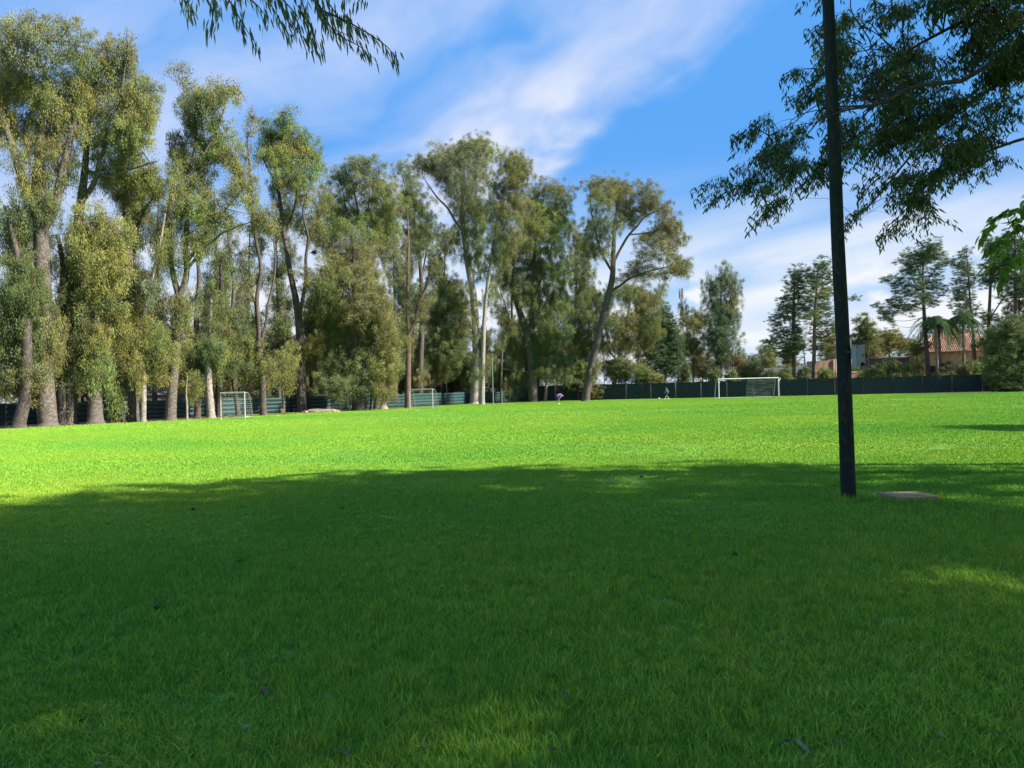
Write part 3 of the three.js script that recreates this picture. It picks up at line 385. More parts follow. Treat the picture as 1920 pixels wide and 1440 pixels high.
{n:'bushy_tree',l:'broad bushy conical tree leafy almost to the ground, left of centre',c:'tree',x:-15.49,z:-74.1,k:'e',b:3,d:1.29,t:2,T:[[0,0,0,.7],[-.02,1.34,0,.55],[-.1,4.83,0,.45],[-.11,9.12,0,.35],[-.12,13.42,0,.25],[-.15,17.18,0,.1]],L:[[[-.02,1.34,0,.3],[-1.04,5.92,-.15,.22],[-1.48,10.23,-.3,.14],[-1.11,15.05,-.45,.06]],[[-.02,1.34,0,.3],[1.29,4.79,.05,.2],[2.03,9.07,.1,.12],[1.79,12.83,.15,.05]]],C:[[-.25,17.45,0,1.57,1.44,2],[-1.15,15.7,-1.35,2.22,1.83,2],[1,15.43,-1.47,1.83,1.96,2],[-1.73,13.46,2.03,2.61,2.09,0],[.83,12.86,.58,2.35,2.22,2],[2.42,12.01,.08,1.7,1.96,2],[-2.75,11.33,1.31,1.83,2.09,4],[-.94,10.75,-.29,2.61,2.22,0],[1.52,10.15,1.6,2.61,2.22,2],[3.33,9.68,.98,1.31,1.96,2],[-2.81,8.54,-1.06,2.22,2.22,4],[-.46,8.05,-1.18,2.88,2.35,5],[1.99,7.46,-.89,2.61,2.22,2],[3.59,6.88,-.78,1.05,1.57,2],[-2.98,5.86,.3,2.09,2.09,4],[-.95,5.28,-1.14,2.88,2.22,4],[1.61,4.78,-.37,2.75,2.09,0],[2.88,3.95,-1.11,1.57,1.7,2],[-1.97,3.16,1.59,2.35,1.7,4],[.06,2.57,-.5,2.09,1.31,4],[1.67,2.53,-.15,2.22,1.44,0],[2.72,1.81,.25,1.18,1.31,2],[-1.68,1.65,1.21,1.31,.92,4]]},
{n:'eucalyptus_tree',l:'very thin stem right of the bushy tree base',c:'tree',x:-14.46,z:-75.19,k:'e',b:1,d:1,t:0,g:'tall eucalyptus trees along the left side of the field',T:[[0,0,0,.13],[.1,1.85,0,.11],[.04,4.29,0,.09]],L:[],C:[[.14,3.75,-.24,.8,.93,0]]},
{n:'eucalyptus_tree',l:'eucalyptus with chalky pale trunk at the right edge of the bushy tree',c:'tree',x:-13.82,z:-78.96,k:'e',b:2,d:1,t:0,g:'tall eucalyptus trees along the left side of the field',T:[[0,0,0,.5],[.02,.86,0,.28],[.09,3.82,0,.2],[-0,7.26,0,.15],[.44,11.82,0,.08]],L:[],C:[[.62,4.38,1.25,1.11,1.25,2],[.92,2.66,0,.84,1.11,2],[.57,7.24,.1,.98,1.25,2],[1.31,9.51,.07,.98,1.25,2]]},
{n:'eucalyptus_tree',l:'reddish-brown forked eucalyptus beside the middle small goal',c:'tree',x:-11.55,z:-81.47,k:'e',b:4,d:.7,t:0,g:'tall eucalyptus trees along the left side of the field',T:[[0,0,0,.38],[.09,3.83,0,.31],[.31,8.25,0,.27]],L:[[[.31,8.25,0,.2],[.19,13.27,-.48,.17],[.38,18.58,-.96,.11],[.24,22.73,-1.44,.04]],[[.37,8.24,0,.2],[1.39,11.47,-.06,.17],[2.52,14.27,-.12,.13],[4.25,17.78,-.18,.08],[5.6,19.93,-.24,.03]]],C:[[.13,18.29,-.95,.86,1.15,0],[2.37,12.92,-1.49,1.44,1.01,2],[3.17,16.74,.9,1.15,1.01,5],[5.18,19.53,-.98,1.01,.86,5],[.93,12.07,-.08,1.01,.86,0],[3.83,14.83,.68,1.01,.86,0],[.07,15.63,.17,.72,.86,2],[1.73,10.87,-.52,1.44,1.01,2]]},
{n:'eucalyptus_tree',l:'dark-crowned eucalyptus behind the middle small goal',c:'tree',x:-11.82,z:-94,k:'e',b:1,d:1,t:4,g:'tall eucalyptus trees along the left side of the field',T:[[0,0,0,.46],[.18,4.81,0,.38],[.53,10.93,0,.32],[.54,17.06,0,.27],[.11,21.85,0,.2],[-.54,26.3,0,.09]],L:[[[.58,15.7,0,.13],[1.35,19.77,.02,.1],[1.84,23.17,.04,.04]]],C:[[-1.66,30.63,.17,1.49,1.16,5],[-.36,27.87,1.09,2.32,1.82,4],[-1.37,25.64,-1.29,1.99,1.82,4],[.8,25.11,.25,2.49,2.16,4],[1.83,22.83,-.76,1.82,1.82,4],[-.62,22.89,-.79,2.16,1.82,4],[1.1,20.8,.89,1.99,1.66,4],[-.55,19.82,.02,1.82,1.49,4],[-1.61,15.41,.2,1.99,1.82,4],[-.46,12.31,.78,1.82,2.16,4],[-2.12,10.99,1.24,1.82,2.32,4],[-1.37,8.25,-.17,1.49,1.99,4],[2.02,13.62,.34,1.49,1.66,4]]},
{n:'eucalyptus_tree',l:'rounded mid-green eucalyptus between the middle goal and the white-trunked giant',c:'tree',x:-10.98,z:-98,k:'e',b:1,d:.95,t:4,g:'tall eucalyptus trees along the left side of the field',T:[[0,0,0,.3],[.12,4.92,0,.25],[.66,9.87,0,.2],[2.04,14.1,0,.12]],L:[],C:[[1.8,15.88,.02,2.25,1.73,0],[3.93,16.18,.04,2.07,1.73,2],[2.89,13.93,.93,2.94,2.07,4],[5,13.31,-.15,1.9,2.25,0],[.87,12.7,.11,2.07,1.9,4],[3.24,10.87,-.1,2.77,2.25,4],[1.22,9.5,1.64,2.25,2.07,4],[4.48,9.21,.74,2.25,2.07,4],[2.45,7.34,1.61,2.59,1.9,4],[.58,6.47,1.33,1.73,1.73,4],[4.55,6.58,-.72,1.73,1.56,4],[2.67,4.85,.18,1.73,1.21,4]]},
{n:'eucalyptus_tree',l:'slim dark trunk immediately left of the white-trunked giant',c:'tree',x:-6.93,z:-102.04,k:'e',b:1,d:1,t:0,g:'tall eucalyptus trees along the left side of the field',T:[[0,0,0,.24],[-.12,4.21,0,.2],[-.46,8.65,0,.15],[-.18,13.82,0,.08]],L:[],C:[[-.84,4.97,1.33,1.26,1.26,4],[.77,4.19,1.02,1.08,1.26,4],[-.09,11.6,-1.09,1.44,1.44,4]]},
{n:'eucalyptus_tree',l:'giant white-trunked eucalyptus near the centre with a fan-shaped crown',c:'tree',x:-5.1,z:-99.44,k:'e',b:5,d:1.05,t:0,g:'tall eucalyptus trees along the left side of the field',T:[[0,0,0,.75],[.11,1.58,0,.6],[.38,6.97,0,.54],[.25,13.45,0,.5],[-.52,19.96,0,.44],[-1.05,25.03,0,.36],[-.86,30.08,0,.22],[-.18,34.41,0,.08]],L:[[[-.74,22.86,0,.2],[-3.1,26.67,-.38,.16],[-5.34,29.47,-.76,.1],[-6.45,31.23,-1.14,.03]],[[-.91,25.03,0,.18],[.86,29.68,-.06,.13],[1.91,33.99,-.12,.05]],[[-1.02,26.47,0,.14],[-2.14,30.84,-.43,.09],[-2.94,33.39,-.85,.04]]],C:[[1.02,35.97,-.98,2.28,1.4,0],[-1.6,35.02,-1.98,2.81,1.58,0],[-3.94,33.78,.74,2.63,1.4,0],[-6.71,32.69,1.07,2.28,1.23,5],[-5.29,31.5,1.26,1.93,1.23,5],[2.42,34.34,-1.04,1.75,1.93,0],[-.5,32.97,1.06,2.98,1.93,5],[-3.13,31.73,.7,2.63,1.58,5],[1.62,31.32,-1.34,2.28,2.11,0],[-.72,29.72,1.66,2.63,2.28,5],[-2.75,29.26,1.4,1.58,1.4,5],[.51,27.16,-1.14,2.46,2.28,4],[-1.67,26.35,1.36,1.4,1.58,5],[1.94,26.55,-.31,1.75,1.93,0],[-.87,23.58,-.04,1.75,1.93,4],[1.27,22.81,1.7,2.11,2.11,3],[.19,19.8,1,1.4,1.75,4],[1.6,18.47,-1.02,1.75,2.11,3],[1.93,14.13,-.21,1.05,1.58,3],[1.39,9.82,.05,1.58,2.11,1],[1.6,6.58,-.48,1.75,1.93,1],[2.26,4.04,-.91,1.05,1.58,1],[-2.24,20.73,-.54,.88,1.23,5]]},
{n:'eucalyptus_tree',l:'eucalyptus with greyish trunk right against the white giant, narrow upright crown',c:'tree',x:-3.86,z:-93.77,k:'e',b:2,d:1.1,t:0,g:'tall eucalyptus trees along the left side of the field',T:[[0,0,0,.36],[.18,4.61,0,.31],[.53,10.71,0,.26],[1.21,16.13,0,.22],[2.14,20.87,0,.17],[3.34,25.61,0,.11],[4.27,30.36,0,.04]],L:[],C:[[3.35,31.4,.67,1.82,1.32,0],[5.66,31.55,-1.44,1.82,1.49,0],[4.39,29.54,.21,2.32,1.82,0],[6.43,29.49,-.18,1.16,1.49,2],[2.59,28.22,-1.45,1.65,1.65,5],[4.74,27.28,-.64,2.32,1.82,2],[2.38,25.29,.37,1.82,1.99,4],[4.13,24.57,.04,2.15,1.99,2],[6.05,25.2,-1.31,1.49,1.82,2],[2.58,22.22,1.46,1.82,1.99,4],[4.46,21.49,.87,1.82,1.99,2],[1.96,19.17,1.42,1.65,1.82,4],[3.3,18.26,-1.19,1.32,1.65,2],[1.58,14.76,-.7,1.16,1.65,3]]},
{n:'eucalyptus_tree',l:'crooked nearly leafless eucalyptus with bare twisting branches, right of the white giant',c:'tree',x:-1.49,z:-98.4,k:'e',b:1,d:.5,t:0,g:'tall eucalyptus trees along the left side of the field',T:[[0,0,0,.18],[.12,4.69,0,.15],[.49,8.25,0,.13],[1.41,10.93,0,.1]],L:[[[1.41,10.93,0,.08],[2.28,11.62,-.46,.06],[3.17,13.17,-.92,.03]],[[1.41,10.93,0,.08],[.69,13.52,.28,.07],[-.03,16.1,.56,.05],[-.87,16.84,.84,.02]],[[.48,7.89,0,.05],[.27,11.1,-.23,.04],[.18,13.24,-.46,.02]]],C:[[1.96,4.65,-1.11,1.04,1.22,0],[.77,2.54,-.23,.87,1.22,4],[3.16,12.81,1.23,.69,.69,0],[-.16,16.82,.96,.87,.69,0]]},
{n:'eucalyptus_tree',l:'massive multi-trunk eucalyptus right of centre, deep green layered crown',c:'tree',x:2.85,z:-100.72,k:'e',b:1,d:1.25,t:4,g:'tall eucalyptus trees along the left side of the field',T:[[0,0,0,.72],[-.1,4.66,0,.56],[-.65,9.05,0,.48],[-1.99,13.83,0,.38],[-3.19,18.24,0,.28],[-3.68,22.27,0,.14]],L:[[[-.52,8.32,0,.34],[.38,15.23,-.24,.28],[.83,21.43,-.48,.2],[1.52,25.8,-.72,.13],[2.32,28.71,-.97,.05]],[[.35,14.14,0,.18],[2.67,19.19,-.35,.14],[4.11,24.27,-.7,.08],[4.72,28.28,-1.05,.03]],[[-.27,6.86,0,.2],[1.74,11.18,.42,.16],[3.31,15.52,.84,.09]]],C:[[2.19,29.3,.35,2.49,1.42,2],[4.66,28.8,.85,2.13,1.6,0],[.4,27.88,-1.88,2.31,1.6,0],[3.3,26.93,-2.49,2.84,1.78,3],[1.21,25.22,1.06,2.84,2.13,3],[4.42,24.85,-.37,2.49,2.13,3],[-.67,25.71,-1.54,1.6,1.6,2],[-.03,22.33,2.31,2.67,2.13,0],[3.18,22.25,.76,2.84,2.31,3],[-2.11,20.63,1.27,2.13,2.13,2],[.92,19.38,-2.49,3.02,2.49,4],[3.82,18.43,1.75,2.49,2.49,3],[-3.07,17.43,-1.68,1.95,2.13,4],[-1.06,16,1.79,2.49,2.31,4],[2.13,15.19,-.28,3.02,2.67,4],[4.59,14.32,-.62,1.95,2.49,3],[.3,11.95,.26,2.49,2.31,4],[3.47,10.7,2.25,2.67,2.67,4],[1.37,8.27,-1.06,2.31,2.49,4],[3.97,7.12,-1.7,2.31,2.49,4],[2.3,4.61,.12,2.31,1.78,4],[4.47,3.82,-.94,1.78,1.6,4],[-1.78,10.54,-1.41,1.24,1.95,4],[-2.16,6.9,-1.22,1.6,2.13,4],[-1.66,3.61,-1.62,1.42,1.6,4],[-2.43,1.81,-1.07,1.07,1.07,5]]},
{n:'eucalyptus_tree',l:'thin pale trunk right of the massive multi-trunk eucalyptus',c:'tree',x:4.84,z:-107.73,k:'e',b:2,d:1,t:0,g:'tall eucalyptus trees along the left side of the field',T:[[0,0,0,.27],[.34,4.04,0,.22],[.84,8.71,0,.16],[1.17,12.6,0,.08]],L:[],C:[[1.15,11.82,-.56,1.33,1.52,4]]},
{n:'eucalyptus_tree',l:'wide-crowned eucalyptus at the right end of the row with open sweeping limbs',c:'tree',x:9.8,z:-98.82,k:'e',b:1,d:1.05,t:2,g:'tall eucalyptus trees along the left side of the field',T:[[0,0,0,.6],[.82,4.27,0,.5],[1.94,8.53,0,.46],[3.2,13.3,0,.43],[4,16.36,0,.4],[4.24,20.08,0,.3],[4.55,23.66,0,.22],[5.3,27.95,0,.1]],L:[[[3.81,14.72,0,.2],[6.29,16.3,-.19,.16],[9.32,17.37,-.39,.11],[12.34,17.73,-.58,.05]],[[4.2,18.5,0,.2],[6.29,22.04,.26,.16],[8.5,24.42,.52,.11],[10.83,25.52,.78,.05]],[[4.02,17.22,0,.18],[2.26,21.21,-.21,.14],[1.51,25.17,-.42,.1],[1.31,28.62,-.63,.04]],[[6.44,22.18,0,.1],[9.74,22.38,0,.08],[12.29,21.32,0,.03]],[[4.44,22.23,0,.12],[5.94,25.06,-.32,.09],[6.33,29,-.64,.04]]],C:[[3.78,29.86,-.82,2.44,1.39,2],[6.35,29.79,-2.77,2.62,1.57,2],[1.47,29.19,-1,1.74,1.05,2],[5.01,27.81,-2.97,2.79,1.74,2],[8.75,28.15,.98,1.92,1.57,2],[10.27,26.25,.25,2.27,1.57,2],[7.97,26.02,-1.67,2.44,1.57,2],[11.93,24.05,-.11,1.92,1.74,2],[2.54,26.58,2.17,2.27,1.74,0],[6.51,24.76,-1.81,2.09,1.39,0],[12.73,21.59,1.28,1.74,1.92,2],[10.47,22.94,-.31,2.09,1.39,0],[1.62,24.02,-.02,1.92,1.92,0],[3.89,23.39,1.34,1.74,1.57,5],[.68,20.74,-.43,1.74,2.09,0],[8.29,21.56,.03,1.92,1.05,0],[2.95,20.11,.75,1.57,1.57,0],[10.39,19.79,2.59,2.44,1.22,2],[13.36,18.57,-.66,1.92,1.22,2],[12.04,17.16,1.66,2.27,1.05,2],[7.77,18.27,1.11,2.44,1.05,4],[9.3,16.66,.68,2.27,.96,2],[6.02,16.88,-.4,1.92,.96,2],[13.76,17.26,-.61,1.39,.87,2]]},
{n:'eucalyptus_tree',l:'lower dark olive eucalyptus under the wide-crowned one, slanting pale trunk',c:'tree',x:14.46,z:-108,k:'e',b:2,d:1.15,t:2,g:'tall eucalyptus trees along the left side of the field',T:[[0,0,0,.36],[.9,4.27,0,.3],[2.12,9.08,0,.25],[3.01,13.52,0,.17],[3.55,16.25,0,.08]],L:[[[1.24,5.35,0,.14],[-1.77,10.12,-.45,.1],[-3.34,15.64,-.89,.05]],[[2.28,9.39,0,.14],[4.57,13.09,-.37,.1],[6.03,15.4,-.74,.04]]],C:[[4.02,16.08,-2.02,2.86,2.1,2],[1.5,15.52,.98,2.48,1.91,4],[6.02,15.01,-.92,2.29,2.1,2],[-1.32,15.43,-1.38,2.48,2.29,4],[-3.48,16.42,-1.57,2.29,2.48,4],[-4.35,12.92,1.5,2.67,2.67,4],[-1.56,11.99,1.75,2.86,2.67,4],[1.4,11.6,.8,2.86,2.48,2],[4.54,12.15,-.89,2.48,2.48,2],[-4.91,9.26,-1.05,2.48,2.48,1],[-2.59,8.42,-.98,2.86,2.48,4],[.37,8.11,-.19,2.86,2.29,2],[3.35,8.43,-1.4,2.48,2.29,2],[-5.31,6.14,-.19,2.1,1.91,4],[-.64,5.24,-.97,2.48,1.71,4],[2.49,5.32,1.6,2.1,1.52,2],[6.58,12.26,1.42,1.71,2.1,4],[-3.09,19.54,.15,1.91,1.91,4]]},
{n:'eucalyptus_tree',l:'narrow brownish eucalyptus just right of the wide-crowned one, behind the shrubs',c:'tree',x:18.23,z:-110,k:'e',b:1,d:1,t:0,g:'tall eucalyptus trees along the left side of the field',T:[[0,0,0,.22],[.6,4.56,0,.19],[1.38,10.11,0,.15],[1.99,14.88,0,.08]],L:[],C:[[2.14,14.48,-.77,1.75,1.75,2],[3.13,10.07,1.4,1.75,1.94,0],[1.34,8.52,-.61,1.94,1.94,2],[3.58,14.84,-.43,1.16,1.36,2],[4.91,16.8,-1.5,1.16,1.36,0]]},
{n:'pine_tree',l:'small blue-green pine directly right of the eucalyptus row',c:'tree',x:20.67,z:-112,k:'p',b:4,d:1.1,t:7,g:'pines beyond the green mesh fence',T:[[0,0,0,.2],[-.04,4.57,0,.16],[.07,11.87,0,.06]],L:[],C:[[.07,12.03,-.36,1.62,1.42,7],[-.87,10.27,-.08,1.82,1.42,7],[1.07,9.82,.01,1.82,1.42,7],[-.44,7.83,-1.1,2.23,1.42,7],[1.32,6.97,.02,2.02,1.42,7],[-.18,5.39,-1.82,2.23,1.42,7]]},
{n:'pine_tree',l:'dense pointed pine left of the tall mast',c:'tree',x:23.59,z:-114,k:'p',b:4,d:1.3,t:7,g:'pines beyond the green mesh fence',T:[[0,0,0,.22],[.12,4.56,0,.18],[.28,13.64,0,.05]],L:[],C:[[.28,13.8,-.71,1.24,1.24,7],[-.59,12.01,-1.26,1.85,1.44,7],[1.21,11.55,-.31,1.85,1.44,7],[.19,10.17,-1.71,2.27,1.44,7],[-1.01,8.71,-1.62,2.06,1.44,7],[1.47,8.65,-.73,2.27,1.65,7],[.26,6.87,-1.09,2.47,1.44,7],[2.06,6.33,.26,1.85,1.44,7],[-.77,5.08,.11,2.27,1.44,7],[1.35,4.2,.94,2.27,1.44,7]]},
{n:'eucalyptus_tree',l:'small olive tree standing under the tall mast',c:'tree',x:28.94,z:-118,k:'e',b:1,d:1,t:0,T:[[0,0,0,.2],[.15,5.41,0,.15],[.51,12.23,0,.05]],L:[],C:[[.7,13.25,.49,1.87,1.46,0],[1.69,11.77,.65,1.46,1.46,0],[-.03,11.22,1.17,1.87,1.67,1],[.75,8.81,-.38,2.08,1.87,0],[-.65,7.56,-.54,1.87,1.87,1],[1.2,6.4,1.5,1.87,1.67,1],[-.97,14.41,-1.05,1.04,1.46,0],[-1.37,12.28,.67,1.25,1.25,0],[-.21,4.56,.43,1.67,1.46,2]]},
{n:'eucalyptus_tree',l:'narrow upright tree with airy top standing left behind the white goal',c:'tree',x:33.38,z:-118,k:'e',b:1,d:1.2,t:0,T:[[0,0,0,.28],[.15,5.3,0,.24],[.25,12.13,0,.18],[.63,19.82,0,.05]],L:[[[.2,10.42,0,.1],[-.79,14.72,-.46,.07],[-1.37,18.58,-.91,.03]],[[.31,11.27,0,.1],[1.8,15.51,.34,.07],[2.48,18.49,.67,.03]]],C:[[.81,20.24,1.18,1.46,1.46,5],[-1.37,18.33,.38,1.67,1.46,5],[2.38,18.23,.7,1.67,1.46,5],[.49,17.68,.97,1.87,1.67,5],[-.92,16,-1.12,1.87,1.67,5],[2.65,15.66,.07,1.46,1.67,5],[.91,14.51,.02,2.29,1.87,0],[2.74,12.75,1,.83,1.25,5],[-.84,13.01,1.05,2.08,2.08,7],[1.18,11.76,1.12,2.08,2.08,7],[-1.59,10.29,.32,2.29,1.87,7],[.59,9.04,1.89,2.91,2.08,7],[-1.15,7.55,.82,2.71,1.87,7],[1.39,6.8,.73,2.29,1.87,7],[2.37,5.24,-.81,1.46,1.67,2],[-.37,4.97,-2.09,2.71,1.67,7],[3.14,8.64,-1.1,.83,1.04,0]]},
{n:'autumn_tree',l:'small orange-brown tree behind the left post of the white goal',c:'tree',x:27.89,z:-108,k:'b',b:1,d:1,t:0,T:[[0,0,0,.12],[.05,1.92,0,.1],[-.06,3.49,0,.05]],L:[],C:[[-.38,3.11,-.42,1.22,1.05,6],[.72,3.47,-1.19,1.05,1.05,6],[.12,4.42,1.01,1.05,.87,2]]},
{n:'autumn_tree',l:'rusty small tree beside the dark dome-shaped bush',c:'tree',x:34.27,z:-112,k:'b',b:1,d:1,t:0,T:[[0,0,0,.12],[.06,2.21,0,.1],[-.04,4.24,0,.05]],L:[],C:[[-.21,4.08,.18,1.27,1.18,6],[-.65,5.71,.38,1.09,1.09,2],[.63,5.03,.38,.82,.91,6]]},
{n:'cypress_tree',l:'short dark cypress shaped like a flame beside a net post',c:'tree',x:24.92,z:-106,k:'b',b:3,d:2.2,t:4,T:[[0,0,0,.14],[.06,2.36,0,.1],[.11,4.28,0,.04]],L:[],C:[[.12,4.43,0,.6,.77,4],[.09,3.36,0,.94,1.03,4],[.06,2.29,0,1.2,1.12,4],[.04,1.37,0,1.2,.86,4]]},
{n:'round_bush',l:'dark dome-shaped bush left of the low grey roof',c:'bush',x:35.57,z:-110,k:'b',b:3,d:1.8,t:4,T:[[0,0,0,.12],[.06,2.15,0,.06]],L:[],C:[[.12,4.3,0,1.6,1.25,4],[-.87,3.05,0,1.78,1.25,4],[1.04,3,0,1.78,1.25,4]]},
{n:'shrub',l:'pale silvery-leaved shrub spilling over the fence right of the bending person',c:'shrub',x:9.99,z:-107,k:'b',b:1,d:1.5,t:3,g:'shrubs along the mesh fence',T:[[0,0,0,.07],[.11,1.35,0,.05],[-.02,2.28,0,.02]],L:[],C:[[-.03,4.68,0,1.39,1.21,3],[-.99,3.62,-.5,1.56,1.39,3],[1.02,3.42,-.5,1.56,1.39,5],[-.09,2.36,-.6,2.08,1.21,5],[-1.5,1.93,0,1.21,.87,4]]},
{n:'shrub',l:'brown dry vine mass sagging over the dark fence',c:'shrub',x:11.53,z:-105.5,k:'b',b:1,d:1,t:2,g:'shrubs along the mesh fence',T:[[0,0,0,.07],[.11,1.31,0,.05],[-.02,2.23,0,.02]],L:[],C:[[-.56,1.86,0,1.54,.85,2],[.65,1.53,0,1.2,.85,2],[-.13,.78,0,1.54,.68,2]]},
{n:'shrub',l:'blue-green dense shrub above the fence under the narrow eucalyptus',c:'shrub',x:15.87,z:-107,k:'b',b:1,d:1.5,t:4,g:'shrubs along the mesh fence',T:[[0,0,0,.07],[.11,1.36,0,.05],[-.02,2.29,0,.02]],L:[],C:[[-.04,4.54,0,1.73,1.39,4],[-1,3.17,0,1.56,1.21,4],[1.17,3.27,0,1.73,1.39,4]]},
{n:'shrub',l:'light green shrub above the fence between blue-green shrub and walking person',c:'shrub',x:19.4,z:-106,k:'b',b:1,d:1.5,t:3,g:'shrubs along the mesh fence',T:[[0,0,0,.07],[.11,1.35,0,.05],[-.02,2.27,0,.02]],L:[],C:[[-.52,3.66,0,1.55,1.2,3],[.85,3.02,0,1.72,1.03,0],[-1.16,2.45,0,1.37,.86,5],[2.06,2.37,0,1.03,.77,0]]},
{n:'pine_tree',l:'taller left pine of the pair standing left of the dark wooden pole',c:'tree',x:40.4,z:-106,k:'p',b:4,d:1.15,t:7,g:'pines beyond the green mesh fence',T:[[0,0,0,.32],[.11,3.9,0,.28],[.31,10.8,0,.22],[.66,17.7,0,.06]],L:[[[.22,7.73,0,.08],[-1.44,8.69,.18,.06],[-3.61,7.82,.36,.03]],[[.31,10.8,0,.08],[-1.04,11.98,-.01,.06],[-2.45,11.02,-.02,.03]],[[.35,12.33,0,.07],[1.32,13.84,-.5,.05],[1.69,16.14,-.99,.03]]],C:[[.81,17.85,.89,1.53,1.05,7],[-.14,16.49,.74,1.34,.86,7],[1.53,15.99,.01,1.34,.96,7],[.27,14.79,.11,1.72,.96,7],[-1.31,13.45,.48,1.34,.86,7],[1.3,13.38,-1.3,1.53,.96,7],[-.73,12.05,.71,1.72,.96,7],[-2.14,11.01,-.74,1.53,.86,7],[.77,10.94,-1.28,1.34,.86,7],[-1.73,9.31,-.7,1.72,.96,7],[-.06,8.81,.69,1.53,.86,7],[1.64,9.23,-.88,1.15,.86,7],[-2.39,7.64,.72,1.72,.86,7],[-.41,6.98,1.43,1.72,.86,7],[-3.77,7.67,-.02,.86,.48,7],[1.27,6.78,-.35,1.34,.86,7],[-1.21,5.92,-.06,1.34,.67,7]]},
{n:'pine_tree',l:'right pine of the pair, brighter crown touching the dark wooden pole',c:'tree',x:42.42,z:-104,k:'p',b:4,d:1.2,t:7,g:'pines beyond the green mesh fence',T:[[0,0,0,.32],[.18,3.78,0,.28],[.53,10.55,0,.22],[1.2,18.37,0,.06]],L:[[[.41,9.05,0,.08],[2.02,10.06,.18,.06],[3.37,9.73,.37,.03]],[[.61,13.56,0,.08],[3.04,14.26,.27,.06],[6.03,13.43,.53,.03]],[[.57,12.06,0,.07],[-.45,13.14,.12,.05],[-.86,14.73,.23,.03]]],C:[[1.81,18.51,.43,1.69,.94,7],[.43,17.49,-1.27,1.32,.85,7],[3.28,17.12,-1.06,1.32,.94,7],[1.3,16.41,-.74,1.69,1.03,7],[-.38,15.7,.73,1.32,.85,7],[3.07,15.01,-.59,1.32,1.03,7],[1.08,14.15,.21,1.88,1.13,3],[-.6,13.14,-1.46,1.5,1.03,3],[2.71,13.06,-1.32,1.32,.94,7],[.71,11.75,-.72,1.88,1.13,3],[2.35,11.11,.52,1.32,.94,7],[-.82,10.88,.58,1.32,.85,7],[6.03,13.43,.53,.94,.66,7],[1.76,9.01,-.71,2.07,1.22,0],[3.33,8.37,.05,1.5,1.22,0],[.57,6.78,-.11,1.88,1.13,0],[2.82,6.43,-.1,1.69,1.13,2]]},
{n:'pine_tree',l:'spreading flat-topped pine with sagging left branch, left of the palms',c:'tree',x:58.89,z:-104,k:'p',b:4,d:1,t:7,g:'pines beyond the green mesh fence',T:[[0,0,0,.34],[-.19,3.38,0,.3],[-.46,9.41,0,.25],[-.55,13.94,0,.2],[-.4,19.21,0,.06]],L:[[[-.55,11.68,0,.09],[-2.48,12.48,-.38,.07],[-4.74,12.38,-.76,.05],[-7.46,12.15,-1.14,.025]],[[-.54,14.31,0,.09],[-2.23,15.86,.39,.07],[-4.33,16.14,.79,.03]],[[-.53,14.69,0,.09],[1.12,16.91,-.3,.07],[2.67,18.38,-.6,.03]],[[-.5,15.82,0,.08],[-1.86,18.12,.48,.06],[-3.21,18.23,.96,.03]]],C:[[-.13,20.49,1.35,1.88,.85,7],[1.66,19.77,-1.45,1.69,.85,7],[-1.97,19.55,-.12,1.69,.85,7],[-3.36,18.23,.96,1.69,.85,7],[-.03,18.75,1.6,2.07,.94,7],[2.67,18.38,-.15,1.32,.85,7],[-1.42,17.58,-.69,1.69,.85,7],[-4.63,16.15,-.87,1.5,.66,7],[-2.38,15.79,1.34,1.69,.75,7],[1.41,16.6,-.87,1.69,.85,7],[-3.63,14.16,.24,1.69,.66,7],[-.15,14.68,-1.07,1.69,.75,7],[1.95,14.63,.07,1.32,.75,7],[-1.7,13.21,1.36,1.69,.66,7],[-4.14,12.37,-1.14,1.88,.66,7],[-2.96,11.58,.96,1.5,.56,7],[.68,12.55,.03,1.32,.66,7],[-7.6,12.3,1.16,.94,.47,7],[-6.58,11.22,.61,1.03,.47,7],[-5.55,10.59,-.81,1.03,.47,7],[-6.02,9.85,1.19,.75,.38,7]]},
{n:'pine_tree',l:'thin leaning pine growing right behind the palms',c:'tree',x:68.18,z:-108,k:'p',b:4,d:1.2,t:7,g:'pines beyond the green mesh fence',T:[[0,0,0,.26],[-.2,3.28,0,.23],[-.61,10.33,0,.18],[-1.08,20.52,0,.05]],L:[],C:[[-1.08,20.52,-.04,1.07,.88,7],[-2.06,18.97,-1.43,1.37,.88,7],[-.2,18.61,-1.49,1.17,.88,7],[-1.65,17.24,-.02,1.56,.98,7],[.21,16.57,-.15,1.27,.88,7],[-2.34,15.06,-.59,1.56,.98,7],[-.8,14.4,-1.08,1.56,.98,7],[-2.1,12.55,-.47,1.76,1.07,7],[-.09,12.03,-.55,1.56,.98,7],[-2.64,10.38,1.02,1.56,1.17,7],[-.63,9.54,-1.49,1.56,.98,7]]},
{n:'pine_tree',l:'pine with bare forked limb between the leaning pine and the right edge',c:'tree',x:66.43,z:-103,k:'p',b:4,d:1.15,t:7,g:'pines beyond the green mesh fence',T:[[0,0,0,.28],[.22,6.88,0,.24],[.75,14.33,0,.18],[1.23,20.3,0,.05]],L:[[[.47,9.86,0,.1],[1.8,12.07,.25,.08],[3.05,13.9,.5,.04]]],C:[[.27,20.62,1.02,1.21,.84,7],[1.9,20.13,-1.14,1.21,.84,7],[.96,18.81,1.28,1.68,.93,7],[2.73,17.87,.64,1.3,.84,7],[-.27,17.35,1.2,1.3,.84,7],[1.49,16.41,-.63,1.68,.93,7],[.25,15.09,-.38,1.3,.74,7],[2.79,15.18,-.32,1.3,.74,7],[-.78,10.49,1.5,1.3,.84,7],[.08,9.57,.27,1.68,1.02,7]]},
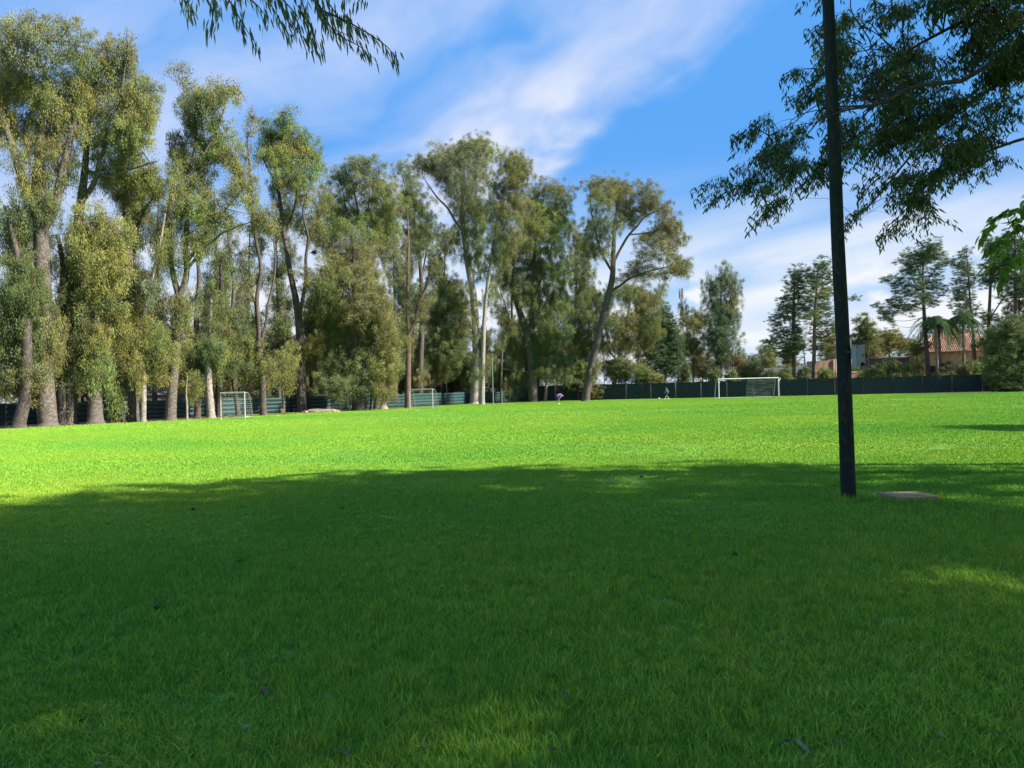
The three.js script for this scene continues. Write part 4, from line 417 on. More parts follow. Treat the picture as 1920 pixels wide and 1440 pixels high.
{n:'pine_tree',l:'tallest pine at the right edge of the picture, partly behind bright leaves',c:'tree',x:68.94,z:-101,k:'p',b:4,d:1.2,t:7,g:'pines beyond the green mesh fence',T:[[0,0,0,.34],[.22,6.69,0,.3],[.38,14,0,.24],[.55,22.06,0,.08]],L:[],C:[[.31,21.33,-.42,1.83,1,7],[1.29,19.69,-.22,1.64,1,7],[-.5,18.86,-.67,1.64,1,7],[.49,17.66,-1.5,2.01,1.1,7],[-1.16,16.24,-1.19,1.46,.82,7],[1.31,15.73,1,1.64,1,7],[-.18,14.89,-.65,1.83,1,7],[1.07,12.81,1.31,1.64,1,7],[-.97,12.86,-.75,1.28,.82,7],[1.26,9.59,-.7,1.64,1,7],[-.79,9.35,.03,1.46,.82,7],[2.41,18.34,-.93,1.83,1.83,7],[2.57,13.95,-.38,1.83,1.83,7]]},
{n:'broadleaf_tree',l:'dull green tree immediately right of the dark wooden pole',c:'tree',x:54.87,z:-116,k:'b',b:1,d:1.3,t:0,T:[[0,0,0,.2],[.12,3.85,0,.16],[.16,8.05,0,.08]],L:[],C:[[.08,11.07,1.37,1.69,1.32,0],[1.37,9.53,1.15,1.69,1.32,0],[-.5,8.57,.94,1.69,1.5,4],[1.82,7.5,.39,1.69,1.5,0],[.27,6.2,1.28,1.88,1.5,0],[-1.23,6.4,1.32,1.32,1.32,4],[2.27,5.64,.15,1.32,1.13,0]]},
{n:'autumn_tree',l:'yellowing round tree behind the brick wall',c:'tree',x:65.45,z:-128,k:'b',b:1,d:1.3,t:0,T:[[0,0,0,.2],[.13,3.96,0,.15],[.14,7.67,0,.08]],L:[],C:[[-.25,9.9,.68,1.87,1.14,1],[1.59,9.48,-1.35,1.66,1.14,1],[-1.41,8.45,.7,1.66,1.24,1],[.62,8.02,-.15,1.87,1.35,1],[2.47,7.98,.76,1.24,1.04,1],[-1.64,6.97,.43,1.24,.93,0]]},
{n:'large_bush',l:'big dark glossy bush at the right edge standing against the fence',c:'bush',x:60.33,z:-90,k:'b',b:1,d:1.5,t:4,T:[[0,0,0,.2],[.07,2.26,0,.14],[.05,5.51,0,.05]],L:[],C:[[1.05,8.36,0,1.6,1.02,4],[-.55,7.22,0,1.6,1.17,4],[1.51,6.52,0,1.89,1.6,4],[-1.51,5.81,0,1.31,1.17,4],[.03,5.12,0,1.89,1.6,4],[1.82,4.04,0,1.89,1.75,4],[-1.7,3.86,0,1.46,1.31,4],[-.17,2.65,0,2.04,1.6,4],[1.49,1.7,0,1.89,1.46,4],[-1.63,1.91,0,1.31,1.17,4],[-.75,.71,0,1.6,1.02,4],[1.12,.44,0,1.75,.87,4],[3.43,5.43,0,1.75,2.92,4],[3.43,1.2,0,1.75,1.75,4]]},
{n:'shrub',l:'low green shrub above the mesh fence in front of the brick wall left end',c:'shrub',x:50.68,z:-102,k:'b',b:1,d:1.5,t:3,g:'shrubs along the mesh fence',T:[[0,0,0,.07],[.11,1.38,0,.05],[-.01,2.27,0,.02]],L:[],C:[[-.39,2.94,0,.99,.99,3],[.58,3.58,0,.99,1.07,3],[.07,2.34,0,1.45,1.07,3]]},
{n:'shrub',l:'dark low shrub above the mesh fence in front of the brick wall middle',c:'shrub',x:52.45,z:-102,k:'b',b:1,d:1.5,t:4,g:'shrubs along the mesh fence',T:[[0,0,0,.07],[.11,1.33,0,.05],[-.01,2.22,0,.02]],L:[],C:[[-.37,3.49,0,.99,.99,4],[.58,3.76,0,.99,1.07,4],[.07,2.29,0,1.45,1.07,4]]},
{n:'shrub',l:'leafy shrub above the fence in front of the pink wall corner',c:'shrub',x:54.51,z:-102,k:'b',b:1,d:1.5,t:3,g:'shrubs along the mesh fence',T:[[0,0,0,.07],[.11,1.28,0,.05],[-.01,2.17,0,.02]],L:[],C:[[-.39,2.77,0,.99,.99,3],[.57,3.41,0,.99,1.07,3],[.07,2.24,0,1.45,1.07,3]]},
{n:'shrub',l:'small shrub above the fence left of the flat-topped pine trunk',c:'shrub',x:56.14,z:-102,k:'b',b:1,d:1.5,t:0,g:'shrubs along the mesh fence',T:[[0,0,0,.07],[.11,1.24,0,.05],[-.01,2.13,0,.02]],L:[],C:[[-.27,2.73,0,.74,.99,0],[.46,3.52,0,.74,1.07,0],[.07,2.2,0,1.09,1.07,0]]},
{n:'shrub',l:'dark shrub above the fence under the palm trunks',c:'shrub',x:59.67,z:-102,k:'b',b:1,d:1.5,t:4,g:'shrubs along the mesh fence',T:[[0,0,0,.07],[.11,1.16,0,.05],[-.01,2.04,0,.02]],L:[],C:[[-.44,3.01,0,1.12,.99,4],[.63,3.21,0,1.12,1.07,4],[.07,2.12,0,1.64,1.07,4]]},
{n:'shrub',l:'small shrub above the fence below the dark house window',c:'shrub',x:60.64,z:-99,k:'b',b:1,d:1.5,t:0,g:'shrubs along the mesh fence',T:[[0,0,0,.07],[.11,1.1,0,.05],[-.01,1.96,0,.02]],L:[],C:[[-.28,2.76,0,.78,.96,0],[.47,3.17,0,.78,1.04,0],[.07,2.03,0,1.15,1.04,0]]},
{n:'shrub',l:'bright green shrub above the fence right of the house window',c:'shrub',x:61.92,z:-99,k:'b',b:1,d:1.5,t:3,g:'shrubs along the mesh fence',T:[[0,0,0,.07],[.11,1.07,0,.05],[-.01,1.93,0,.02]],L:[],C:[[-.41,3.16,0,1.08,.96,3],[.62,3.13,0,1.08,1.04,3],[.07,2,0,1.59,1.04,3]]},
{n:'shrub',l:'light shrub above the fence touching the big dark bush',c:'shrub',x:63.35,z:-99,k:'b',b:1,d:1.5,t:3,g:'shrubs along the mesh fence',T:[[0,0,0,.07],[.11,1.03,0,.05],[-.01,1.9,0,.02]],L:[],C:[[-.29,2.55,0,.78,.96,3],[.48,3.17,0,.78,1.04,3],[.07,1.97,0,1.15,1.04,3]]},
{n:'background_tree',l:'shaded background tree at the left edge behind the leaning dark eucalyptus',c:'tree',x:-65.25,z:-92,k:'b',b:1,d:.95,t:4,g:'background trees beyond the corrugated fence',T:[[0,0,0,.3],[-.17,4.35,0,.22],[-.16,9.24,0,.06]],L:[],C:[[3.3,9.48,-1.02,2.88,2.13,4],[-2.06,8.64,-2.13,2.86,2.13,4],[3.99,7.51,1.99,2.83,2.13,4],[-5.05,6.75,-1.69,2.76,2.13,4],[-4.23,5.75,-.12,2.72,2.13,3],[-.44,4.68,-.69,2.67,2.13,0],[1.22,3.66,-.96,2.88,2.13,0],[-.51,2.73,1.13,2.85,2.13,5],[-.53,1.75,2.1,2.67,2.13,4]]},
{n:'background_tree',l:'background tree glimpsed between the leaning eucalyptus and the tallest trunk',c:'tree',x:-52,z:-80,k:'b',b:1,d:.95,t:4,g:'background trees beyond the corrugated fence',T:[[0,0,0,.3],[.27,4.74,0,.22],[.09,10.08,0,.06]],L:[],C:[[3.8,10.34,-1.16,2.93,2.32,4],[4.13,9.27,.77,2.98,2.32,0],[-3.56,8.39,-.96,2.93,2.32,4],[5.63,7.09,.31,3.24,2.32,4],[4.46,6.05,-.5,2.87,2.32,5],[.31,5.09,-1.73,3.16,2.32,0],[4.63,3.92,-1.74,3.11,2.32,4],[1.9,2.92,-1.44,2.98,2.32,5],[.44,1.89,2.07,3.1,2.32,0]]},
{n:'background_tree',l:'background tree filling the gap left of the flared pale trunk',c:'tree',x:-50.3,z:-86,k:'b',b:1,d:.95,t:4,g:'background trees beyond the corrugated fence',T:[[0,0,0,.3],[.19,5.24,0,.22],[.17,11.14,0,.06]],L:[],C:[[4.67,11.43,-.02,3.33,2.56,4],[-1.12,10.39,-1.5,3.25,2.56,4],[1.73,9.14,2.38,3.54,2.56,4],[-6.09,8.15,2.85,3.48,2.56,3],[-4.09,6.92,-.28,3.36,2.56,4],[2.89,5.57,-1.96,3.29,2.56,3],[1.31,4.42,-1.74,3.42,2.56,3],[2.41,3.22,-2.23,3.3,2.56,0],[-1.64,2.14,-.85,3.26,2.56,3]]},
{n:'background_tree',l:'background tree glimpsed right of the flared pale trunk',c:'tree',x:-44.65,z:-82,k:'b',b:1,d:.95,t:4,g:'background trees beyond the corrugated fence',T:[[0,0,0,.3],[.01,3.81,0,.22],[-.04,8.1,0,.06]],L:[],C:[[-1.33,8.42,-1.73,2.56,1.86,4],[.73,7.51,-1.07,2.48,1.86,3],[1.24,6.64,-.97,2.44,1.86,5],[-1.38,5.84,.27,2.32,1.86,4],[-1.82,5,1.66,2.6,1.86,3],[3.9,4,1.08,2.63,1.86,0],[-.93,3.26,-.36,2.5,1.86,4],[.82,2.36,-.33,2.31,1.86,5],[-1.27,1.56,.1,2.59,1.86,5]]},
{n:'background_tree',l:'low background tree right of the slim pale trunk above the grey roof',c:'tree',x:-46.15,z:-96,k:'b',b:1,d:.95,t:4,g:'background trees beyond the corrugated fence',T:[[0,0,0,.3],[-.01,3.87,0,.22],[.28,8.23,0,.06]],L:[],C:[[-2.77,8.59,-.55,2.69,1.89,0],[.17,7.65,-.61,2.28,1.89,3],[-.53,6.79,-1.69,2.34,1.89,4],[3.14,5.83,-.88,2.4,1.89,4],[2.44,4.98,1.83,2.37,1.89,4],[-.73,4.18,-1.62,2.63,1.89,3],[-.99,3.32,.01,2.62,1.89,3],[-1.71,2.46,.5,2.32,1.89,4],[2.53,1.49,1.48,2.46,1.89,5]]},
{n:'background_tree',l:'background tree behind the young sapling',c:'tree',x:-38.87,z:-88,k:'b',b:1,d:.95,t:4,g:'background trees beyond the corrugated fence',T:[[0,0,0,.3],[.3,4.71,0,.22],[.06,10.03,0,.06]],L:[],C:[[3.48,10.29,-1.48,3.16,2.31,5],[3.66,9.23,-1.12,2.96,2.31,0],[5.51,8.12,-1.3,3.14,2.31,4],[5.04,7.07,-.5,3.03,2.31,4],[-.04,6.13,-.26,2.92,2.31,4],[-2.24,5.13,2.24,2.99,2.31,5],[1.25,3.98,1.74,3.03,2.31,4],[1.57,2.91,1.85,3.01,2.31,3],[-.73,1.9,-2.43,3.08,2.31,4]]},
{n:'background_tree',l:'background tree directly behind the left goal',c:'tree',x:-32.61,z:-84,k:'b',b:1,d:.95,t:4,g:'background trees beyond the corrugated fence',T:[[0,0,0,.3],[.13,3.75,0,.22],[.06,7.99,0,.06]],L:[],C:[[.59,8.25,-1.96,2.54,1.84,4],[-3.35,7.51,.86,2.5,1.84,5],[-3.71,6.67,1.68,2.58,1.84,4],[3.41,5.65,-.11,2.52,1.84,3],[-2.74,4.95,.33,2.29,1.84,5],[-2.31,4.1,-1.97,2.39,1.84,4],[3.24,3.11,-.43,2.4,1.84,5],[1,2.32,1.82,2.59,1.84,5],[-1.16,1.53,1.32,2.45,1.84,3]]},
{n:'background_tree',l:'low background tree just right of the left goal',c:'tree',x:-36.07,z:-100,k:'e',b:1,d:.95,t:4,g:'background trees beyond the corrugated fence',T:[[0,0,0,.3],[.04,3.74,0,.22],[-.01,7.96,0,.06]],L:[],C:[[.79,8.22,1.41,2.4,2,5],[2.03,7.35,1.92,2.46,2,4],[-4.29,6.66,-1.11,2.67,2,0],[-2.85,5.78,-1.78,2.76,2,4],[-2.85,4.94,-1.46,2.57,2,0],[3.05,3.95,.1,2.78,2,4],[.22,3.18,.85,2.82,2,4],[-2.89,2.41,1.82,2.5,2,5],[1.42,1.46,.91,2.5,2,0]]},
{n:'background_tree',l:'background tree behind the slim leafy sapling',c:'tree',x:-30.82,z:-98,k:'b',b:1,d:.95,t:4,g:'background trees beyond the corrugated fence',T:[[0,0,0,.3],[-.02,3.78,0,.22],[.58,8.02,0,.06]],L:[],C:[[3.53,8.23,.56,2.3,1.85,4],[-1.48,7.5,1.12,2.56,1.85,5],[3.47,6.53,-.19,2.64,1.85,4],[3.43,5.68,.19,2.27,1.85,5],[-2.86,4.98,-1.76,2.32,1.85,5],[.57,4.05,1.1,2.36,1.85,4],[.34,3.2,-1.03,2.34,1.85,4],[1.89,2.32,1.78,2.57,1.85,4],[1.22,1.48,.63,2.64,1.85,0]]},
{n:'background_tree',l:'background tree behind the heavy dark left-leaning trunk',c:'tree',x:-26.67,z:-92,k:'b',b:1,d:.95,t:4,g:'background trees beyond the corrugated fence',T:[[0,0,0,.3],[-.06,5.03,0,.22],[.21,10.69,0,.06]],L:[],C:[[2.57,11.01,-.98,3.03,2.46,5],[-5.09,10.06,-2.11,3.43,2.46,5],[3.65,8.71,-1.28,3.12,2.46,4],[-5.17,7.8,.69,3.06,2.46,4],[-4.23,6.64,1.1,3.35,2.46,5],[-2.26,5.46,-1.95,3.05,2.46,3],[3.26,4.19,-2.19,3.09,2.46,5],[4.39,3.04,.14,3.43,2.46,4],[-2.22,2.07,.47,3.45,2.46,3]]},
{n:'background_tree',l:'background tree at the left flank of the bushy tree',c:'tree',x:-24.64,z:-96,k:'e',b:1,d:.95,t:4,g:'background trees beyond the corrugated fence',T:[[0,0,0,.3],[.17,4.63,0,.22],[.16,9.85,0,.06]],L:[],C:[[2.16,10.14,-.56,3.02,2.47,5],[1.78,9.11,-1.4,3.06,2.47,5],[-.34,8.12,.56,3.33,2.47,4],[1.96,7.02,-2.43,3,2.47,0],[-.88,6.05,-1,3.04,2.47,5],[-4.4,5.09,-.21,3.27,2.47,4],[.04,3.94,2.46,3.25,2.47,4],[.57,2.88,.73,3.07,2.47,5],[-.43,1.86,2.1,3.32,2.47,4]]},
{n:'background_tree',l:'background tree at the right flank of the bushy tree',c:'tree',x:-17.23,z:-112,k:'b',b:1,d:.95,t:4,g:'background trees beyond the corrugated fence',T:[[0,0,0,.3],[.41,5.82,0,.22],[.22,12.4,0,.06]],L:[],C:[[-4.14,12.94,-.16,4,2.85,0],[4.5,11.41,-1.53,3.51,2.85,5],[-2.07,10.26,-1.55,3.71,2.85,3],[1.42,8.86,2.92,3.85,2.85,5],[2.86,7.51,1.19,3.51,2.85,4],[6.65,6.11,-1.11,3.51,2.85,0],[.14,4.96,-2.78,3.53,2.85,5],[1.24,3.62,-.01,3.96,2.85,4],[-.66,2.35,1.05,3.65,2.85,0]]},
{n:'background_tree',l:'background tree behind the middle small goal',c:'tree',x:-15.17,z:-120,k:'e',b:1,d:.95,t:4,g:'background trees beyond the corrugated fence',T:[[0,0,0,.3],[.08,4.78,0,.22],[.67,10.15,0,.06]],L:[],C:[[2.86,10.45,-.4,3.07,2.55,0],[1.8,9.4,-1.26,3.14,2.55,4],[5.29,8.24,.89,3.24,2.55,3],[-3.81,7.39,2.19,3.12,2.55,4],[-2.16,6.27,-1.38,3.05,2.55,0],[.56,5.13,-2.51,3.27,2.55,4],[-3.71,4.16,-.96,3.61,2.55,5],[3.13,2.91,-.48,3.66,2.55,4],[-.16,1.92,1.08,3.58,2.55,4]]},
{n:'background_tree',l:'background tree behind the rounded mid-green eucalyptus',c:'tree',x:-10.99,z:-118,k:'b',b:1,d:.95,t:4,g:'background trees beyond the corrugated fence',T:[[0,0,0,.3],[-.2,4.68,0,.22],[.47,9.93,0,.06]],L:[],C:[[2.17,10.23,-1.51,3.03,2.29,3],[.84,9.21,1.4,2.85,2.29,3],[-1.15,8.21,1.25,3.17,2.29,4],[-3.92,7.23,.02,3.06,2.29,4],[4.08,5.98,-1.59,3.28,2.29,3],[4.07,4.93,2.25,2.91,2.29,4],[-.09,3.98,-.89,2.86,2.29,3],[-2.25,2.98,1.72,3.26,2.29,4],[2.71,1.8,-1.3,2.93,2.29,3]]},
{n:'background_tree',l:'low background tree behind the white trunk',c:'tree',x:-7.42,z:-124,k:'b',b:1,d:.95,t:4,g:'background trees beyond the corrugated fence',T:[[0,0,0,.3],[-.09,3.41,0,.22],[.12,7.23,0,.06]],L:[],C:[[2,7.44,-1.03,2.23,1.67,0],[2.31,6.67,.91,2.13,1.67,5],[-3.18,6.04,-.84,2.48,1.67,4],[-2.16,5.24,1.86,2.49,1.67,0],[-3.49,4.51,-.01,2.09,1.67,5],[2.37,3.6,-1.29,2.49,1.67,0],[-1.48,2.93,-1.07,2.35,1.67,4],[-2.59,2.19,-.3,2.21,1.67,5],[1.67,1.32,.62,2.27,1.67,0]]},
{n:'background_tree',l:'low background tree behind the crooked leafless eucalyptus',c:'tree',x:-2.29,z:-128,k:'e',b:1,d:.95,t:4,g:'background trees beyond the corrugated fence',T:[[0,0,0,.3],[.2,3.07,0,.22],[-.18,6.53,0,.06]],L:[],C:[[-1.72,6.8,1.81,2.45,1.64,4],[-2.88,6.13,-1.14,1.95,1.64,5],[2.65,5.31,-.39,2.21,1.64,5],[-.16,4.69,-1.07,2.25,1.64,0],[3.71,3.9,1.52,1.95,1.64,0],[3.71,3.21,-1.16,1.96,1.64,0],[2.76,2.54,-1.47,1.99,1.64,3],[-1.54,1.96,-1.45,2,1.64,3],[1.66,1.19,-.36,2.06,1.64,3]]},
{n:'background_tree',l:'background tree left of the massive multi-trunk eucalyptus',c:'tree',x:2.05,z:-122,k:'e',b:1,d:.95,t:4,g:'background trees beyond the corrugated fence',T:[[0,0,0,.3],[.36,4.67,0,.22],[-.03,9.95,0,.06]],L:[],C:[[2.72,10.23,2.21,3.36,2.49,5],[-3.38,9.33,2.26,3.57,2.49,0],[-1.39,8.22,1.27,3.3,2.49,3],[4.52,7.02,2.78,3.39,2.49,4],[1.31,6.05,2.17,3.05,2.49,0],[-3.49,5.12,-.98,3.46,2.49,3],[-3.5,4.06,-1.61,3.1,2.49,0],[-2.78,2.99,2.33,3.24,2.49,4],[1.87,1.83,1.46,3.58,2.49,4]]},
{n:'background_tree',l:'background tree behind the pale silvery shrub',c:'tree',x:9.04,z:-126,k:'b',b:1,d:.95,t:4,g:'background trees beyond the corrugated fence',T:[[0,0,0,.3],[-.02,4.74,0,.22],[-.12,10.09,0,.06]],L:[],C:[[-1.88,10.49,-2.13,2.76,2.32,4],[-3.38,9.45,.76,2.8,2.32,3],[-3.6,8.39,-.59,2.93,2.32,4],[-1.51,7.27,-.69,3.33,2.32,4],[-1.82,6.21,-.88,3.18,2.32,3],[-1.17,5.13,-1.54,2.82,2.32,3],[-2.66,4.1,-2.27,2.77,2.32,5],[3.84,2.87,-1.14,3.15,2.32,0],[3.09,1.82,-.73,2.98,2.32,3]]},
{n:'background_tree',l:'far tree on the skyline left of the low grey roof',c:'tree',x:49.82,z:-150,k:'b',b:1,d:.95,t:4,g:'background trees beyond the corrugated fence',T:[[0,0,0,.3],[-.19,2.97,0,.22],[.63,6.29,0,.06]],L:[],C:[[2.43,6.47,1.39,1.85,1.45,0],[2.36,5.8,-1.38,2.23,1.45,3],[-2.75,5.26,1.6,2.09,1.45,4],[3.69,4.44,-.88,1.64,1.45,4],[.75,3.84,-.51,2.17,1.45,3],[-.05,3.19,.96,1.81,1.45,0],[.35,2.51,.98,1.84,1.45,5],[1.87,1.81,-.22,1.97,1.45,3],[.92,1.17,-1.35,1.7,1.45,4]]},
{n:'background_tree',l:'far tree on the skyline hidden partly by the dark wooden pole',c:'tree',x:63.71,z:-140,k:'e',b:1,d:.95,t:4,g:'background trees beyond the corrugated fence',T:[[0,0,0,.3],[.39,3.77,0,.22],[.73,8.01,0,.06]],L:[],C:[[-2.8,8.38,-.12,2.81,2.01,0],[-.74,7.48,-.62,2.96,2.01,3],[-3.3,6.69,1.75,2.53,2.01,5],[-2.71,5.83,-1.43,2.83,2.01,4],[.6,4.9,-.53,2.36,2.01,5],[2.9,3.99,1.53,2.33,2.01,3],[-.24,3.22,-1.93,2.49,2.01,3],[-3.08,2.44,-.41,2.76,2.01,0],[.4,1.5,1.34,2.61,2.01,3]]},
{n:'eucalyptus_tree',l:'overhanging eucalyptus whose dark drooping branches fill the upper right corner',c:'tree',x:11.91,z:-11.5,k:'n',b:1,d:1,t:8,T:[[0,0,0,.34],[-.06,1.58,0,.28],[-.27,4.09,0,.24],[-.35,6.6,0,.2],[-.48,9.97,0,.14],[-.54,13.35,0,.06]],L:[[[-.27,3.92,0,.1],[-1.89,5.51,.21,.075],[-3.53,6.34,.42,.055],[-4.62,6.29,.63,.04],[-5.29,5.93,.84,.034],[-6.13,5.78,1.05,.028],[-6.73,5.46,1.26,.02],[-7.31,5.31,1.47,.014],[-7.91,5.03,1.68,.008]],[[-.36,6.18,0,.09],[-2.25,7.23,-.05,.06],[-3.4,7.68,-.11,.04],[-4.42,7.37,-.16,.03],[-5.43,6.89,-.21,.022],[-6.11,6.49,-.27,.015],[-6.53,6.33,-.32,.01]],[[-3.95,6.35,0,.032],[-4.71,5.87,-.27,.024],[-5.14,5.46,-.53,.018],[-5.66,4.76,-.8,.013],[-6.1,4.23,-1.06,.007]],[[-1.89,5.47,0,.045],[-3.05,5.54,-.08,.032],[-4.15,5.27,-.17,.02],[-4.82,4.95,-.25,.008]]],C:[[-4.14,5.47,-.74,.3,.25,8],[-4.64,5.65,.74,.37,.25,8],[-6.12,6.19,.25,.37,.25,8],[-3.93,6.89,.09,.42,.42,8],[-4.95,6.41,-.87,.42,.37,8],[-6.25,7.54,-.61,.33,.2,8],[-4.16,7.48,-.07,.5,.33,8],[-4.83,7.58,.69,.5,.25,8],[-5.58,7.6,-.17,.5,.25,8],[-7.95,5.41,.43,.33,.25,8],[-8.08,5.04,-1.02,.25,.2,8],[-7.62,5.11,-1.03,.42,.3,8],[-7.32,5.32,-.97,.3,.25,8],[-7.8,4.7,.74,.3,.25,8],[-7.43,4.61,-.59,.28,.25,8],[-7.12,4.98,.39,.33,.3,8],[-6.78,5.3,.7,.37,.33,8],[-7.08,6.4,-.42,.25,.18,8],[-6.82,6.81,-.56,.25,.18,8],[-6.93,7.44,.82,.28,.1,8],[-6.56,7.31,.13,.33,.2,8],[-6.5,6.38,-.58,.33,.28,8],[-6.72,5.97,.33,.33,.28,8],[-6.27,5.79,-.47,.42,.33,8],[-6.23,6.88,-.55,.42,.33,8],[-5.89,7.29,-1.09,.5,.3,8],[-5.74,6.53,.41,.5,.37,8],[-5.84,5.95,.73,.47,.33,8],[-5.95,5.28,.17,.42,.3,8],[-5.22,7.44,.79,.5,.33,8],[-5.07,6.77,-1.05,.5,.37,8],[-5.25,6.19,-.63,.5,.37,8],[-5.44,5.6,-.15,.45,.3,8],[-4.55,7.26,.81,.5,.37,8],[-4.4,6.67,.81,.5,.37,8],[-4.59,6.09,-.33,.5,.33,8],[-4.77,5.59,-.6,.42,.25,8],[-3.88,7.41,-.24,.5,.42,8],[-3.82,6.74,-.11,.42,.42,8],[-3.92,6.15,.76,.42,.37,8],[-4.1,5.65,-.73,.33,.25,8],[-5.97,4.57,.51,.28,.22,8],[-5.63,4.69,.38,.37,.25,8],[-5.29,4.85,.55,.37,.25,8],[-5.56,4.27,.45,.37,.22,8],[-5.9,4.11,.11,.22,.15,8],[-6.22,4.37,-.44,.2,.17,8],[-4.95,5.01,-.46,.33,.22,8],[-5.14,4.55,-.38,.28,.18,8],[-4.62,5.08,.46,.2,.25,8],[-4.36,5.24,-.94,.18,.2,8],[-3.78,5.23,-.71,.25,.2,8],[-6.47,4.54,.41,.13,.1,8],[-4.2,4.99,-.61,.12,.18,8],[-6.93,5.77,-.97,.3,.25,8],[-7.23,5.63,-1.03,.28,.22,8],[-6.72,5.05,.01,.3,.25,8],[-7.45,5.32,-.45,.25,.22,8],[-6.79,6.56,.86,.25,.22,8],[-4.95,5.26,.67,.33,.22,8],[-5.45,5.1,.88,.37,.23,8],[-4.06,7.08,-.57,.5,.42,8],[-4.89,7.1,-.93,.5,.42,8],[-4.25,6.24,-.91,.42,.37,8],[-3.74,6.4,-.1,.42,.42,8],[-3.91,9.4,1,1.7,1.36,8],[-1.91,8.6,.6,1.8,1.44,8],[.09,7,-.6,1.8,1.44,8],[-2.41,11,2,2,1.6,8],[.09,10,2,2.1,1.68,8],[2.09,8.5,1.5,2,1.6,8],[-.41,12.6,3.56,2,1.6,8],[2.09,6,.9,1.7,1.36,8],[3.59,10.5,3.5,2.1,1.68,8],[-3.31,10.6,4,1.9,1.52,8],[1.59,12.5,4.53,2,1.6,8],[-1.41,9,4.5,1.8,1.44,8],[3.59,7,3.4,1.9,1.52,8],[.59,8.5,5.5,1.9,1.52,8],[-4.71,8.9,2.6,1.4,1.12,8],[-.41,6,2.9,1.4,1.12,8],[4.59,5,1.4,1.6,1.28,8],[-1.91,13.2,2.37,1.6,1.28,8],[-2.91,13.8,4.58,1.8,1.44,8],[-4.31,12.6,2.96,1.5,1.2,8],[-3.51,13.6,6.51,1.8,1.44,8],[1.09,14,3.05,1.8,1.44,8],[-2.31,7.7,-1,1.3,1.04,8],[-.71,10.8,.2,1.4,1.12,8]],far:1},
{n:'eucalyptus_tree',l:'nearest shade eucalyptus standing beside the photographer, out of the picture to the right',c:'tree',x:11.5,z:-2.5,k:'n',b:0,d:.8,t:8,T:[[0,0,0,.42],[-.1,3,.1,.34],[.1,6,0,.28],[0,9,-.2,.2],[.1,12,-.1,.12],[0,14.5,0,.05]],L:[],C:[[-4.5,8,-3.1,1.9,1.52,8],[-2,6.8,-3.6,1.9,1.52,8],[.5,5.6,-3.4,1.8,1.44,8],[-4,11,-4.1,2,1.6,8],[-1,9.5,-4.1,2.1,1.68,8],[2,8,-3.1,2.1,1.68,8],[-5,8.6,-.6,1.9,1.52,8],[-2.5,6.5,-.7,1.9,1.52,8],[.5,5.5,-.6,1.8,1.44,8],[-3.5,11.5,-1.1,2.1,1.68,8],[-.5,10,-1.3,2.2,1.76,8],[2.5,7.5,-.6,2.1,1.68,8],[-1.5,13,-2.1,2,1.6,8],[1.5,12,-2.1,2.1,1.68,8],[-4.5,7.8,2.1,1.9,1.52,8],[-1.5,6.4,2.1,2,1.6,8],[-2.5,11,1.9,2.2,1.76,8],[1,9.5,1.9,2.2,1.76,8],[-.5,13.2,.9,2,1.6,8],[3,10,.9,2,1.6,8],[-4.5,8.5,4.9,2,1.6,8],[-1.5,8,4.9,2.2,1.76,8],[1.5,8,4.9,2.2,1.76,8],[-2.5,11.5,4.4,2.1,1.68,8],[.5,11.5,4.4,2.1,1.68,8],[4,6,-3.1,1.8,1.44,8],[4,6,1.4,1.8,1.44,8],[-3,9.5,-2.1,1.8,1.44,8],[-4.7,9.6,-2.3,1.6,1.28,8],[-3.3,8.6,.7,1.8,1.44,8],[-1.7,8.2,-2.5,1.7,1.36,8],[-3.7,6.8,-1.5,1.5,1.2,8],[-2.1,11.8,-2.9,1.7,1.36,8],[-2.9,7.2,-1.9,1.7,1.36,8],[-1.9,8.4,-1.3,1.6,1.28,8],[.1,9.8,-2.1,1.7,1.36,8],[-4.3,6.4,-1.3,1.3,1.04,8],[-3.3,7.4,-.5,1.5,1.2,8],[-1.1,9.2,-.7,1.6,1.28,8],[-1.7,6,-3.7,1.5,1.2,8],[-.3,7.2,-4,1.6,1.28,8],[-.9,5.2,-4.7,1.3,1.04,8]],two:1},
{n:'broadleaf_tree',l:'bright green sunlit leafy branch entering at the right edge above the pines',c:'tree',x:12.36,z:-12.8,k:'m',b:1,d:.7,t:9,T:[[0,0,0,.2],[-.11,2.53,0,.16],[-.41,4.86,0,.12],[-.72,6.73,0,.06]],L:[[[-.25,3.92,0,.09],[-1.53,4.42,.12,.07],[-2.74,4.36,.24,.04],[-3.58,4.19,.36,.015]]],C:[[-3.67,4.36,0,.24,.2,9],[-3.47,4.1,0,.26,.24,9],[-3.72,4.03,.2,.19,.17,9],[-3.55,3.86,0,.17,.15,9],[-3.25,4.28,0,.28,.37,9],[-2.74,4.45,0,.56,.46,9],[-1.88,5.08,0,.56,.46,9],[-3.1,4.83,.3,.28,.28,9]]},
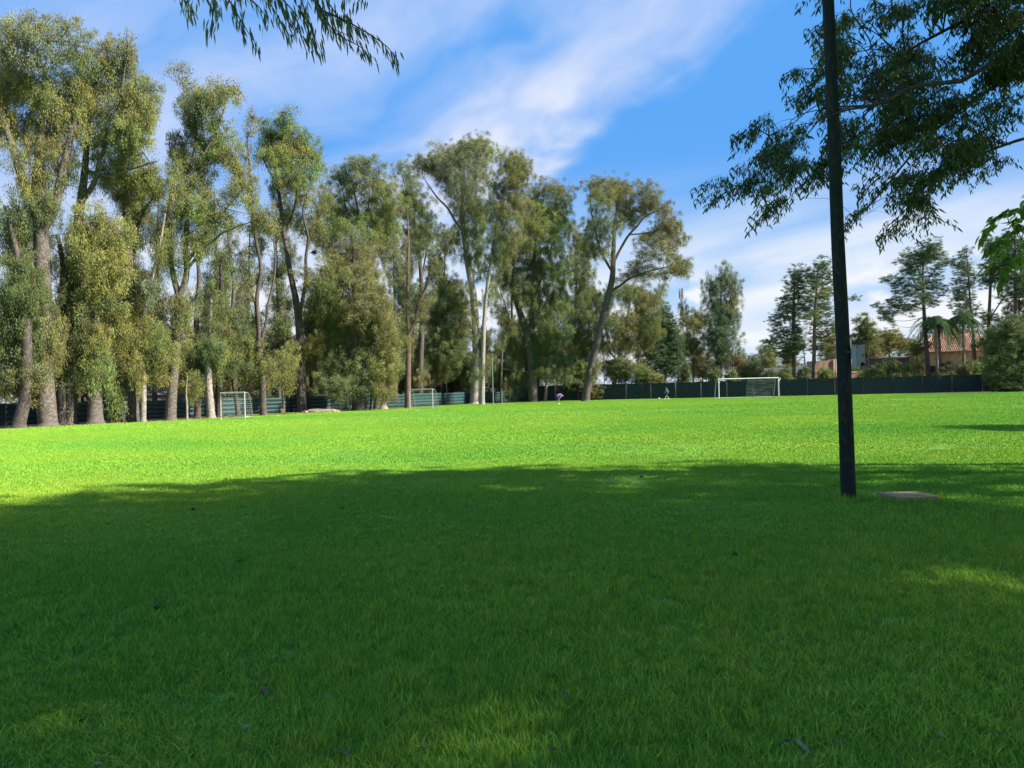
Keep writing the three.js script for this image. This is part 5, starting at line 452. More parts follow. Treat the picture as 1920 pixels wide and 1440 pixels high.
{n:'eucalyptus_tree',l:'second shade eucalyptus farther out of the picture to the right',c:'tree',x:20.5,z:-4.5,k:'n',b:0,d:.55,t:8,T:[[0,0,0,.5],[.1,4,.1,.4],[.1,8,0,.33],[0,12,-.2,.25],[.1,16,-.1,.14],[0,19.5,0,.05]],L:[],C:[[-3.5,14,-1.95,2.4,1.92,8],[-.5,13,-3.3,2.4,1.92,8],[1.5,16,-1.25,2.4,1.92,8],[-2.5,17,.1,2.5,2,8],[-4.5,12,-1.75,2.2,1.76,8],[-5,16.5,-.67,2.2,1.76,8],[-3.5,14.5,-.1,2.5,2,8],[-.5,12.5,-.6,2.5,2,8],[-1,18,-.1,2.5,2,8],[-4.5,17.5,-.1,2.3,1.84,8],[-5,13,1.9,2.3,1.84,8],[-2.5,15.5,2.9,2.5,2,8],[.5,14,2.9,2.4,1.92,8],[-3.5,18.5,2.4,2.3,1.84,8],[-5.7,15,-.2,2,1.6,8],[-4.5,15.5,4.9,2.3,1.84,8],[-1.5,12.5,5.9,2.4,1.92,8],[-5.5,12,4.4,2.1,1.68,8],[-6,17.5,-1.12,1.8,1.44,8],[-5,14.5,-2.97,1.8,1.44,8]],far:1},
{n:'background_tree',l:'far skyline tree above the left end of the low grey roof',c:'tree',x:60.4,z:-170,k:'b',b:1,d:.8,t:4,g:'far trees on the skyline at right',T:[[0,0,0,.3],[.38,4.61,0,.22],[.03,9.81,0,.06]],L:[],C:[[-1.45,10.2,.78,2.71,1.95,3],[-1.87,9.13,1.11,2.71,1.95,4],[-2.2,8.07,1.55,2.71,1.95,0],[-.84,6.96,.74,2.71,1.95,3],[-1.41,5.91,-1.7,2.71,1.95,3],[-4.28,4.9,1.53,2.71,1.95,3],[-2.3,3.78,-.92,2.71,1.95,3],[1.41,2.62,.3,2.71,1.95,4]]},
{n:'background_tree',l:'far skyline tree between the two pines of the pair',c:'tree',x:69.27,z:-175,k:'b',b:1,d:.8,t:4,g:'far trees on the skyline at right',T:[[0,0,0,.3],[.4,5.06,0,.22],[.05,10.77,0,.06]],L:[],C:[[-1.27,11.19,-.62,2.98,2.15,0],[-2.95,10.05,1.17,2.98,2.15,0],[-3.97,8.9,-1.48,2.98,2.15,0],[-2.71,7.69,-1.24,2.98,2.15,0],[-2.42,6.51,-1.25,2.98,2.15,0],[-3.18,5.35,-1.7,2.98,2.15,0],[-.94,4.12,1.89,2.98,2.15,0],[.44,2.9,.38,2.98,2.15,4]]},
{n:'background_tree',l:'far skyline tree left of the dark wooden pole above the tan wall',c:'tree',x:71.51,z:-165,k:'b',b:1,d:.8,t:4,g:'far trees on the skyline at right',T:[[0,0,0,.3],[.36,4.36,0,.22],[.03,9.29,0,.06]],L:[],C:[[3.38,9.54,-.74,2.57,1.85,4],[4.25,8.5,-.44,2.57,1.85,3],[2.03,7.54,2.09,2.57,1.85,3],[-.55,6.59,.03,2.57,1.85,3],[-1.59,5.6,-1.14,2.57,1.85,0],[2.31,4.49,1.31,2.57,1.85,3],[1.98,3.48,.65,2.57,1.85,0],[.53,2.5,2.08,2.57,1.85,4]]},
{n:'background_tree',l:'far skyline tree right of the dull green tree',c:'tree',x:83.52,z:-170,k:'b',b:1,d:.8,t:4,g:'far trees on the skyline at right',T:[[0,0,0,.3],[.4,5.26,0,.22],[.08,11.21,0,.06]],L:[],C:[[2.85,11.54,-2.03,3.1,2.23,0],[.32,10.37,-.13,3.1,2.23,4],[.42,9.15,1.63,3.1,2.23,0],[-4.16,8.03,1.74,3.1,2.23,0],[2.9,6.63,2.12,3.1,2.23,0],[5.36,5.35,-2.35,3.1,2.23,0],[1.21,4.23,-1.06,3.1,2.23,0],[-.69,3.05,-1.95,3.1,2.23,4]]},
{n:'background_tree',l:'far skyline tree behind the pink building corner',c:'tree',x:86.93,z:-160,k:'b',b:1,d:.8,t:4,g:'far trees on the skyline at right',T:[[0,0,0,.3],[.36,4.45,0,.22],[.05,9.47,0,.06]],L:[],C:[[1.97,9.76,-1.34,2.62,1.89,4],[-2.62,8.84,2.04,2.62,1.89,3],[-2.75,7.8,.36,2.62,1.89,3],[2.51,6.64,1.86,2.62,1.89,0],[3.93,5.57,-.55,2.62,1.89,3],[-.26,4.64,1.58,2.62,1.89,4],[3.15,3.52,-.22,2.62,1.89,0],[2.25,2.51,-1.04,2.62,1.89,4]]},
{n:'background_tree',l:'far skyline tree above the tiled roof behind the palms',c:'tree',x:97.76,z:-165,k:'b',b:1,d:.8,t:4,g:'far trees on the skyline at right',T:[[0,0,0,.3],[.41,5.54,0,.22],[.12,11.79,0,.06]],L:[],C:[[.52,12.19,1.49,3.26,2.35,0],[2.92,10.84,2.4,3.26,2.35,4],[-1.2,9.66,-2.12,3.26,2.35,4],[1.5,8.3,.52,3.26,2.35,4],[-2.54,7.11,.65,3.26,2.35,4],[4.27,5.66,-1.52,3.26,2.35,4],[.6,4.46,-.71,3.26,2.35,0],[-1.22,3.22,-1.93,3.26,2.35,4]]},
{n:'background_tree',l:'far skyline tree behind the big dark glossy bush',c:'tree',x:99.72,z:-150,k:'b',b:1,d:.8,t:4,g:'far trees on the skyline at right',T:[[0,0,0,.3],[.38,5.42,0,.22],[.14,11.53,0,.06]],L:[],C:[[2.84,11.87,-1.56,3.19,2.3,4],[2.52,10.62,-1.29,3.19,2.3,4],[-3.53,9.51,.52,3.19,2.3,0],[4.97,8.04,.8,3.19,2.3,4],[3.14,6.82,-1.56,3.19,2.3,4],[1.86,5.59,-2.57,3.19,2.3,0],[1.7,4.34,-.91,3.19,2.3,4],[.95,3.1,.94,3.19,2.3,0]]},
{n:'background_tree',l:'far skyline tree at the foot of the tall mast',c:'tree',x:35.79,z:-160,k:'b',b:1,d:.8,t:4,g:'far trees on the skyline at right',T:[[0,0,0,.3],[.39,5.97,0,.22],[.11,12.71,0,.06]],L:[],C:[[1.02,13.14,-1.83,3.51,2.53,0],[-.44,11.78,-1.09,3.51,2.53,0],[4.85,10.26,-1.72,3.51,2.53,4],[-5.83,9.14,1.71,3.51,2.53,0],[.41,7.59,.28,3.51,2.53,0],[5.8,6.07,-2.53,3.51,2.53,0],[4.82,4.71,-2.31,3.51,2.53,0],[-3.54,3.53,-.61,3.51,2.53,0]]},
{n:'background_tree',l:'far skyline tree right of the airy-topped narrow tree',c:'tree',x:57.19,z:-180,k:'b',b:1,d:.8,t:4,g:'far trees on the skyline at right',T:[[0,0,0,.3],[.37,4.13,0,.22],[-.02,8.79,0,.06]],L:[],C:[[-1.99,9.15,.2,2.43,1.75,0],[3,8.07,.56,2.43,1.75,5],[1.17,7.15,-1.64,2.43,1.75,4],[-.96,6.24,-1.35,2.43,1.75,5],[-.92,5.28,.78,2.43,1.75,5],[.21,4.29,-.36,2.43,1.75,5],[-.54,3.35,-.87,2.43,1.75,5],[-2.35,2.44,-.77,2.43,1.75,5]]},
{n:'broadleaf_tree',l:'small tree out of the picture to the right whose shadow tip reaches the lawn',c:'tree',x:22.6,z:-22.2,k:'e',b:1,d:1.3,t:0,T:[[0,0,0,.2],[.1,2,.1,.16],[.1,4,0,.1],[0,6,0,.04]],L:[],C:[[-1,4.6,.2,1.4,1.1,0],[.8,4.4,-.5,1.5,1.1,0],[0,5.6,.4,1.4,1.1,0],[-.6,5.2,-1,1.2,1.1,0]]},
{n:'broadleaf_tree',l:'tall leafy tree behind the big dark bush at the right edge',c:'tree',x:72.89,z:-106,k:'b',b:1,d:1.2,t:0,T:[[0,0,0,.3],[.14,3.86,0,.24],[.18,10,0,.15],[.5,15.37,0,.06]],L:[],C:[[.77,14.21,1.36,1.55,1.37,0],[-.52,12.32,-.56,1.55,1.37,4],[1.37,11.5,.21,1.89,1.72,0],[-1.36,10.04,-.43,1.37,1.2,4],[.31,9.23,-.26,1.89,1.55,3],[2.57,13.01,1.34,2.23,2.58,0]]},
{n:'broadleaf_tree',l:'rounded green tree between the palms and the tiled roof right end',c:'tree',x:68.14,z:-106,k:'b',b:1,d:1.2,t:0,T:[[0,0,0,.22],[-.04,3.21,0,.16],[0,7.05,0,.07]],L:[],C:[[-.05,7.97,1.49,1.2,1.03,0],[.84,7.03,-.41,1.2,1.2,4],[-.55,6.45,-.91,1.03,1.03,3],[.33,5.35,.68,1.37,1.2,0],[1.66,8.54,-.89,1.03,1.03,4]]},
{n:'broadleaf_tree',l:'leafy tree hiding the left end of the tiled roof',c:'tree',x:58.89,z:-107,k:'b',b:1,d:1.2,t:0,T:[[0,0,0,.2],[.03,3.47,0,.15],[.05,6.57,0,.06]],L:[],C:[[-.24,7.35,-1.48,1.21,1.04,0],[.67,6.55,1.2,1.13,1.04,4],[.02,5.49,-.23,1.3,1.04,3],[-.89,6.13,.96,.95,.95,0]]},
{n:'shrub',l:'low shrub above the mesh fence under the grey roof left end',c:'shrub',x:35.84,z:-103,k:'b',b:1,d:1.5,t:4,g:'shrubs along the mesh fence',T:[[0,0,0,.07],[.11,1.46,0,.05],[-.01,2.35,0,.02]],L:[],C:[[-.34,2.81,0,.88,.83,4],[.5,3.09,0,.88,.83,4],[.06,2.28,0,1.28,.92,4]]},
{n:'shrub',l:'low shrub above the mesh fence just left of the taller pine trunk',c:'shrub',x:37.92,z:-103,k:'b',b:1,d:1.5,t:0,g:'shrubs along the mesh fence',T:[[0,0,0,.07],[.11,1.4,0,.05],[-.01,2.3,0,.02]],L:[],C:[[-.37,2.91,0,.94,.83,0],[.54,3.41,0,.94,.83,0],[.06,2.23,0,1.38,.92,0]]},
{n:'shrub',l:'low shrub above the mesh fence between the two pine trunks',c:'shrub',x:40.6,z:-103,k:'b',b:1,d:1.5,t:4,g:'shrubs along the mesh fence',T:[[0,0,0,.07],[.11,1.34,0,.05],[-.01,2.24,0,.02]],L:[],C:[[-.34,2.84,0,.88,.83,4],[.51,3.34,0,.88,.83,4],[.06,2.16,0,1.28,.92,4]]},
{n:'shrub',l:'low shrub above the mesh fence right of the brighter pine trunk',c:'shrub',x:43.73,z:-103,k:'b',b:1,d:1.5,t:3,g:'shrubs along the mesh fence',T:[[0,0,0,.07],[.11,1.26,0,.05],[-.01,2.16,0,.02]],L:[],C:[[-.36,2.99,0,.94,.83,3],[.53,2.82,0,.94,.83,3],[.06,2.08,0,1.38,.92,3]]},
{n:'shrub',l:'low shrub above the mesh fence touching the dark wooden pole',c:'shrub',x:46.11,z:-103,k:'b',b:1,d:1.5,t:0,g:'shrubs along the mesh fence',T:[[0,0,0,.07],[.11,1.2,0,.05],[-.01,2.1,0,.02]],L:[],C:[[-.32,2.33,0,.81,.83,0],[.49,3.28,0,.81,.83,0],[.06,2.02,0,1.19,.92,0]]},
{n:'shrub',l:'low shrub above the mesh fence right of the dark wooden pole',c:'shrub',x:49.24,z:-103,k:'b',b:1,d:1.5,t:3,g:'shrubs along the mesh fence',T:[[0,0,0,.07],[.11,1.13,0,.05],[-.01,2.02,0,.02]],L:[],C:[[-.37,2.48,0,.94,.83,3],[.53,2.75,0,.94,.83,3],[.06,1.95,0,1.38,.92,3]]},
{n:'shrub',l:'low shrub behind the left post of the large goal',c:'shrub',x:28.25,z:-103,k:'b',b:1,d:1.5,t:4,g:'shrubs along the mesh fence',T:[[0,0,0,.07],[.11,1.64,0,.05],[-.01,2.54,0,.02]],L:[],C:[[-.34,3.22,0,.88,.83,4],[.5,3.5,0,.88,.83,4],[.06,2.46,0,1.28,.92,4]]},
{n:'shrub',l:'low shrub behind the left half of the large goal',c:'shrub',x:30.48,z:-103,k:'b',b:1,d:1.5,t:0,g:'shrubs along the mesh fence',T:[[0,0,0,.07],[.11,1.59,0,.05],[-.01,2.49,0,.02]],L:[],C:[[-.28,2.94,0,.75,.83,0],[.44,3.22,0,.75,.83,0],[.06,2.41,0,1.1,.92,0]]},
{n:'eucalyptus_tree',l:'slender eucalyptus filling the gap left of the tallest trunk',c:'tree',x:-39.27,z:-60,k:'e',b:1,d:.95,t:0,g:'tall eucalyptus trees along the left side of the field',T:[[0,0,0,.24],[.06,7.02,0,.2],[.05,14.06,0,.13],[.01,19.1,0,.04]],L:[],C:[[.52,19.49,.37,1.03,.74,5],[.09,18.52,-.39,.86,.81,5],[.3,17.53,.01,1.22,.87,5],[.95,16.53,-1.06,.82,.81,0],[-.47,15.58,-.65,1.25,.74,4],[1.46,14.55,.06,.89,.59,5],[-.47,13.62,1.28,.86,.91,5],[.77,12.61,-1.17,.77,.76,0],[-.12,11.65,-.03,1.11,.87,5],[.13,10.66,.91,1.05,.86,5],[-.44,9.7,1.4,.99,.77,5],[-.51,8.72,-.91,.96,.88,4],[-.42,7.74,-1.12,.83,.92,4],[-.38,6.76,1.33,.83,.58,5],[-.23,5.77,1.43,1.19,.95,5],[.33,4.78,-.05,1.18,.61,5],[.44,3.8,-1.34,1.23,.91,4]]},
{n:'eucalyptus_tree',l:'slender upright eucalyptus between the flat-topped crown and the forked eucalyptus',c:'tree',x:-32.03,z:-66,k:'e',b:1,d:.95,t:0,g:'tall eucalyptus trees along the left side of the field',T:[[0,0,0,.24],[.26,8.07,0,.2],[.61,16.15,0,.13],[.92,21.94,0,.04]],L:[],C:[[.4,22.42,1.28,.99,.81,4],[.45,21.35,-.34,.97,.92,5],[.04,20.3,1.21,1.01,.94,5],[-.53,19.25,.36,1.13,1.07,5],[-.49,18.18,.97,.86,.92,0],[.32,17.1,-1.02,.97,1.09,4],[-.52,16.06,.86,.99,.93,5],[1.45,14.95,-.83,.97,.78,0],[1.48,13.89,-.29,1.05,.96,0],[-.5,12.87,1.04,1,.99,0],[.19,11.8,.99,.86,.73,0],[-.09,10.74,-.95,.97,1.06,0],[.02,9.68,-.85,.83,.87,0],[-.02,8.62,-.3,1,.69,4],[-.05,7.56,.05,1.02,.84,5],[-.18,6.5,-.35,1.25,.86,0],[.21,5.44,-1.13,.88,.79,0],[-.14,4.39,-.76,1.06,.65,0]]},
{n:'eucalyptus_tree',l:'slender eucalyptus behind the forked one, crown just right of its fork',c:'tree',x:-27.99,z:-70,k:'e',b:1,d:.95,t:0,g:'tall eucalyptus trees along the left side of the field',T:[[0,0,0,.24],[.11,7.94,0,.2],[.15,15.91,0,.13],[.15,21.61,0,.04]],L:[],C:[[-.72,22.08,.67,1.2,.87,5],[-.02,20.95,1.19,1.2,.7,0],[-1.12,19.87,-1.38,1.16,1.11,5],[-1.06,18.76,.19,.89,.74,4],[-.15,17.62,.77,1.35,.91,5],[-1.36,16.54,-1.39,1.03,.93,4],[.73,15.38,1.01,.83,.71,0],[.64,14.27,-1.15,.88,.7,4],[-.41,13.19,.3,1.22,.82,5],[.52,12.06,.15,1.22,1.08,5],[.75,10.94,.38,1.04,.72,5],[-.6,9.87,-.58,.9,1.06,5],[.47,8.73,-.24,1.13,1.16,5],[.11,7.63,.25,1.32,.77,0],[.01,6.53,-.22,.97,1.07,5],[.26,5.41,.48,1,.78,4],[.28,4.31,-.16,1.2,.88,4]]},
{n:'eucalyptus_tree',l:'slender eucalyptus filling the gap behind the left goal',c:'tree',x:-26.7,z:-74,k:'e',b:1,d:.95,t:0,g:'tall eucalyptus trees along the left side of the field',T:[[0,0,0,.24],[.21,6.65,0,.2],[.48,13.31,0,.13],[.71,18.07,0,.04]],L:[],C:[[1.67,18.43,-.18,1.05,1.04,0],[1.26,17.2,-1.43,1.4,.84,5],[1.1,15.97,.36,.96,.91,0],[-.38,14.76,-.03,1.04,1.13,0],[1.2,13.48,-.79,1.37,1.05,0],[-0,12.28,.79,1.56,.97,0],[-.36,11.05,.84,.96,.92,0],[.73,9.78,-.13,1.22,1.09,4],[.11,8.56,-.96,1.12,.81,0],[.85,7.3,-.08,1.12,.8,0],[.54,6.07,-1.18,1.12,.8,0],[.22,4.84,-1.11,1.4,1.09,0],[-.24,3.62,-.21,1.03,1.1,0]]},
{n:'eucalyptus_tree',l:'slender eucalyptus left of the bright green crown, behind the slim sapling',c:'tree',x:-25.28,z:-80,k:'e',b:1,d:.95,t:0,g:'tall eucalyptus trees along the left side of the field',T:[[0,0,0,.24],[.08,7.93,0,.2],[.07,15.87,0,.13],[0,21.56,0,.04]],L:[],C:[[.37,22.01,-1.22,1.54,.93,4],[.99,20.72,-.17,1.66,.96,4],[.29,19.47,.03,1.24,1.28,4],[.69,18.2,-1.38,1.12,1.01,4],[1.73,16.9,.41,1.05,1.32,4],[-.24,15.69,-1.25,1.31,1.16,4],[-.34,14.42,.7,1.59,.98,4],[1.52,13.11,.83,1.18,1.02,5],[-.31,11.89,.03,1.65,1.2,0],[.72,10.6,-1.34,1.32,.91,4],[.74,9.34,.01,1.11,.79,4],[.16,8.09,-.37,1.32,.91,4],[-.39,6.84,1.35,1.47,.87,4],[.58,5.55,-1.09,1.37,1.33,0],[.56,4.29,1.07,1.51,1,0]]},
{n:'eucalyptus_tree',l:'slender eucalyptus rising left of the bushy tree',c:'tree',x:-21.33,z:-86,k:'e',b:1,d:.95,t:0,g:'tall eucalyptus trees along the left side of the field',T:[[0,0,0,.24],[.28,9.08,0,.2],[.63,18.18,0,.13],[.93,24.68,0,.04]],L:[],C:[[.44,25.22,1.49,1.23,1.19,0],[.83,23.85,.7,1.73,1.02,0],[2.07,22.46,.94,1.29,.92,0],[1.34,21.13,-.92,1.27,1.37,4],[-.35,19.81,1.45,1.73,1.27,0],[.64,18.44,-.02,1.48,1.19,5],[2.1,17.05,1.37,1.4,1.36,0],[1.57,15.71,1.25,1.23,1.33,0],[-.36,14.4,-1,1.8,.99,5],[-.1,13.04,.87,1.29,1.39,0],[1.14,11.66,1.29,1.14,1.11,0],[1.02,10.31,-1.31,1.83,1.42,0],[.81,8.96,-.45,1.12,1.41,0],[.5,7.62,.77,1.71,.9,0],[.51,6.27,-1.02,1.43,1.14,4],[.04,4.93,1.19,1.1,.87,0]]},
{n:'eucalyptus_tree',l:'slender eucalyptus rising right of the bushy tree',c:'tree',x:-14.56,z:-92,k:'e',b:1,d:.95,t:0,g:'tall eucalyptus trees along the left side of the field',T:[[0,0,0,.24],[.14,9.37,0,.2],[.2,18.77,0,.13],[.19,25.49,0,.04]],L:[],C:[[-1.14,26.06,-.68,1.77,1.12,0],[1.67,24.49,.95,1.35,1.14,5],[-1.12,23.06,-1.07,1.8,1,5],[-.88,21.56,.01,1.75,1.39,5],[-.37,20.05,1.26,1.27,1.33,0],[2.08,18.49,-.88,1.52,1.31,5],[-0,17.05,-.71,1.59,1.42,5],[1.38,15.52,.02,1.59,1,5],[1.58,14.01,-.54,1.3,1.07,4],[.74,12.54,-1.39,1.51,1.5,5],[-.77,11.08,-.95,1.27,1.52,0],[-.55,9.58,-1.02,1.69,1.42,5],[-.03,8.08,1.31,1.47,.9,0],[.57,6.57,.54,1.36,1.38,5],[-.36,5.1,1.19,1.81,1.41,4]]},
{n:'eucalyptus_tree',l:'slender eucalyptus above the rounded mid-green one',c:'tree',x:-9.99,z:-104,k:'e',b:1,d:.95,t:0,g:'tall eucalyptus trees along the left side of the field',T:[[0,0,0,.24],[.33,8.88,0,.2],[.78,17.78,0,.13],[1.18,24.13,0,.04]],L:[],C:[[1.64,24.63,-1.14,2.08,1.16,0],[1.76,22.82,.86,1.82,1.45,0],[-.1,21.06,-1.18,1.85,1.61,4],[-1.01,19.28,.09,1.43,1.55,0],[.12,17.44,.45,1.99,1.25,4],[1.02,15.62,-.42,1.75,1.39,5],[-.61,13.85,1.19,1.94,1.19,5],[-.67,12.05,.17,1.69,1.01,0],[.82,10.21,.24,1.72,1.71,0],[.17,8.42,1.24,1.96,1.36,0],[.65,6.61,-1.24,1.91,1.2,0],[.68,4.81,1.48,1.39,1.61,0]]},
{n:'eucalyptus_tree',l:'slender eucalyptus behind the crooked leafless one',c:'tree',x:.1,z:-112,k:'e',b:1,d:.95,t:0,g:'tall eucalyptus trees along the left side of the field',T:[[0,0,0,.24],[.13,9.15,0,.2],[.16,18.32,0,.13],[.13,24.87,0,.04]],L:[],C:[[1.68,25.36,.39,1.68,1.2,5],[2.16,23.49,-.37,2.12,1.21,5],[-2.02,21.73,.89,1.45,1.34,0],[-1.13,19.85,-.83,2.14,1.43,5],[-1.54,18,1.47,1.41,1.3,5],[1.21,16.08,.23,1.34,1.3,5],[-1.81,14.29,-.46,1.99,1.51,4],[-1,12.42,.79,1.61,1.2,4],[.36,10.53,-.18,1.93,1.69,0],[.28,8.67,-1.04,1.94,1.68,4],[.88,6.8,.73,1.33,1.84,5],[-.15,4.97,-1.54,2.07,1.27,4]]},
{n:'eucalyptus_tree',l:'slender eucalyptus between the massive multi-trunk and the wide-crowned one',c:'tree',x:9.33,z:-112,k:'e',b:1,d:.95,t:0,g:'tall eucalyptus trees along the left side of the field',T:[[0,0,0,.24],[.37,9.35,0,.2],[.87,18.71,0,.13],[1.3,25.4,0,.04]],L:[],C:[[.25,25.96,1.06,2,1.19,0],[1.64,24.03,-.82,2.01,1.74,0],[2.35,22.11,.42,1.82,1.68,0],[.04,20.26,1.89,2.37,1.21,5],[1.37,18.33,.26,1.85,1.12,0],[1.98,16.42,.49,1.61,1.71,0],[1.46,14.53,-.56,1.74,1.4,0],[-.99,12.69,-1.73,2.1,1.69,5],[1.64,10.73,-1.47,1.91,1.66,4],[-.38,8.88,-1.26,2.18,1.8,0],[1.08,6.95,.35,1.68,1.79,0],[-.11,5.08,-.27,2.38,1.82,0]]},
{n:'eucalyptus_tree',l:'slender eucalyptus behind the massive multi-trunk one',c:'tree',x:4.13,z:-116,k:'e',b:1,d:.95,t:0,g:'tall eucalyptus trees along the left side of the field',T:[[0,0,0,.24],[.27,8.24,0,.2],[.61,16.5,0,.13],[.9,22.4,0,.04]],L:[],C:[[-.19,22.89,.05,2.23,1.62,4],[-.09,20.84,1.61,2.47,1.4,5],[-.31,18.8,-1.1,1.75,1.67,4],[-1.77,16.79,-.82,1.47,1.44,0],[-.38,14.71,.46,1.54,1.87,5],[2.12,12.6,-1.43,1.65,1.73,4],[1.66,10.57,-1.98,2.41,1.29,0],[.18,8.56,-.44,1.66,1.92,5],[-.01,6.52,-1.53,2.36,1.86,4],[-.74,4.5,-.51,2.16,1.64,4]]},
{n:'eucalyptus_tree',l:'slender eucalyptus glimpsed behind the thick grey trunk',c:'tree',x:-37.72,z:-64,k:'e',b:1,d:.95,t:0,g:'tall eucalyptus trees along the left side of the field',T:[[0,0,0,.24],[.17,5.95,0,.2],[.4,11.92,0,.13],[.59,16.18,0,.04]],L:[],C:[[.01,16.54,-.83,1.03,1.01,0],[.65,15.5,.25,.96,.94,4],[.21,14.48,.27,.85,.65,4],[-.31,13.47,-.89,.83,.67,5],[.58,12.42,.37,.87,.65,5],[-.28,11.42,-.08,.81,.78,4],[.63,10.38,-1.1,.89,1.05,5],[-.09,9.37,1.31,1.02,.75,5],[1.14,8.32,-.77,1.11,.96,5],[.93,7.3,-1.05,1.12,.8,0],[-.01,6.3,-1.21,1.16,.79,0],[.42,5.27,.41,.84,.64,0],[.14,4.25,1.11,.82,.64,4],[.18,3.23,.85,.94,1.07,0]]},
{n:'eucalyptus_tree',l:'slender eucalyptus behind the yellow-green sprays',c:'tree',x:-35.27,z:-66,k:'e',b:1,d:.95,t:0,g:'tall eucalyptus trees along the left side of the field',T:[[0,0,0,.24],[.06,6.09,0,.2],[.07,12.2,0,.13],[.04,16.57,0,.04]],L:[],C:[[-.05,16.92,-.29,1.23,.84,4],[-1.13,15.9,-.71,1.04,1,0],[-.96,14.85,-1.47,1.18,.82,5],[1.16,13.75,.43,1.27,.65,0],[-1.1,12.75,.19,1.11,.72,4],[.18,11.67,-.45,.95,.77,4],[.96,10.61,.44,1.26,.74,4],[-.81,9.6,-.17,1.23,.89,4],[.73,8.52,1.31,1.24,1.08,4],[-.66,7.51,.7,1.16,.76,5],[.05,6.44,-.75,.99,.84,0],[.06,5.4,1.21,1.24,.99,5],[.34,4.35,-1.37,1.04,.84,4],[-.33,3.32,.09,1.26,.97,4]]}
];
TREES.forEach(buildTree);

// ---------- the leafy branch hanging in from above at upper left; its tree stands behind the photographer ----------
{
  reseed(4242);
  const root = thing('eucalyptus_tree', 'dark slender-leaved branch hanging into the top of the picture left of centre', 'tree', [-5.2, 0, 2.4]);
  part('trunk', tube([[0, -0.1, 0, 0.4], [0.1, 0.4, 0, 0.3], [0.2, 3, -0.2, 0.26], [0.1, 6, -0.6, 0.2], [0.3, 9, -1, 0.12], [0.2, 11, -1.2, 0.05]], 12, 0.5, 0.15), BARK[0], root);
  part('limb', tube([[0.12, 4.6, -0.4, 0.13], [0.6, 5.7, -2.5, 0.1], [1.3, 6.1, -5, 0.07], [2.2, 5.9, -7, 0.045], [3.0, 5.75, -8.2, 0.02]], 7, 0.4, 0.1), BARK[0], root);
  part('limb', tube([[1.3, 6.1, -5, 0.05], [1.9, 6.0, -6.8, 0.03], [2.3, 5.6, -8.2, 0.015]], 6, 0.4), BARK[0], root);
  const STRANDS = [[[-2.89,5.25,-6.2],[-2.71,5.03,-6.25],[-2.7,4.94,-6.3],[-2.68,4.91,-6.35]],[[-2.77,5.44,-6.46],[-2.56,5.2,-6.51],[-2.6,4.97,-6.56],[-2.65,4.89,-6.61]],[[-2.38,5.03,-5.85],[-2.2,4.8,-5.9],[-2.11,4.63,-5.95],[-2.01,4.46,-6]],[[-2.8,5.27,-6.4],[-2.54,5.12,-6.45],[-2.54,5.03,-6.5]],[[-2.28,5.32,-6.28],[-2.08,5.12,-6.33],[-1.96,4.91,-6.38],[-1.86,4.74,-6.43]],[[-2.02,5.05,-5.89],[-1.82,4.81,-5.94],[-1.71,4.63,-5.99],[-1.56,4.43,-6.04]],[[-2,5.46,-6.53],[-1.83,5.2,-6.58],[-1.75,4.98,-6.63],[-1.66,4.71,-6.68]],[[-1.77,5.14,-6.07],[-1.56,4.92,-6.12],[-1.48,4.72,-6.17],[-1.28,4.63,-6.22]],[[-1.68,5.04,-6.05],[-1.52,4.84,-6.1],[-1.42,4.64,-6.15],[-1.23,4.55,-6.2],[-1.11,4.46,-6.25]],[[-1.62,5.46,-6.54],[-1.4,5.22,-6.59],[-1.45,5.07,-6.64],[-1.37,5.01,-6.69]],[[-1.47,4.7,-5.9],[-1.27,4.63,-5.95],[-1.06,4.52,-6],[-.94,4.44,-6.05],[-.87,4.35,-6.1]],[[-1.6,5.11,-6.26],[-1.48,4.95,-6.31],[-1.4,4.84,-6.36],[-1.23,4.77,-6.41]],[[-2.39,5.22,-6.42],[-2.22,5.1,-6.47],[-2.13,5.03,-6.52],[-2.11,4.94,-6.57]],[[-1.84,4.85,-5.85],[-1.72,4.74,-5.9],[-1.63,4.64,-5.95]],[[-1.41,5.35,-6.45],[-1.25,5.19,-6.5],[-1.31,5.07,-6.55]],[[-1.73,4.91,-6.22],[-1.66,4.71,-6.27],[-1.64,4.59,-6.32]],[[-2.03,5.11,-5.93],[-2.13,4.92,-5.98],[-2.2,4.82,-6.03]],[[-2.57,5.53,-6.54],[-2.69,5.32,-6.59],[-2.85,5.23,-6.64]]];
  const nearLeafV = leafLook({ vertexColors: true, transmission: 0.38, roughness: 0.55 });
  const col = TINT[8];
  STRANDS.forEach((st, si) => {
    const P = st.map((p) => [p[0] + 5.2, p[1], p[2] - 2.4]), stem = tube(P.map((p, i) => [...p, 0.008 * (1 - 0.75 * i / (P.length - 1))]), 4, 0.12);
    const curve = new THREE.CatmullRomCurve3(P.map((p) => V(...p))), L = curve.getLength(), t = [], c = [], n = Math.round(L * 70);
    for (let i = 0; i < n; i++) {
      const f = Math.min(0.999, (i + rnd()) / n), p = curve.getPoint(f), tan = curve.getTangent(f), before = t.length;
      const base = p.clone().add(V(gauss() * 0.05, gauss() * 0.04, gauss() * 0.06));
      const dir = tan.clone().multiplyScalar(rr(0.1, 0.55)).add(V(gauss() * 0.3, -rr(0.6, 1.2), gauss() * 0.4)).normalize();
      leafTris(t, base, dir, V(gauss(), gauss() * 0.5, 1).normalize(), rr(0.07, 0.135), rr(0.011, 0.018), rr(-0.05, 0.22));
      const b = rr(0.7, 1.2); for (let k = before; k < t.length; k += 3) c.push(col[0] * b, col[1] * b, col[2] * b);
    }
    const tw = part('twig', stem, BARK[3], root);
    part('leaves', soup(t, c), nearLeafV, tw).userData.kind = 'stuff';
  });
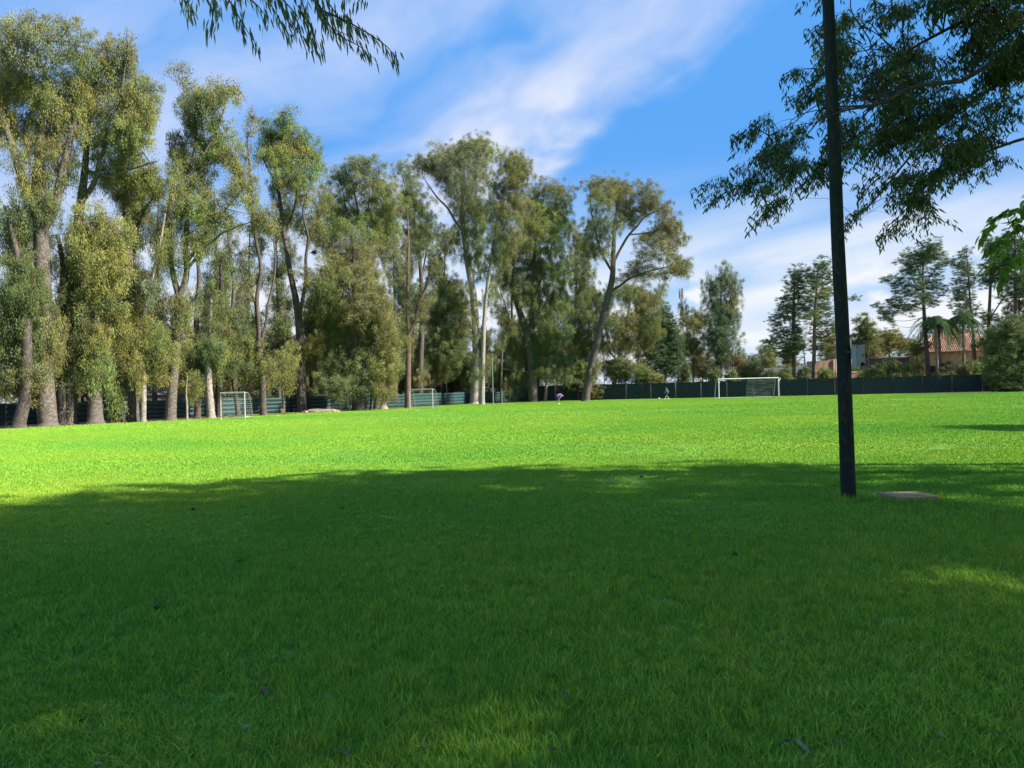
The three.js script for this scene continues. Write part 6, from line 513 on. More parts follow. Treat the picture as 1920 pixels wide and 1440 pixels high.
  // the crown over the photographer's head, out of view
  const im = new THREE.InstancedMesh(KIND.s.cls[3].full[0], leafMat, 3), M = new THREE.Matrix4(), cc = new THREE.Color();
  [[0.4, 9.4, -0.8], [-1.2, 8.2, 0.6], [1.4, 8.4, 0.8]].forEach((p, i) => { im.setMatrixAt(i, M.makeTranslation(...p)); im.setColorAt(i, cc.setRGB(...col)); });
  im.name = 'crown'; im.userData.kind = 'stuff'; shade(im); root.add(im);
}

// ---------- fences ----------
{
  // corrugated sheet fence behind the row: bays of bowed horizontal sheets between posts
  const fm = new THREE.MeshStandardMaterial({ color: 0xffffff, roughness: 0.42, metalness: 0.0, vertexColors: true });
  const post = std(0.05, 0.075, 0.07, 0.7);
  const f = thing('sheet_fence', 'low teal fence of bowed horizontal metal sheets behind the eucalyptus row', 'fence', [0, 0, 0]);
  const A = V(-50.3, 0, -27.8), B = V(-0.3, 0, -109.3), n = 34, dir = B.clone().sub(A), step = dir.length() / n; dir.normalize();
  const ang = Math.atan2(-dir.z, dir.x);
  reseed(88);
  for (let i = 0; i < n; i++) {
    const t = [], col = [], ridges = 4, hgt = 1.5 + rr(-0.05, 0.05), k = 8, tone = rr(0.75, 1.25);
    const cc = [0.015 * tone, 0.05 * tone, 0.05 * tone];
    const prof = []; for (let r = 0; r < ridges; r++) for (let j = 0; j <= k; j++) { const y = (r + j / k) / ridges * hgt; prof.push([0.05 + y, 0.055 * Math.sin(Math.PI * j / k) + (j === 0 || j === k ? -0.012 : 0)]); }
    for (let s = 0; s < prof.length - 1; s++) {
      const [y0, z0] = prof[s], [y1, z1] = prof[s + 1], w = step - 0.09;
      t.push(0.045, y0, z0, 0.045 + w, y0, z0, 0.045 + w, y1, z1, 0.045, y0, z0, 0.045 + w, y1, z1, 0.045, y1, z1);
      for (let q = 0; q < 6; q++) col.push(...cc);
    }
    const g = soup(t, col), m = part('sheet_panel', g, fm, f, [A.x + dir.x * step * i, 0, A.z + dir.z * step * i]); m.rotation.y = ang;
  }
  for (let i = 0; i <= n; i++) { const m = part('post', box(0.08, 1.62, 0.08, 0, 0.81, 0), post, f, [A.x + dir.x * step * i, 0, A.z + dir.z * step * i]); m.rotation.y = ang; }
}
{
  // woven shade mesh on posts round the right side
  const weave = dataTex(256, 256, (u, v) => { const n = 0.85 + 0.3 * pnoise(u, v, 3, 3, 4) + 0.15 * pnoise(u, v, 20, 2, 6); return [0.085 * n, 0.2 * n, 0.21 * n]; }, true);
  weave.repeat.set(0.25, 0.25);
  const mesh = new THREE.MeshPhysicalMaterial({ map: weave, roughness: 0.95, transmission: 0.45, thickness: 0, side: THREE.DoubleSide });
  const post = std(0.012, 0.016, 0.016, 0.7);
  const f = thing('mesh_fence', 'dark green shade-cloth fence with posts along the far right side of the pitch', 'fence', [0, 0, 0]);
  const A = V(-0.3, 0, -109.3), B = V(92, 0, -83.2), n = 28, dir = B.clone().sub(A), step = dir.length() / n; dir.normalize();
  const ang = Math.atan2(-dir.z, dir.x);
  reseed(99);
  for (let i = 0; i < n; i++) {
    const g = new THREE.PlaneGeometry(step - 0.1, 2.25, 14, 8), p = g.attributes.position, uv = g.attributes.uv;
    for (let k = 0; k < p.count; k++) { const x = p.getX(k), y = p.getY(k); p.setZ(k, 0.07 * noise.noise(x * 1.1 + i * 9, y * 0.8, i)); if (y > 1) p.setY(k, y - 0.2 * (1 - Math.pow(2 * x / step, 2)) * (0.5 + 0.5 * noise.noise(i * 3.3, 1, 1))); uv.setXY(k, x + i * 7, y); }
    g.computeVertexNormals();
    const m = part('cloth_panel', g, mesh, f, [A.x + dir.x * step * (i + 0.5), 1.16, A.z + dir.z * step * (i + 0.5)]); m.rotation.y = ang;
  }
  for (let i = 0; i <= n; i++) part('post', new THREE.CylinderGeometry(0.04, 0.04, 2.5, 8).translate(0, 1.25, 0), post, f, [A.x + dir.x * step * i, 0, A.z + dir.z * step * i]);
}
// tall thin net posts beyond the mesh fence
{
  const pm = std(0.035, 0.045, 0.045, 0.5);
  const cap = std(0.6, 0.6, 0.58, 0.4);
  [[25.1, -111, 10.2, 'thin tall net post beside the flame-shaped cypress'], [28.6, -108.5, 4.6, 'short net post with pale cap left of the white goal'], [32.2, -107.5, 7, 'thin net post rising behind the middle of the white goal'], [35.3, -104, 5.8, 'thin net post just left of the low grey roof'], [45.2, -103, 6.5, 'thin net post left of the dark wooden pole'], [50.1, -103.6, 11.2, 'tall thin net post right of the grey box on the wooden pole'], [66.9, -107, 9.5, 'thin net post behind the palms in front of the tiled roof'], [14, -112, 7, 'thin net post hidden among the shrubs at the fence corner']].forEach(([x, z, h, l], i) => {
    const t = thing('net_post', l, 'post', [x, 0, z], 'net posts along the mesh fence');
    part('shaft', new THREE.CylinderGeometry(0.045, 0.06, h, 8).translate(0, h / 2, 0), pm, t);
    part('end_cap', i === 1 ? new THREE.SphereGeometry(0.14, 10, 8).scale(1, 1.2, 1).translate(0, h + 0.1, 0) : new THREE.CylinderGeometry(0.055, 0.055, 0.08, 8).translate(0, h + 0.03, 0), i === 1 ? cap : pm, t);
    part('eye_hook', new THREE.TorusGeometry(0.06, 0.014, 6, 10).translate(0.1, h - 0.3, 0), pm, t);
  });
}

// ---------- goals ----------
function makeGoal(name, label, px, w, h, dep, r, net, braces) {
  const [L, Rr] = px, t = thing(name, label, 'goal', [(L[0] + Rr[0]) / 2, 0, (L[1] + Rr[1]) / 2], 'goals standing on the pitch');
  t.rotation.y = Math.atan2(-(Rr[1] - L[1]), Rr[0] - L[0]);
  const wm = std(0.5, 0.5, 0.48, 0.6), nm = std(0.5, 0.51, 0.49, 0.9), gm = std(0.3, 0.31, 0.3, 0.6);
  for (const s of [-1, 1]) {
    part('goal_post', new THREE.CylinderGeometry(r, r, h, 14).translate(s * w / 2, h / 2, 0), wm, t);
    part('side_frame', mergeGeometries([tube([[s * w / 2, h - 0.02, 0, r * 0.5], [s * w / 2, h - 0.06, -dep * 0.45, r * 0.5], [s * w / 2, h * 0.5, -dep * 0.8, r * 0.5], [s * w / 2, 0.03, -dep, r * 0.5]], 6, 0.2)]), gm, t);
    if (braces) part('corner_brace', bar([s * w / 2, h - 0.55, 0], [s * w / 2 - (s < 0 ? -0.45 : -0.4), h - 0.05, -0.25], r * 0.55), wm, t);
  }
  part('crossbar', new THREE.CylinderGeometry(r, r, w + r * 2, 14).rotateZ(Math.PI / 2).translate(0, h, 0), wm, t);
  part('ground_bar', bar([-w / 2, 0.03, -dep], [w / 2, 0.03, -dep], r * 0.5), gm, t);
  const g = [], prof = (v) => v < 0.25 ? [h - 0.06 * v / 0.25, -dep * 0.45 * v / 0.25] : (() => { const q = (v - 0.25) / 0.75; return [mix(h - 0.06, 0.04, q), -dep * (0.45 + 0.55 * Math.sqrt(q))]; })();
  const nw = Math.round(w / net.step), nv = net.rows;
  for (let i = 0; i <= nw; i++) { if (net.from !== undefined && i / nw < net.from) continue; const x = -w / 2 + w * i / nw, pts = []; for (let k = 0; k <= 10; k++) { const [y, z] = prof(k / 10); pts.push([x + 0.03 * noise.noise(i, k * 0.5, 3), y + (k > 0 && k < 10 ? 0.05 * noise.noise(i * 0.4, k * 0.6, 1) : 0), z + 0.08 * noise.noise(i * 0.3, k * 0.4, 7), net.r]); } g.push(tube(pts, 3, 0.4)); }
  for (let k = 1; k <= nv; k++) { const [y, z] = prof(k / nv), pts = []; const i0 = net.from !== undefined ? Math.ceil(net.from * nw) : 0; for (let i = i0; i <= nw; i += 2) pts.push([-w / 2 + w * i / nw, y + 0.04 * noise.noise(i * 0.5, k, 2), z + 0.06 * noise.noise(i * 0.3, k, 5), net.r]); g.push(tube(pts, 3, 0.6)); }
  for (const s of net.from !== undefined ? [1] : [-1, 1]) for (let k = 1; k < nv; k++) { const [y, z] = prof(k / nv); g.push(bar([s * w / 2, y, 0], [s * w / 2, y, z], net.r, 3)); }
  const m = part('net', mergeGeometries(g.filter(Boolean)), nm, t); m.userData.kind = 'stuff';
  return t;
}
makeGoal('small_goal', 'small white goal with net in front of the trees at left', [[-21.95, -55.6], [-19.95, -54.9]], 2.2, 2.0, 0.9, 0.036, { step: 0.13, rows: 16, r: 0.006 });
makeGoal('small_goal', 'small white goal beside the reddish-brown forked tree, left of centre', [[-10.6, -76.2], [-8.05, -74.6]], 3.0, 2.0, 0.9, 0.038, { step: 0.16, rows: 13, r: 0.005 });
makeGoal('large_goal', 'large white goal with braced corners before the dark mesh fence', [[26.15, -93.4], [33.9, -93.9]], 7.77, 2.44, 1.6, 0.075, { step: 0.16, rows: 16, r: 0.006, from: 0.52 }, true);

// ---------- dark wooden pole, its box, and the slab beside it ----------
{
  reseed(7);
  const wood = dataTex(256, 512, (u, v) => { const s = pnoise(u, v, 10, 1.2, 2) + 0.6 * pnoise(u, v, 26, 3, 5), p = smooth(0.15, 0.4, pnoise(u, v, 2, 3, 9)); const k = 1 + 0.35 * s; return [Math.pow((0.011 + 0.026 * p) * k, 1 / 2.2), Math.pow((0.021 + 0.010 * p) * k, 1 / 2.2), Math.pow((0.019 + 0.004 * p) * k, 1 / 2.2)]; }, true);
  const woodB = dataTex(256, 512, (u, v) => { const s = 0.5 + 0.4 * pnoise(u, v, 14, 1.5, 3) + 0.25 * pnoise(u, v, 4, 6, 8); return [s, s, s]; });
  const pm = new THREE.MeshPhysicalMaterial({ map: wood, bumpMap: woodB, bumpScale: 0.012, roughness: 0.8, specularIntensity: 0.35 });
  const t = thing('utility_pole', 'dark green-black wooden pole standing on the lawn at right', 'pole', [4.56, 0, -10.1]);
  part('shaft', tube([[0, -0.3, 0, 0.1], [0.0, 0, 0, 0.098], [-0.005, 1, 0, 0.095], [-0.02, 2.2, 0.01, 0.09], [-0.045, 3.6, 0, 0.086], [-0.06, 5, 0.01, 0.082], [-0.08, 6.6, 0, 0.078], [-0.1, 8.6, 0, 0.074]], 22, 0.22, 0.035), pm, t);
  const ring = []; for (let i = 0; i < 22; i++) { const a = i / 22 * 6.283, r = 0.2 + 0.09 * noise.noise(Math.cos(a) * 2, Math.sin(a) * 2, 4) + (i % 2 ? 0.02 : 0); ring.push([4.5 + Math.cos(a) * r * 1.5, -10.08 + Math.sin(a) * r * 0.9]); }
  sheet(ring, 0.006, new THREE.MeshStandardMaterial({ map: soilTex, color: C(0.55, 0.5, 0.45), roughness: 1 }), 'bare_soil');
  { const rough = new THREE.InstancedMesh(patch(0.2, 260, 0.04, 0.13, 0.005, 9), grassMat, 7), M = new THREE.Matrix4(), w = new THREE.Color(0.95, 0.95, 0.9); [[4.42, -9.93], [4.68, -9.96], [4.75, -10.15], [4.36, -10.12], [5.02, -9.9], [5.62, -10.1], [5.3, -9.72]].forEach(([x, z], i) => { rough.setMatrixAt(i, M.makeRotationY(i * 1.3).setPosition(x, -0.003, z)); rough.setColorAt(i, w); }); rough.name = 'rough_grass'; rough.userData = { kind: 'stuff', label: 'longer uncut grass round the foot of the dark pole and the slab', category: 'grass' }; shade(rough); scene.add(rough); }
  const knot = new THREE.SphereGeometry(0.022, 8, 6).scale(1, 1.6, 0.5);
  for (const [y, a] of [[1.9, 1.4], [3.3, 1.2], [4.2, 1.8], [5.3, 1.1], [2.62, 1.75]]) { const m = part('knot', knot, pm, t, [Math.cos(a) * 0.092 - 0.02 - (y - 1.9) * 0.012, y, Math.sin(a) * 0.092]); m.rotation.y = Math.PI / 2 - a; }
  const grey = std(0.34, 0.345, 0.33, 0.8), green = std(0.26, 0.27, 0.235, 0.85), dark = std(0.015, 0.015, 0.015, 0.8), steel = std(0.35, 0.35, 0.34, 0.4, { metalness: 0.6 });
  const b = thing('junction_box', 'weathered grey metal box fixed to the dark pole at head height', 'box', [4.64, 1.815, -10.0]);
  b.rotation.y = -0.5;
  part('body', box(0.06, 0.285, 0.1, 0.01, 0.142, 0), grey, b);
  const d = part('door', mergeGeometries([new THREE.ExtrudeGeometry((() => { const s = new THREE.Shape(); s.moveTo(0, 0); s.lineTo(0.03, 0); s.quadraticCurveTo(0.032, 0.05, 0.062, 0.06); s.lineTo(0.088, 0.045); s.lineTo(0.088, 0.285); s.lineTo(0, 0.285); s.closePath(); return s; })(), { depth: 0.03, bevelEnabled: true, bevelSize: 0.003, bevelThickness: 0.003, bevelSegments: 2 })]), green, b, [0.054, 0.002, 0.012]);
  d.rotation.y = -0.25;
  part('latch', box(0.014, 0.02, 0.014, 0.074, 0.145, 0.042), dark, d);
  part('inside_plate', box(0.09, 0.275, 0.004, 0.036, 0.14, -0.014), dark, d);
  part('rain_lip', box(0.075, 0.008, 0.12, 0.01, 0.292, 0.004), grey, b);
  part('hinge', mergeGeometries([bar([0.046, 0.05, 0.052], [0.046, 0.085, 0.052], 0.005), bar([0.046, 0.2, 0.052], [0.046, 0.235, 0.052], 0.005)]), steel, b);
  part('strap', new THREE.TorusGeometry(0.105, 0.005, 6, 24).rotateX(Math.PI / 2).translate(-0.11, 0.2, -0.06), steel, b);
}
{
  const stone = dataTex(256, 256, (u, v) => { const n = 0.9 + 0.3 * pnoise(u, v, 4, 4, 3) + 0.3 * pnoise(u, v, 30, 30, 6) + 0.2 * pnoise(u, v, 2, 9, 2); return [0.62 * n, 0.53 * n, 0.40 * n]; }, true);
  const sm = new THREE.MeshStandardMaterial({ map: stone, bumpMap: stone, bumpScale: 0.004, roughness: 0.95 });
  const t = thing('inspection_cover', 'flat brownish concrete cover slab lying in the grass right of the pole', 'slab', [5.32, 0, -10.03]);
  t.rotation.y = 0.07;
  const s = new THREE.Shape([[-0.27, -0.25], [0.27, -0.26], [0.28, 0.24], [-0.1, 0.25], [-0.26, 0.26]].map(([x, y]) => new THREE.Vector2(x, y)));
  part('slab', new THREE.ExtrudeGeometry(s, { depth: 0.06, bevelEnabled: true, bevelSize: 0.008, bevelThickness: 0.008, bevelSegments: 2 }).rotateX(-Math.PI / 2).translate(0, 0.0, 0), sm, t);
  part('lifting_slot', box(0.1, 0.006, 0.02, 0.08, 0.069, 0.1), std(0.03, 0.025, 0.02, 1), t);
}

// ---------- people ----------
function sdfMesh(bones, cell = 0.014, k = 0.03) {              // bones: [ax, ay, az, ar, bx, by, bz, br]
  const lo = [1e9, 1e9, 1e9], hi = [-1e9, -1e9, -1e9];
  for (const b of bones) for (const o of [0, 4]) for (let c = 0; c < 3; c++) { lo[c] = Math.min(lo[c], b[o + c] - b[o + 3] - 0.05); hi[c] = Math.max(hi[c], b[o + c] + b[o + 3] + 0.05); }
  const half = Math.max(hi[0] - lo[0], hi[1] - lo[1], hi[2] - lo[2]) / 2, cen = [0, 1, 2].map((c) => (lo[c] + hi[c]) / 2), N = Math.min(84, Math.ceil(2 * half / cell));
  const mc = new MarchingCubes(N, new THREE.MeshStandardMaterial(), false, false, 120000);
  mc.isolation = 0;
  for (let z = 0; z < N; z++) for (let y = 0; y < N; y++) for (let x = 0; x < N; x++) {
    const p = [x, y, z].map((v, c) => (v - N / 2) / (N / 2) * half + cen[c]);
    let d = 1e3;
    for (const b of bones) {
      const ab = [b[4] - b[0], b[5] - b[1], b[6] - b[2]], ap = [p[0] - b[0], p[1] - b[1], p[2] - b[2]], l2 = ab[0] ** 2 + ab[1] ** 2 + ab[2] ** 2 || 1e-9, t = clamp((ap[0] * ab[0] + ap[1] * ab[1] + ap[2] * ab[2]) / l2);
      const e = Math.hypot(ap[0] - ab[0] * t, ap[1] - ab[1] * t, ap[2] - ab[2] * t) - mix(b[3], b[7], t), h = Math.max(k - Math.abs(d - e), 0) / k;
      d = Math.min(d, e) - h * h * k * 0.25;
    }
    mc.field[x + y * N + z * N * N] = -d;
  }
  mc.update();
  const n = mc.count, pos = new Float32Array(mc.positionArray.slice(0, n * 3)), nor = new Float32Array(mc.normalArray.slice(0, n * 3));
  for (let i = 0; i < n; i++) for (let c = 0; c < 3; c++) pos[i * 3 + c] = pos[i * 3 + c] * half + cen[c];
  const g = new THREE.BufferGeometry(); g.setAttribute('position', new THREE.BufferAttribute(pos, 3)); g.setAttribute('normal', new THREE.BufferAttribute(nor, 3)); return g;
}
const cap = (a, ar, b, br) => [...a, ar, ...b, br];
function fingers(wrist, dir, side) {                            // palm and five fingers
  const D = V(...dir).normalize(), S = V(...side).normalize(), o = V(...wrist), P = (f, s) => o.clone().addScaledVector(D, f).addScaledVector(S, s).toArray(), out = [cap(P(0, 0), 0.024, P(0.075, 0), 0.03)];
  [[-0.028, 0.06], [-0.01, 0.075], [0.01, 0.07], [0.028, 0.055]].forEach(([s, l]) => out.push(cap(P(0.075, s), 0.0095, P(0.075 + l, s * 1.1), 0.0075)));
  out.push(cap(P(0.025, 0.028), 0.011, P(0.065, 0.062), 0.008)); return out;
}
const skin = std(0.42, 0.25, 0.17, 0.6), hairM = std(0.02, 0.014, 0.01, 0.7), shoeM = std(0.75, 0.75, 0.74, 0.6);
{
  // bending forward from the hips, hands on the lower thighs, facing right
  const p = thing('person', 'person in a purple shirt and dark shorts bending over on the pitch', 'person', [5.13, 0, -81.5]);
  p.rotation.y = 0.15;
  const hip = [-0.2, 0.86, 0], sh = [0.2, 1.06, 0], L = [];
  for (const s of [-1, 1]) {
    L.push(cap([-0.18, 0.84, s * 0.09], 0.085, [-0.06, 0.47, s * 0.13], 0.058), cap([-0.06, 0.47, s * 0.13], 0.055, [-0.12, 0.09, s * 0.14], 0.04), cap([-0.12, 0.07, s * 0.14], 0.04, [0.03, 0.045, s * 0.16], 0.034));
    L.push(cap([0.19, 1.03, s * 0.17], 0.052, [0.16, 0.78, s * 0.24], 0.042), cap([0.16, 0.78, s * 0.24], 0.04, [0.02, 0.58, s * 0.19], 0.03), ...fingers([0.02, 0.57, s * 0.19], [-0.35, -0.75, -s * 0.25], [0.8, -0.3, s * 0.3]));
  }
  L.push(cap(hip, 0.12, [0.0, 1.0, 0], 0.12), cap([0, 1.0, 0], 0.12, sh, 0.11), cap([0.2, 1.05, -0.13], 0.07, [0.2, 1.05, 0.13], 0.07), cap(sh, 0.055, [0.33, 1.0, 0], 0.052), cap([0.36, 0.99, 0], 0.085, [0.43, 0.9, 0], 0.07), cap([0.45, 0.95, 0], 0.014, [0.475, 0.93, 0], 0.016));
  for (const s of [-1, 1]) L.push(cap([0.37, 0.97, s * 0.085], 0.018, [0.36, 0.96, s * 0.092], 0.014));
  part('body', sdfMesh(L), skin, p);
  part('shirt', sdfMesh([cap(hip, 0.135, [0, 1.0, 0], 0.14), cap([0, 1.0, 0], 0.14, [0.2, 1.05, 0], 0.125), cap([0.2, 1.05, -0.14], 0.085, [0.2, 1.05, 0.14], 0.085), cap([0.2, 1.03, -0.17], 0.07, [0.18, 0.87, -0.22], 0.068), cap([0.2, 1.03, 0.17], 0.07, [0.18, 0.87, 0.22], 0.068)], 0.02, 0.05), std(0.30, 0.14, 0.50, 0.85), p);
  part('shorts', sdfMesh([cap([-0.2, 0.86, -0.06], 0.13, [-0.2, 0.86, 0.06], 0.13), cap([-0.19, 0.83, -0.09], 0.11, [-0.1, 0.58, -0.12], 0.095), cap([-0.19, 0.83, 0.09], 0.11, [-0.1, 0.58, 0.12], 0.095)], 0.02, 0.05), std(0.03, 0.02, 0.06, 0.85), p);
  part('hair', sdfMesh([cap([0.35, 1.02, 0], 0.09, [0.4, 1.0, 0], 0.075), cap([0.33, 0.97, -0.04], 0.06, [0.33, 0.97, 0.04], 0.06)], 0.015), hairM, p);
  for (const s of [-1, 1]) part('shoe', sdfMesh([cap([-0.14, 0.05, s * 0.14], 0.05, [0.06, 0.042, s * 0.17], 0.04)], 0.012), shoeM, p);
}
{
  // walking left along the fence
  const p = thing('person', 'person in a light blue shirt and dark shorts walking beside the dark fence', 'person', [20.8, 0, -99.3]);
  p.rotation.y = Math.PI + 0.2; p.scale.setScalar(0.9);
  const L = [];
  const leg = [[0.2, 0.44, 0.28], [-0.02, 0.46, -0.34]];
  leg.forEach(([kx, ky, fx], i) => { const s = i ? 1 : -1; const fy = i ? 0.14 : 0.06; L.push(cap([0, 0.92, s * 0.09], 0.09, [kx, ky, s * 0.1], 0.06), cap([kx, ky, s * 0.1], 0.056, [fx, fy, s * 0.1], 0.04), cap([fx, fy - 0.02, s * 0.1], 0.038, [fx + 0.13, fy - 0.015 - (i ? 0.05 : 0), s * 0.1], 0.032)); });
  const arm = [[-0.2, 1.14, -0.12, 0.93], [0.1, 1.12, 0.26, 0.98]];
  arm.forEach(([ex, ey, wx, wy], i) => { const s = i ? 1 : -1; L.push(cap([0.03, 1.4, s * 0.18], 0.052, [ex, ey, s * 0.23], 0.042), cap([ex, ey, s * 0.23], 0.04, [wx, wy, s * 0.2], 0.03), ...fingers([wx, wy, s * 0.2], [0.3, -0.7, 0], [0.5, 0.2, -s * 0.5])); });
  L.push(cap([0, 0.95, 0], 0.13, [0.03, 1.2, 0], 0.125), cap([0.03, 1.2, 0], 0.125, [0.04, 1.4, 0], 0.11), cap([0.04, 1.42, -0.14], 0.065, [0.04, 1.42, 0.14], 0.065), cap([0.05, 1.45, 0], 0.055, [0.07, 1.54, 0], 0.052), cap([0.08, 1.66, 0], 0.092, [0.1, 1.6, 0], 0.075), cap([0.17, 1.645, 0], 0.016, [0.185, 1.625, 0], 0.018));
  for (const s of [-1, 1]) L.push(cap([0.07, 1.65, s * 0.09], 0.018, [0.06, 1.62, s * 0.094], 0.014));
  part('body', sdfMesh(L, 0.016), skin, p);
  part('shirt', sdfMesh([cap([0, 0.95, 0], 0.145, [0.03, 1.2, 0], 0.145), cap([0.03, 1.2, 0], 0.145, [0.04, 1.4, 0], 0.12), cap([0.04, 1.41, -0.15], 0.08, [0.04, 1.41, 0.15], 0.08), cap([0.03, 1.4, -0.18], 0.07, [-0.1, 1.24, -0.21], 0.066), cap([0.03, 1.4, 0.18], 0.07, [0.07, 1.24, 0.21], 0.066)], 0.02, 0.05), std(0.10, 0.30, 0.52, 0.85), p);
  part('shorts', sdfMesh([cap([0, 0.93, -0.06], 0.135, [0, 0.93, 0.06], 0.135), cap([0, 0.9, -0.09], 0.11, [0.14, 0.58, -0.1], 0.095), cap([0, 0.9, 0.09], 0.11, [-0.01, 0.58, 0.1], 0.095)], 0.02, 0.05), std(0.02, 0.022, 0.03, 0.85), p);
  part('hair', sdfMesh([cap([0.05, 1.71, 0], 0.088, [0.09, 1.72, 0], 0.08), cap([0.03, 1.64, -0.03], 0.075, [0.03, 1.64, 0.03], 0.075)], 0.015), hairM, p);
  part('shoe', sdfMesh([cap([0.27, 0.055, -0.1], 0.05, [0.43, 0.045, -0.1], 0.04)], 0.012), shoeM, p);
  part('shoe', sdfMesh([cap([-0.35, 0.125, 0.1], 0.05, [-0.2, 0.06, 0.1], 0.04)], 0.012), shoeM, p);
  const b = thing('football', 'small white ball on the grass ahead of the walking person', 'ball', [19.6, 0.11, -98.6]);
  part('shell', new THREE.IcosahedronGeometry(0.11, 3), std(0.78, 0.78, 0.76, 0.5), b);
  const patches = []; for (let i = 0; i < 12; i++) { const v = new THREE.IcosahedronGeometry(1, 0).attributes.position, u = V(v.getX(i * 5), v.getY(i * 5), v.getZ(i * 5)).normalize(); const g = new THREE.CircleGeometry(0.035, 5); g.lookAt(u); g.translate(u.x * 0.1075, u.y * 0.1075, u.z * 0.1075); patches.push(g); }
  part('dark_patches', mergeGeometries(patches), std(0.03, 0.03, 0.03, 0.6), b).userData.kind = 'stuff';
}

// ---------- palms ----------
function frond(L, rise, droop, n) {
  const P = []; for (let i = 0; i <= 12; i++) { const t = i / 12; P.push(V(L * (t - 0.18 * t * t * t), rise * L * t - droop * L * t * t, 0)); }
  const t = [], at = (f) => { const k = Math.min(11, Math.floor(f * 12)); return P[k].clone().lerp(P[k + 1], f * 12 - k); };
  for (let i = 0; i < 12; i++) { const a = P[i], b = P[i + 1], w = 0.035 * (1 - i / 13); t.push(a.x, a.y, a.z - w, a.x, a.y, a.z + w, b.x, b.y, b.z, a.x, a.y - w, a.z, a.x, a.y + w, a.z, b.x, b.y, b.z); }
  for (let i = 0; i < n; i++) { const f = 0.12 + 0.87 * i / n, p = at(f), len = (0.85 - 0.5 * Math.abs(f - 0.45)) * rr(0.8, 1.1); for (const s of [-1, 1]) leafTris(t, p, V(0.45, -rr(0.35, 1.1), s * rr(0.5, 1)).normalize(), V(rr(0.5, 1), 0.5, 0).normalize(), len, 0.06, 0.12); }
  return soup(t);
}
reseed(321);
const fronds = [[3.8, 0.7, 1.25], [3.6, 0.35, 1.05], [4.0, 0.5, 1.45], [3.4, 0.95, 1.1]].map((a) => frond(...a, 46)), frondMat = leafLook({ color: C(0.06, 0.105, 0.035), transmission: 0.2, roughness: 0.9, specularIntensity: 0.15 }), palmBark = barkMat([0.2, 0.15, 0.12], [0.28, 0.22, 0.18], 11);
[[58.6, -101.5, 9.4, 'left feathery palm with fronds drooping low beside the flat-topped pine'], [60.6, -104, 9.0, 'middle feathery palm of the three in front of the house'], [61.9, -101, 9.6, 'right feathery palm in front of the tiled roof']].forEach(([x, z, h, l], k) => {
  reseed(600 + k);
  const t = thing('palm_tree', l, 'palm', [x, 0, z], 'palms in front of the house');
  const lx = gauss() * 0.4;
  part('trunk', tube([[0, -0.1, 0, 0.24], [lx * 0.3, h * 0.3, 0, 0.19], [lx * 0.7, h * 0.65, 0, 0.17], [lx, h, 0, 0.15]], 10, 0.4, 0.05), palmBark, t);
  part('crownshaft', tube([[lx, h - 0.5, 0, 0.18], [lx, h, 0, 0.2], [lx, h + 0.6, 0, 0.09]], 8, 0.2), std(0.12, 0.13, 0.06, 0.7), t);
  for (let i = 0; i < 22; i++) { const m = part('frond', fronds[i % 4], frondMat, t, [lx, h + 0.35 + rr(-0.15, 0.2), 0]); m.rotation.set(gauss() * 0.12, i * 2.4 + rr(-0.2, 0.2), gauss() * 0.22, 'YXZ'); const s = rr(0.85, 1.12); m.scale.set(s, s, s); }
  part('dead_frond', fronds[2], std(0.2, 0.14, 0.08, 0.9, { side: THREE.DoubleSide }), t, [lx, h, 0]).rotation.set(0, 1.1 + k, -0.9, 'YXZ');
});

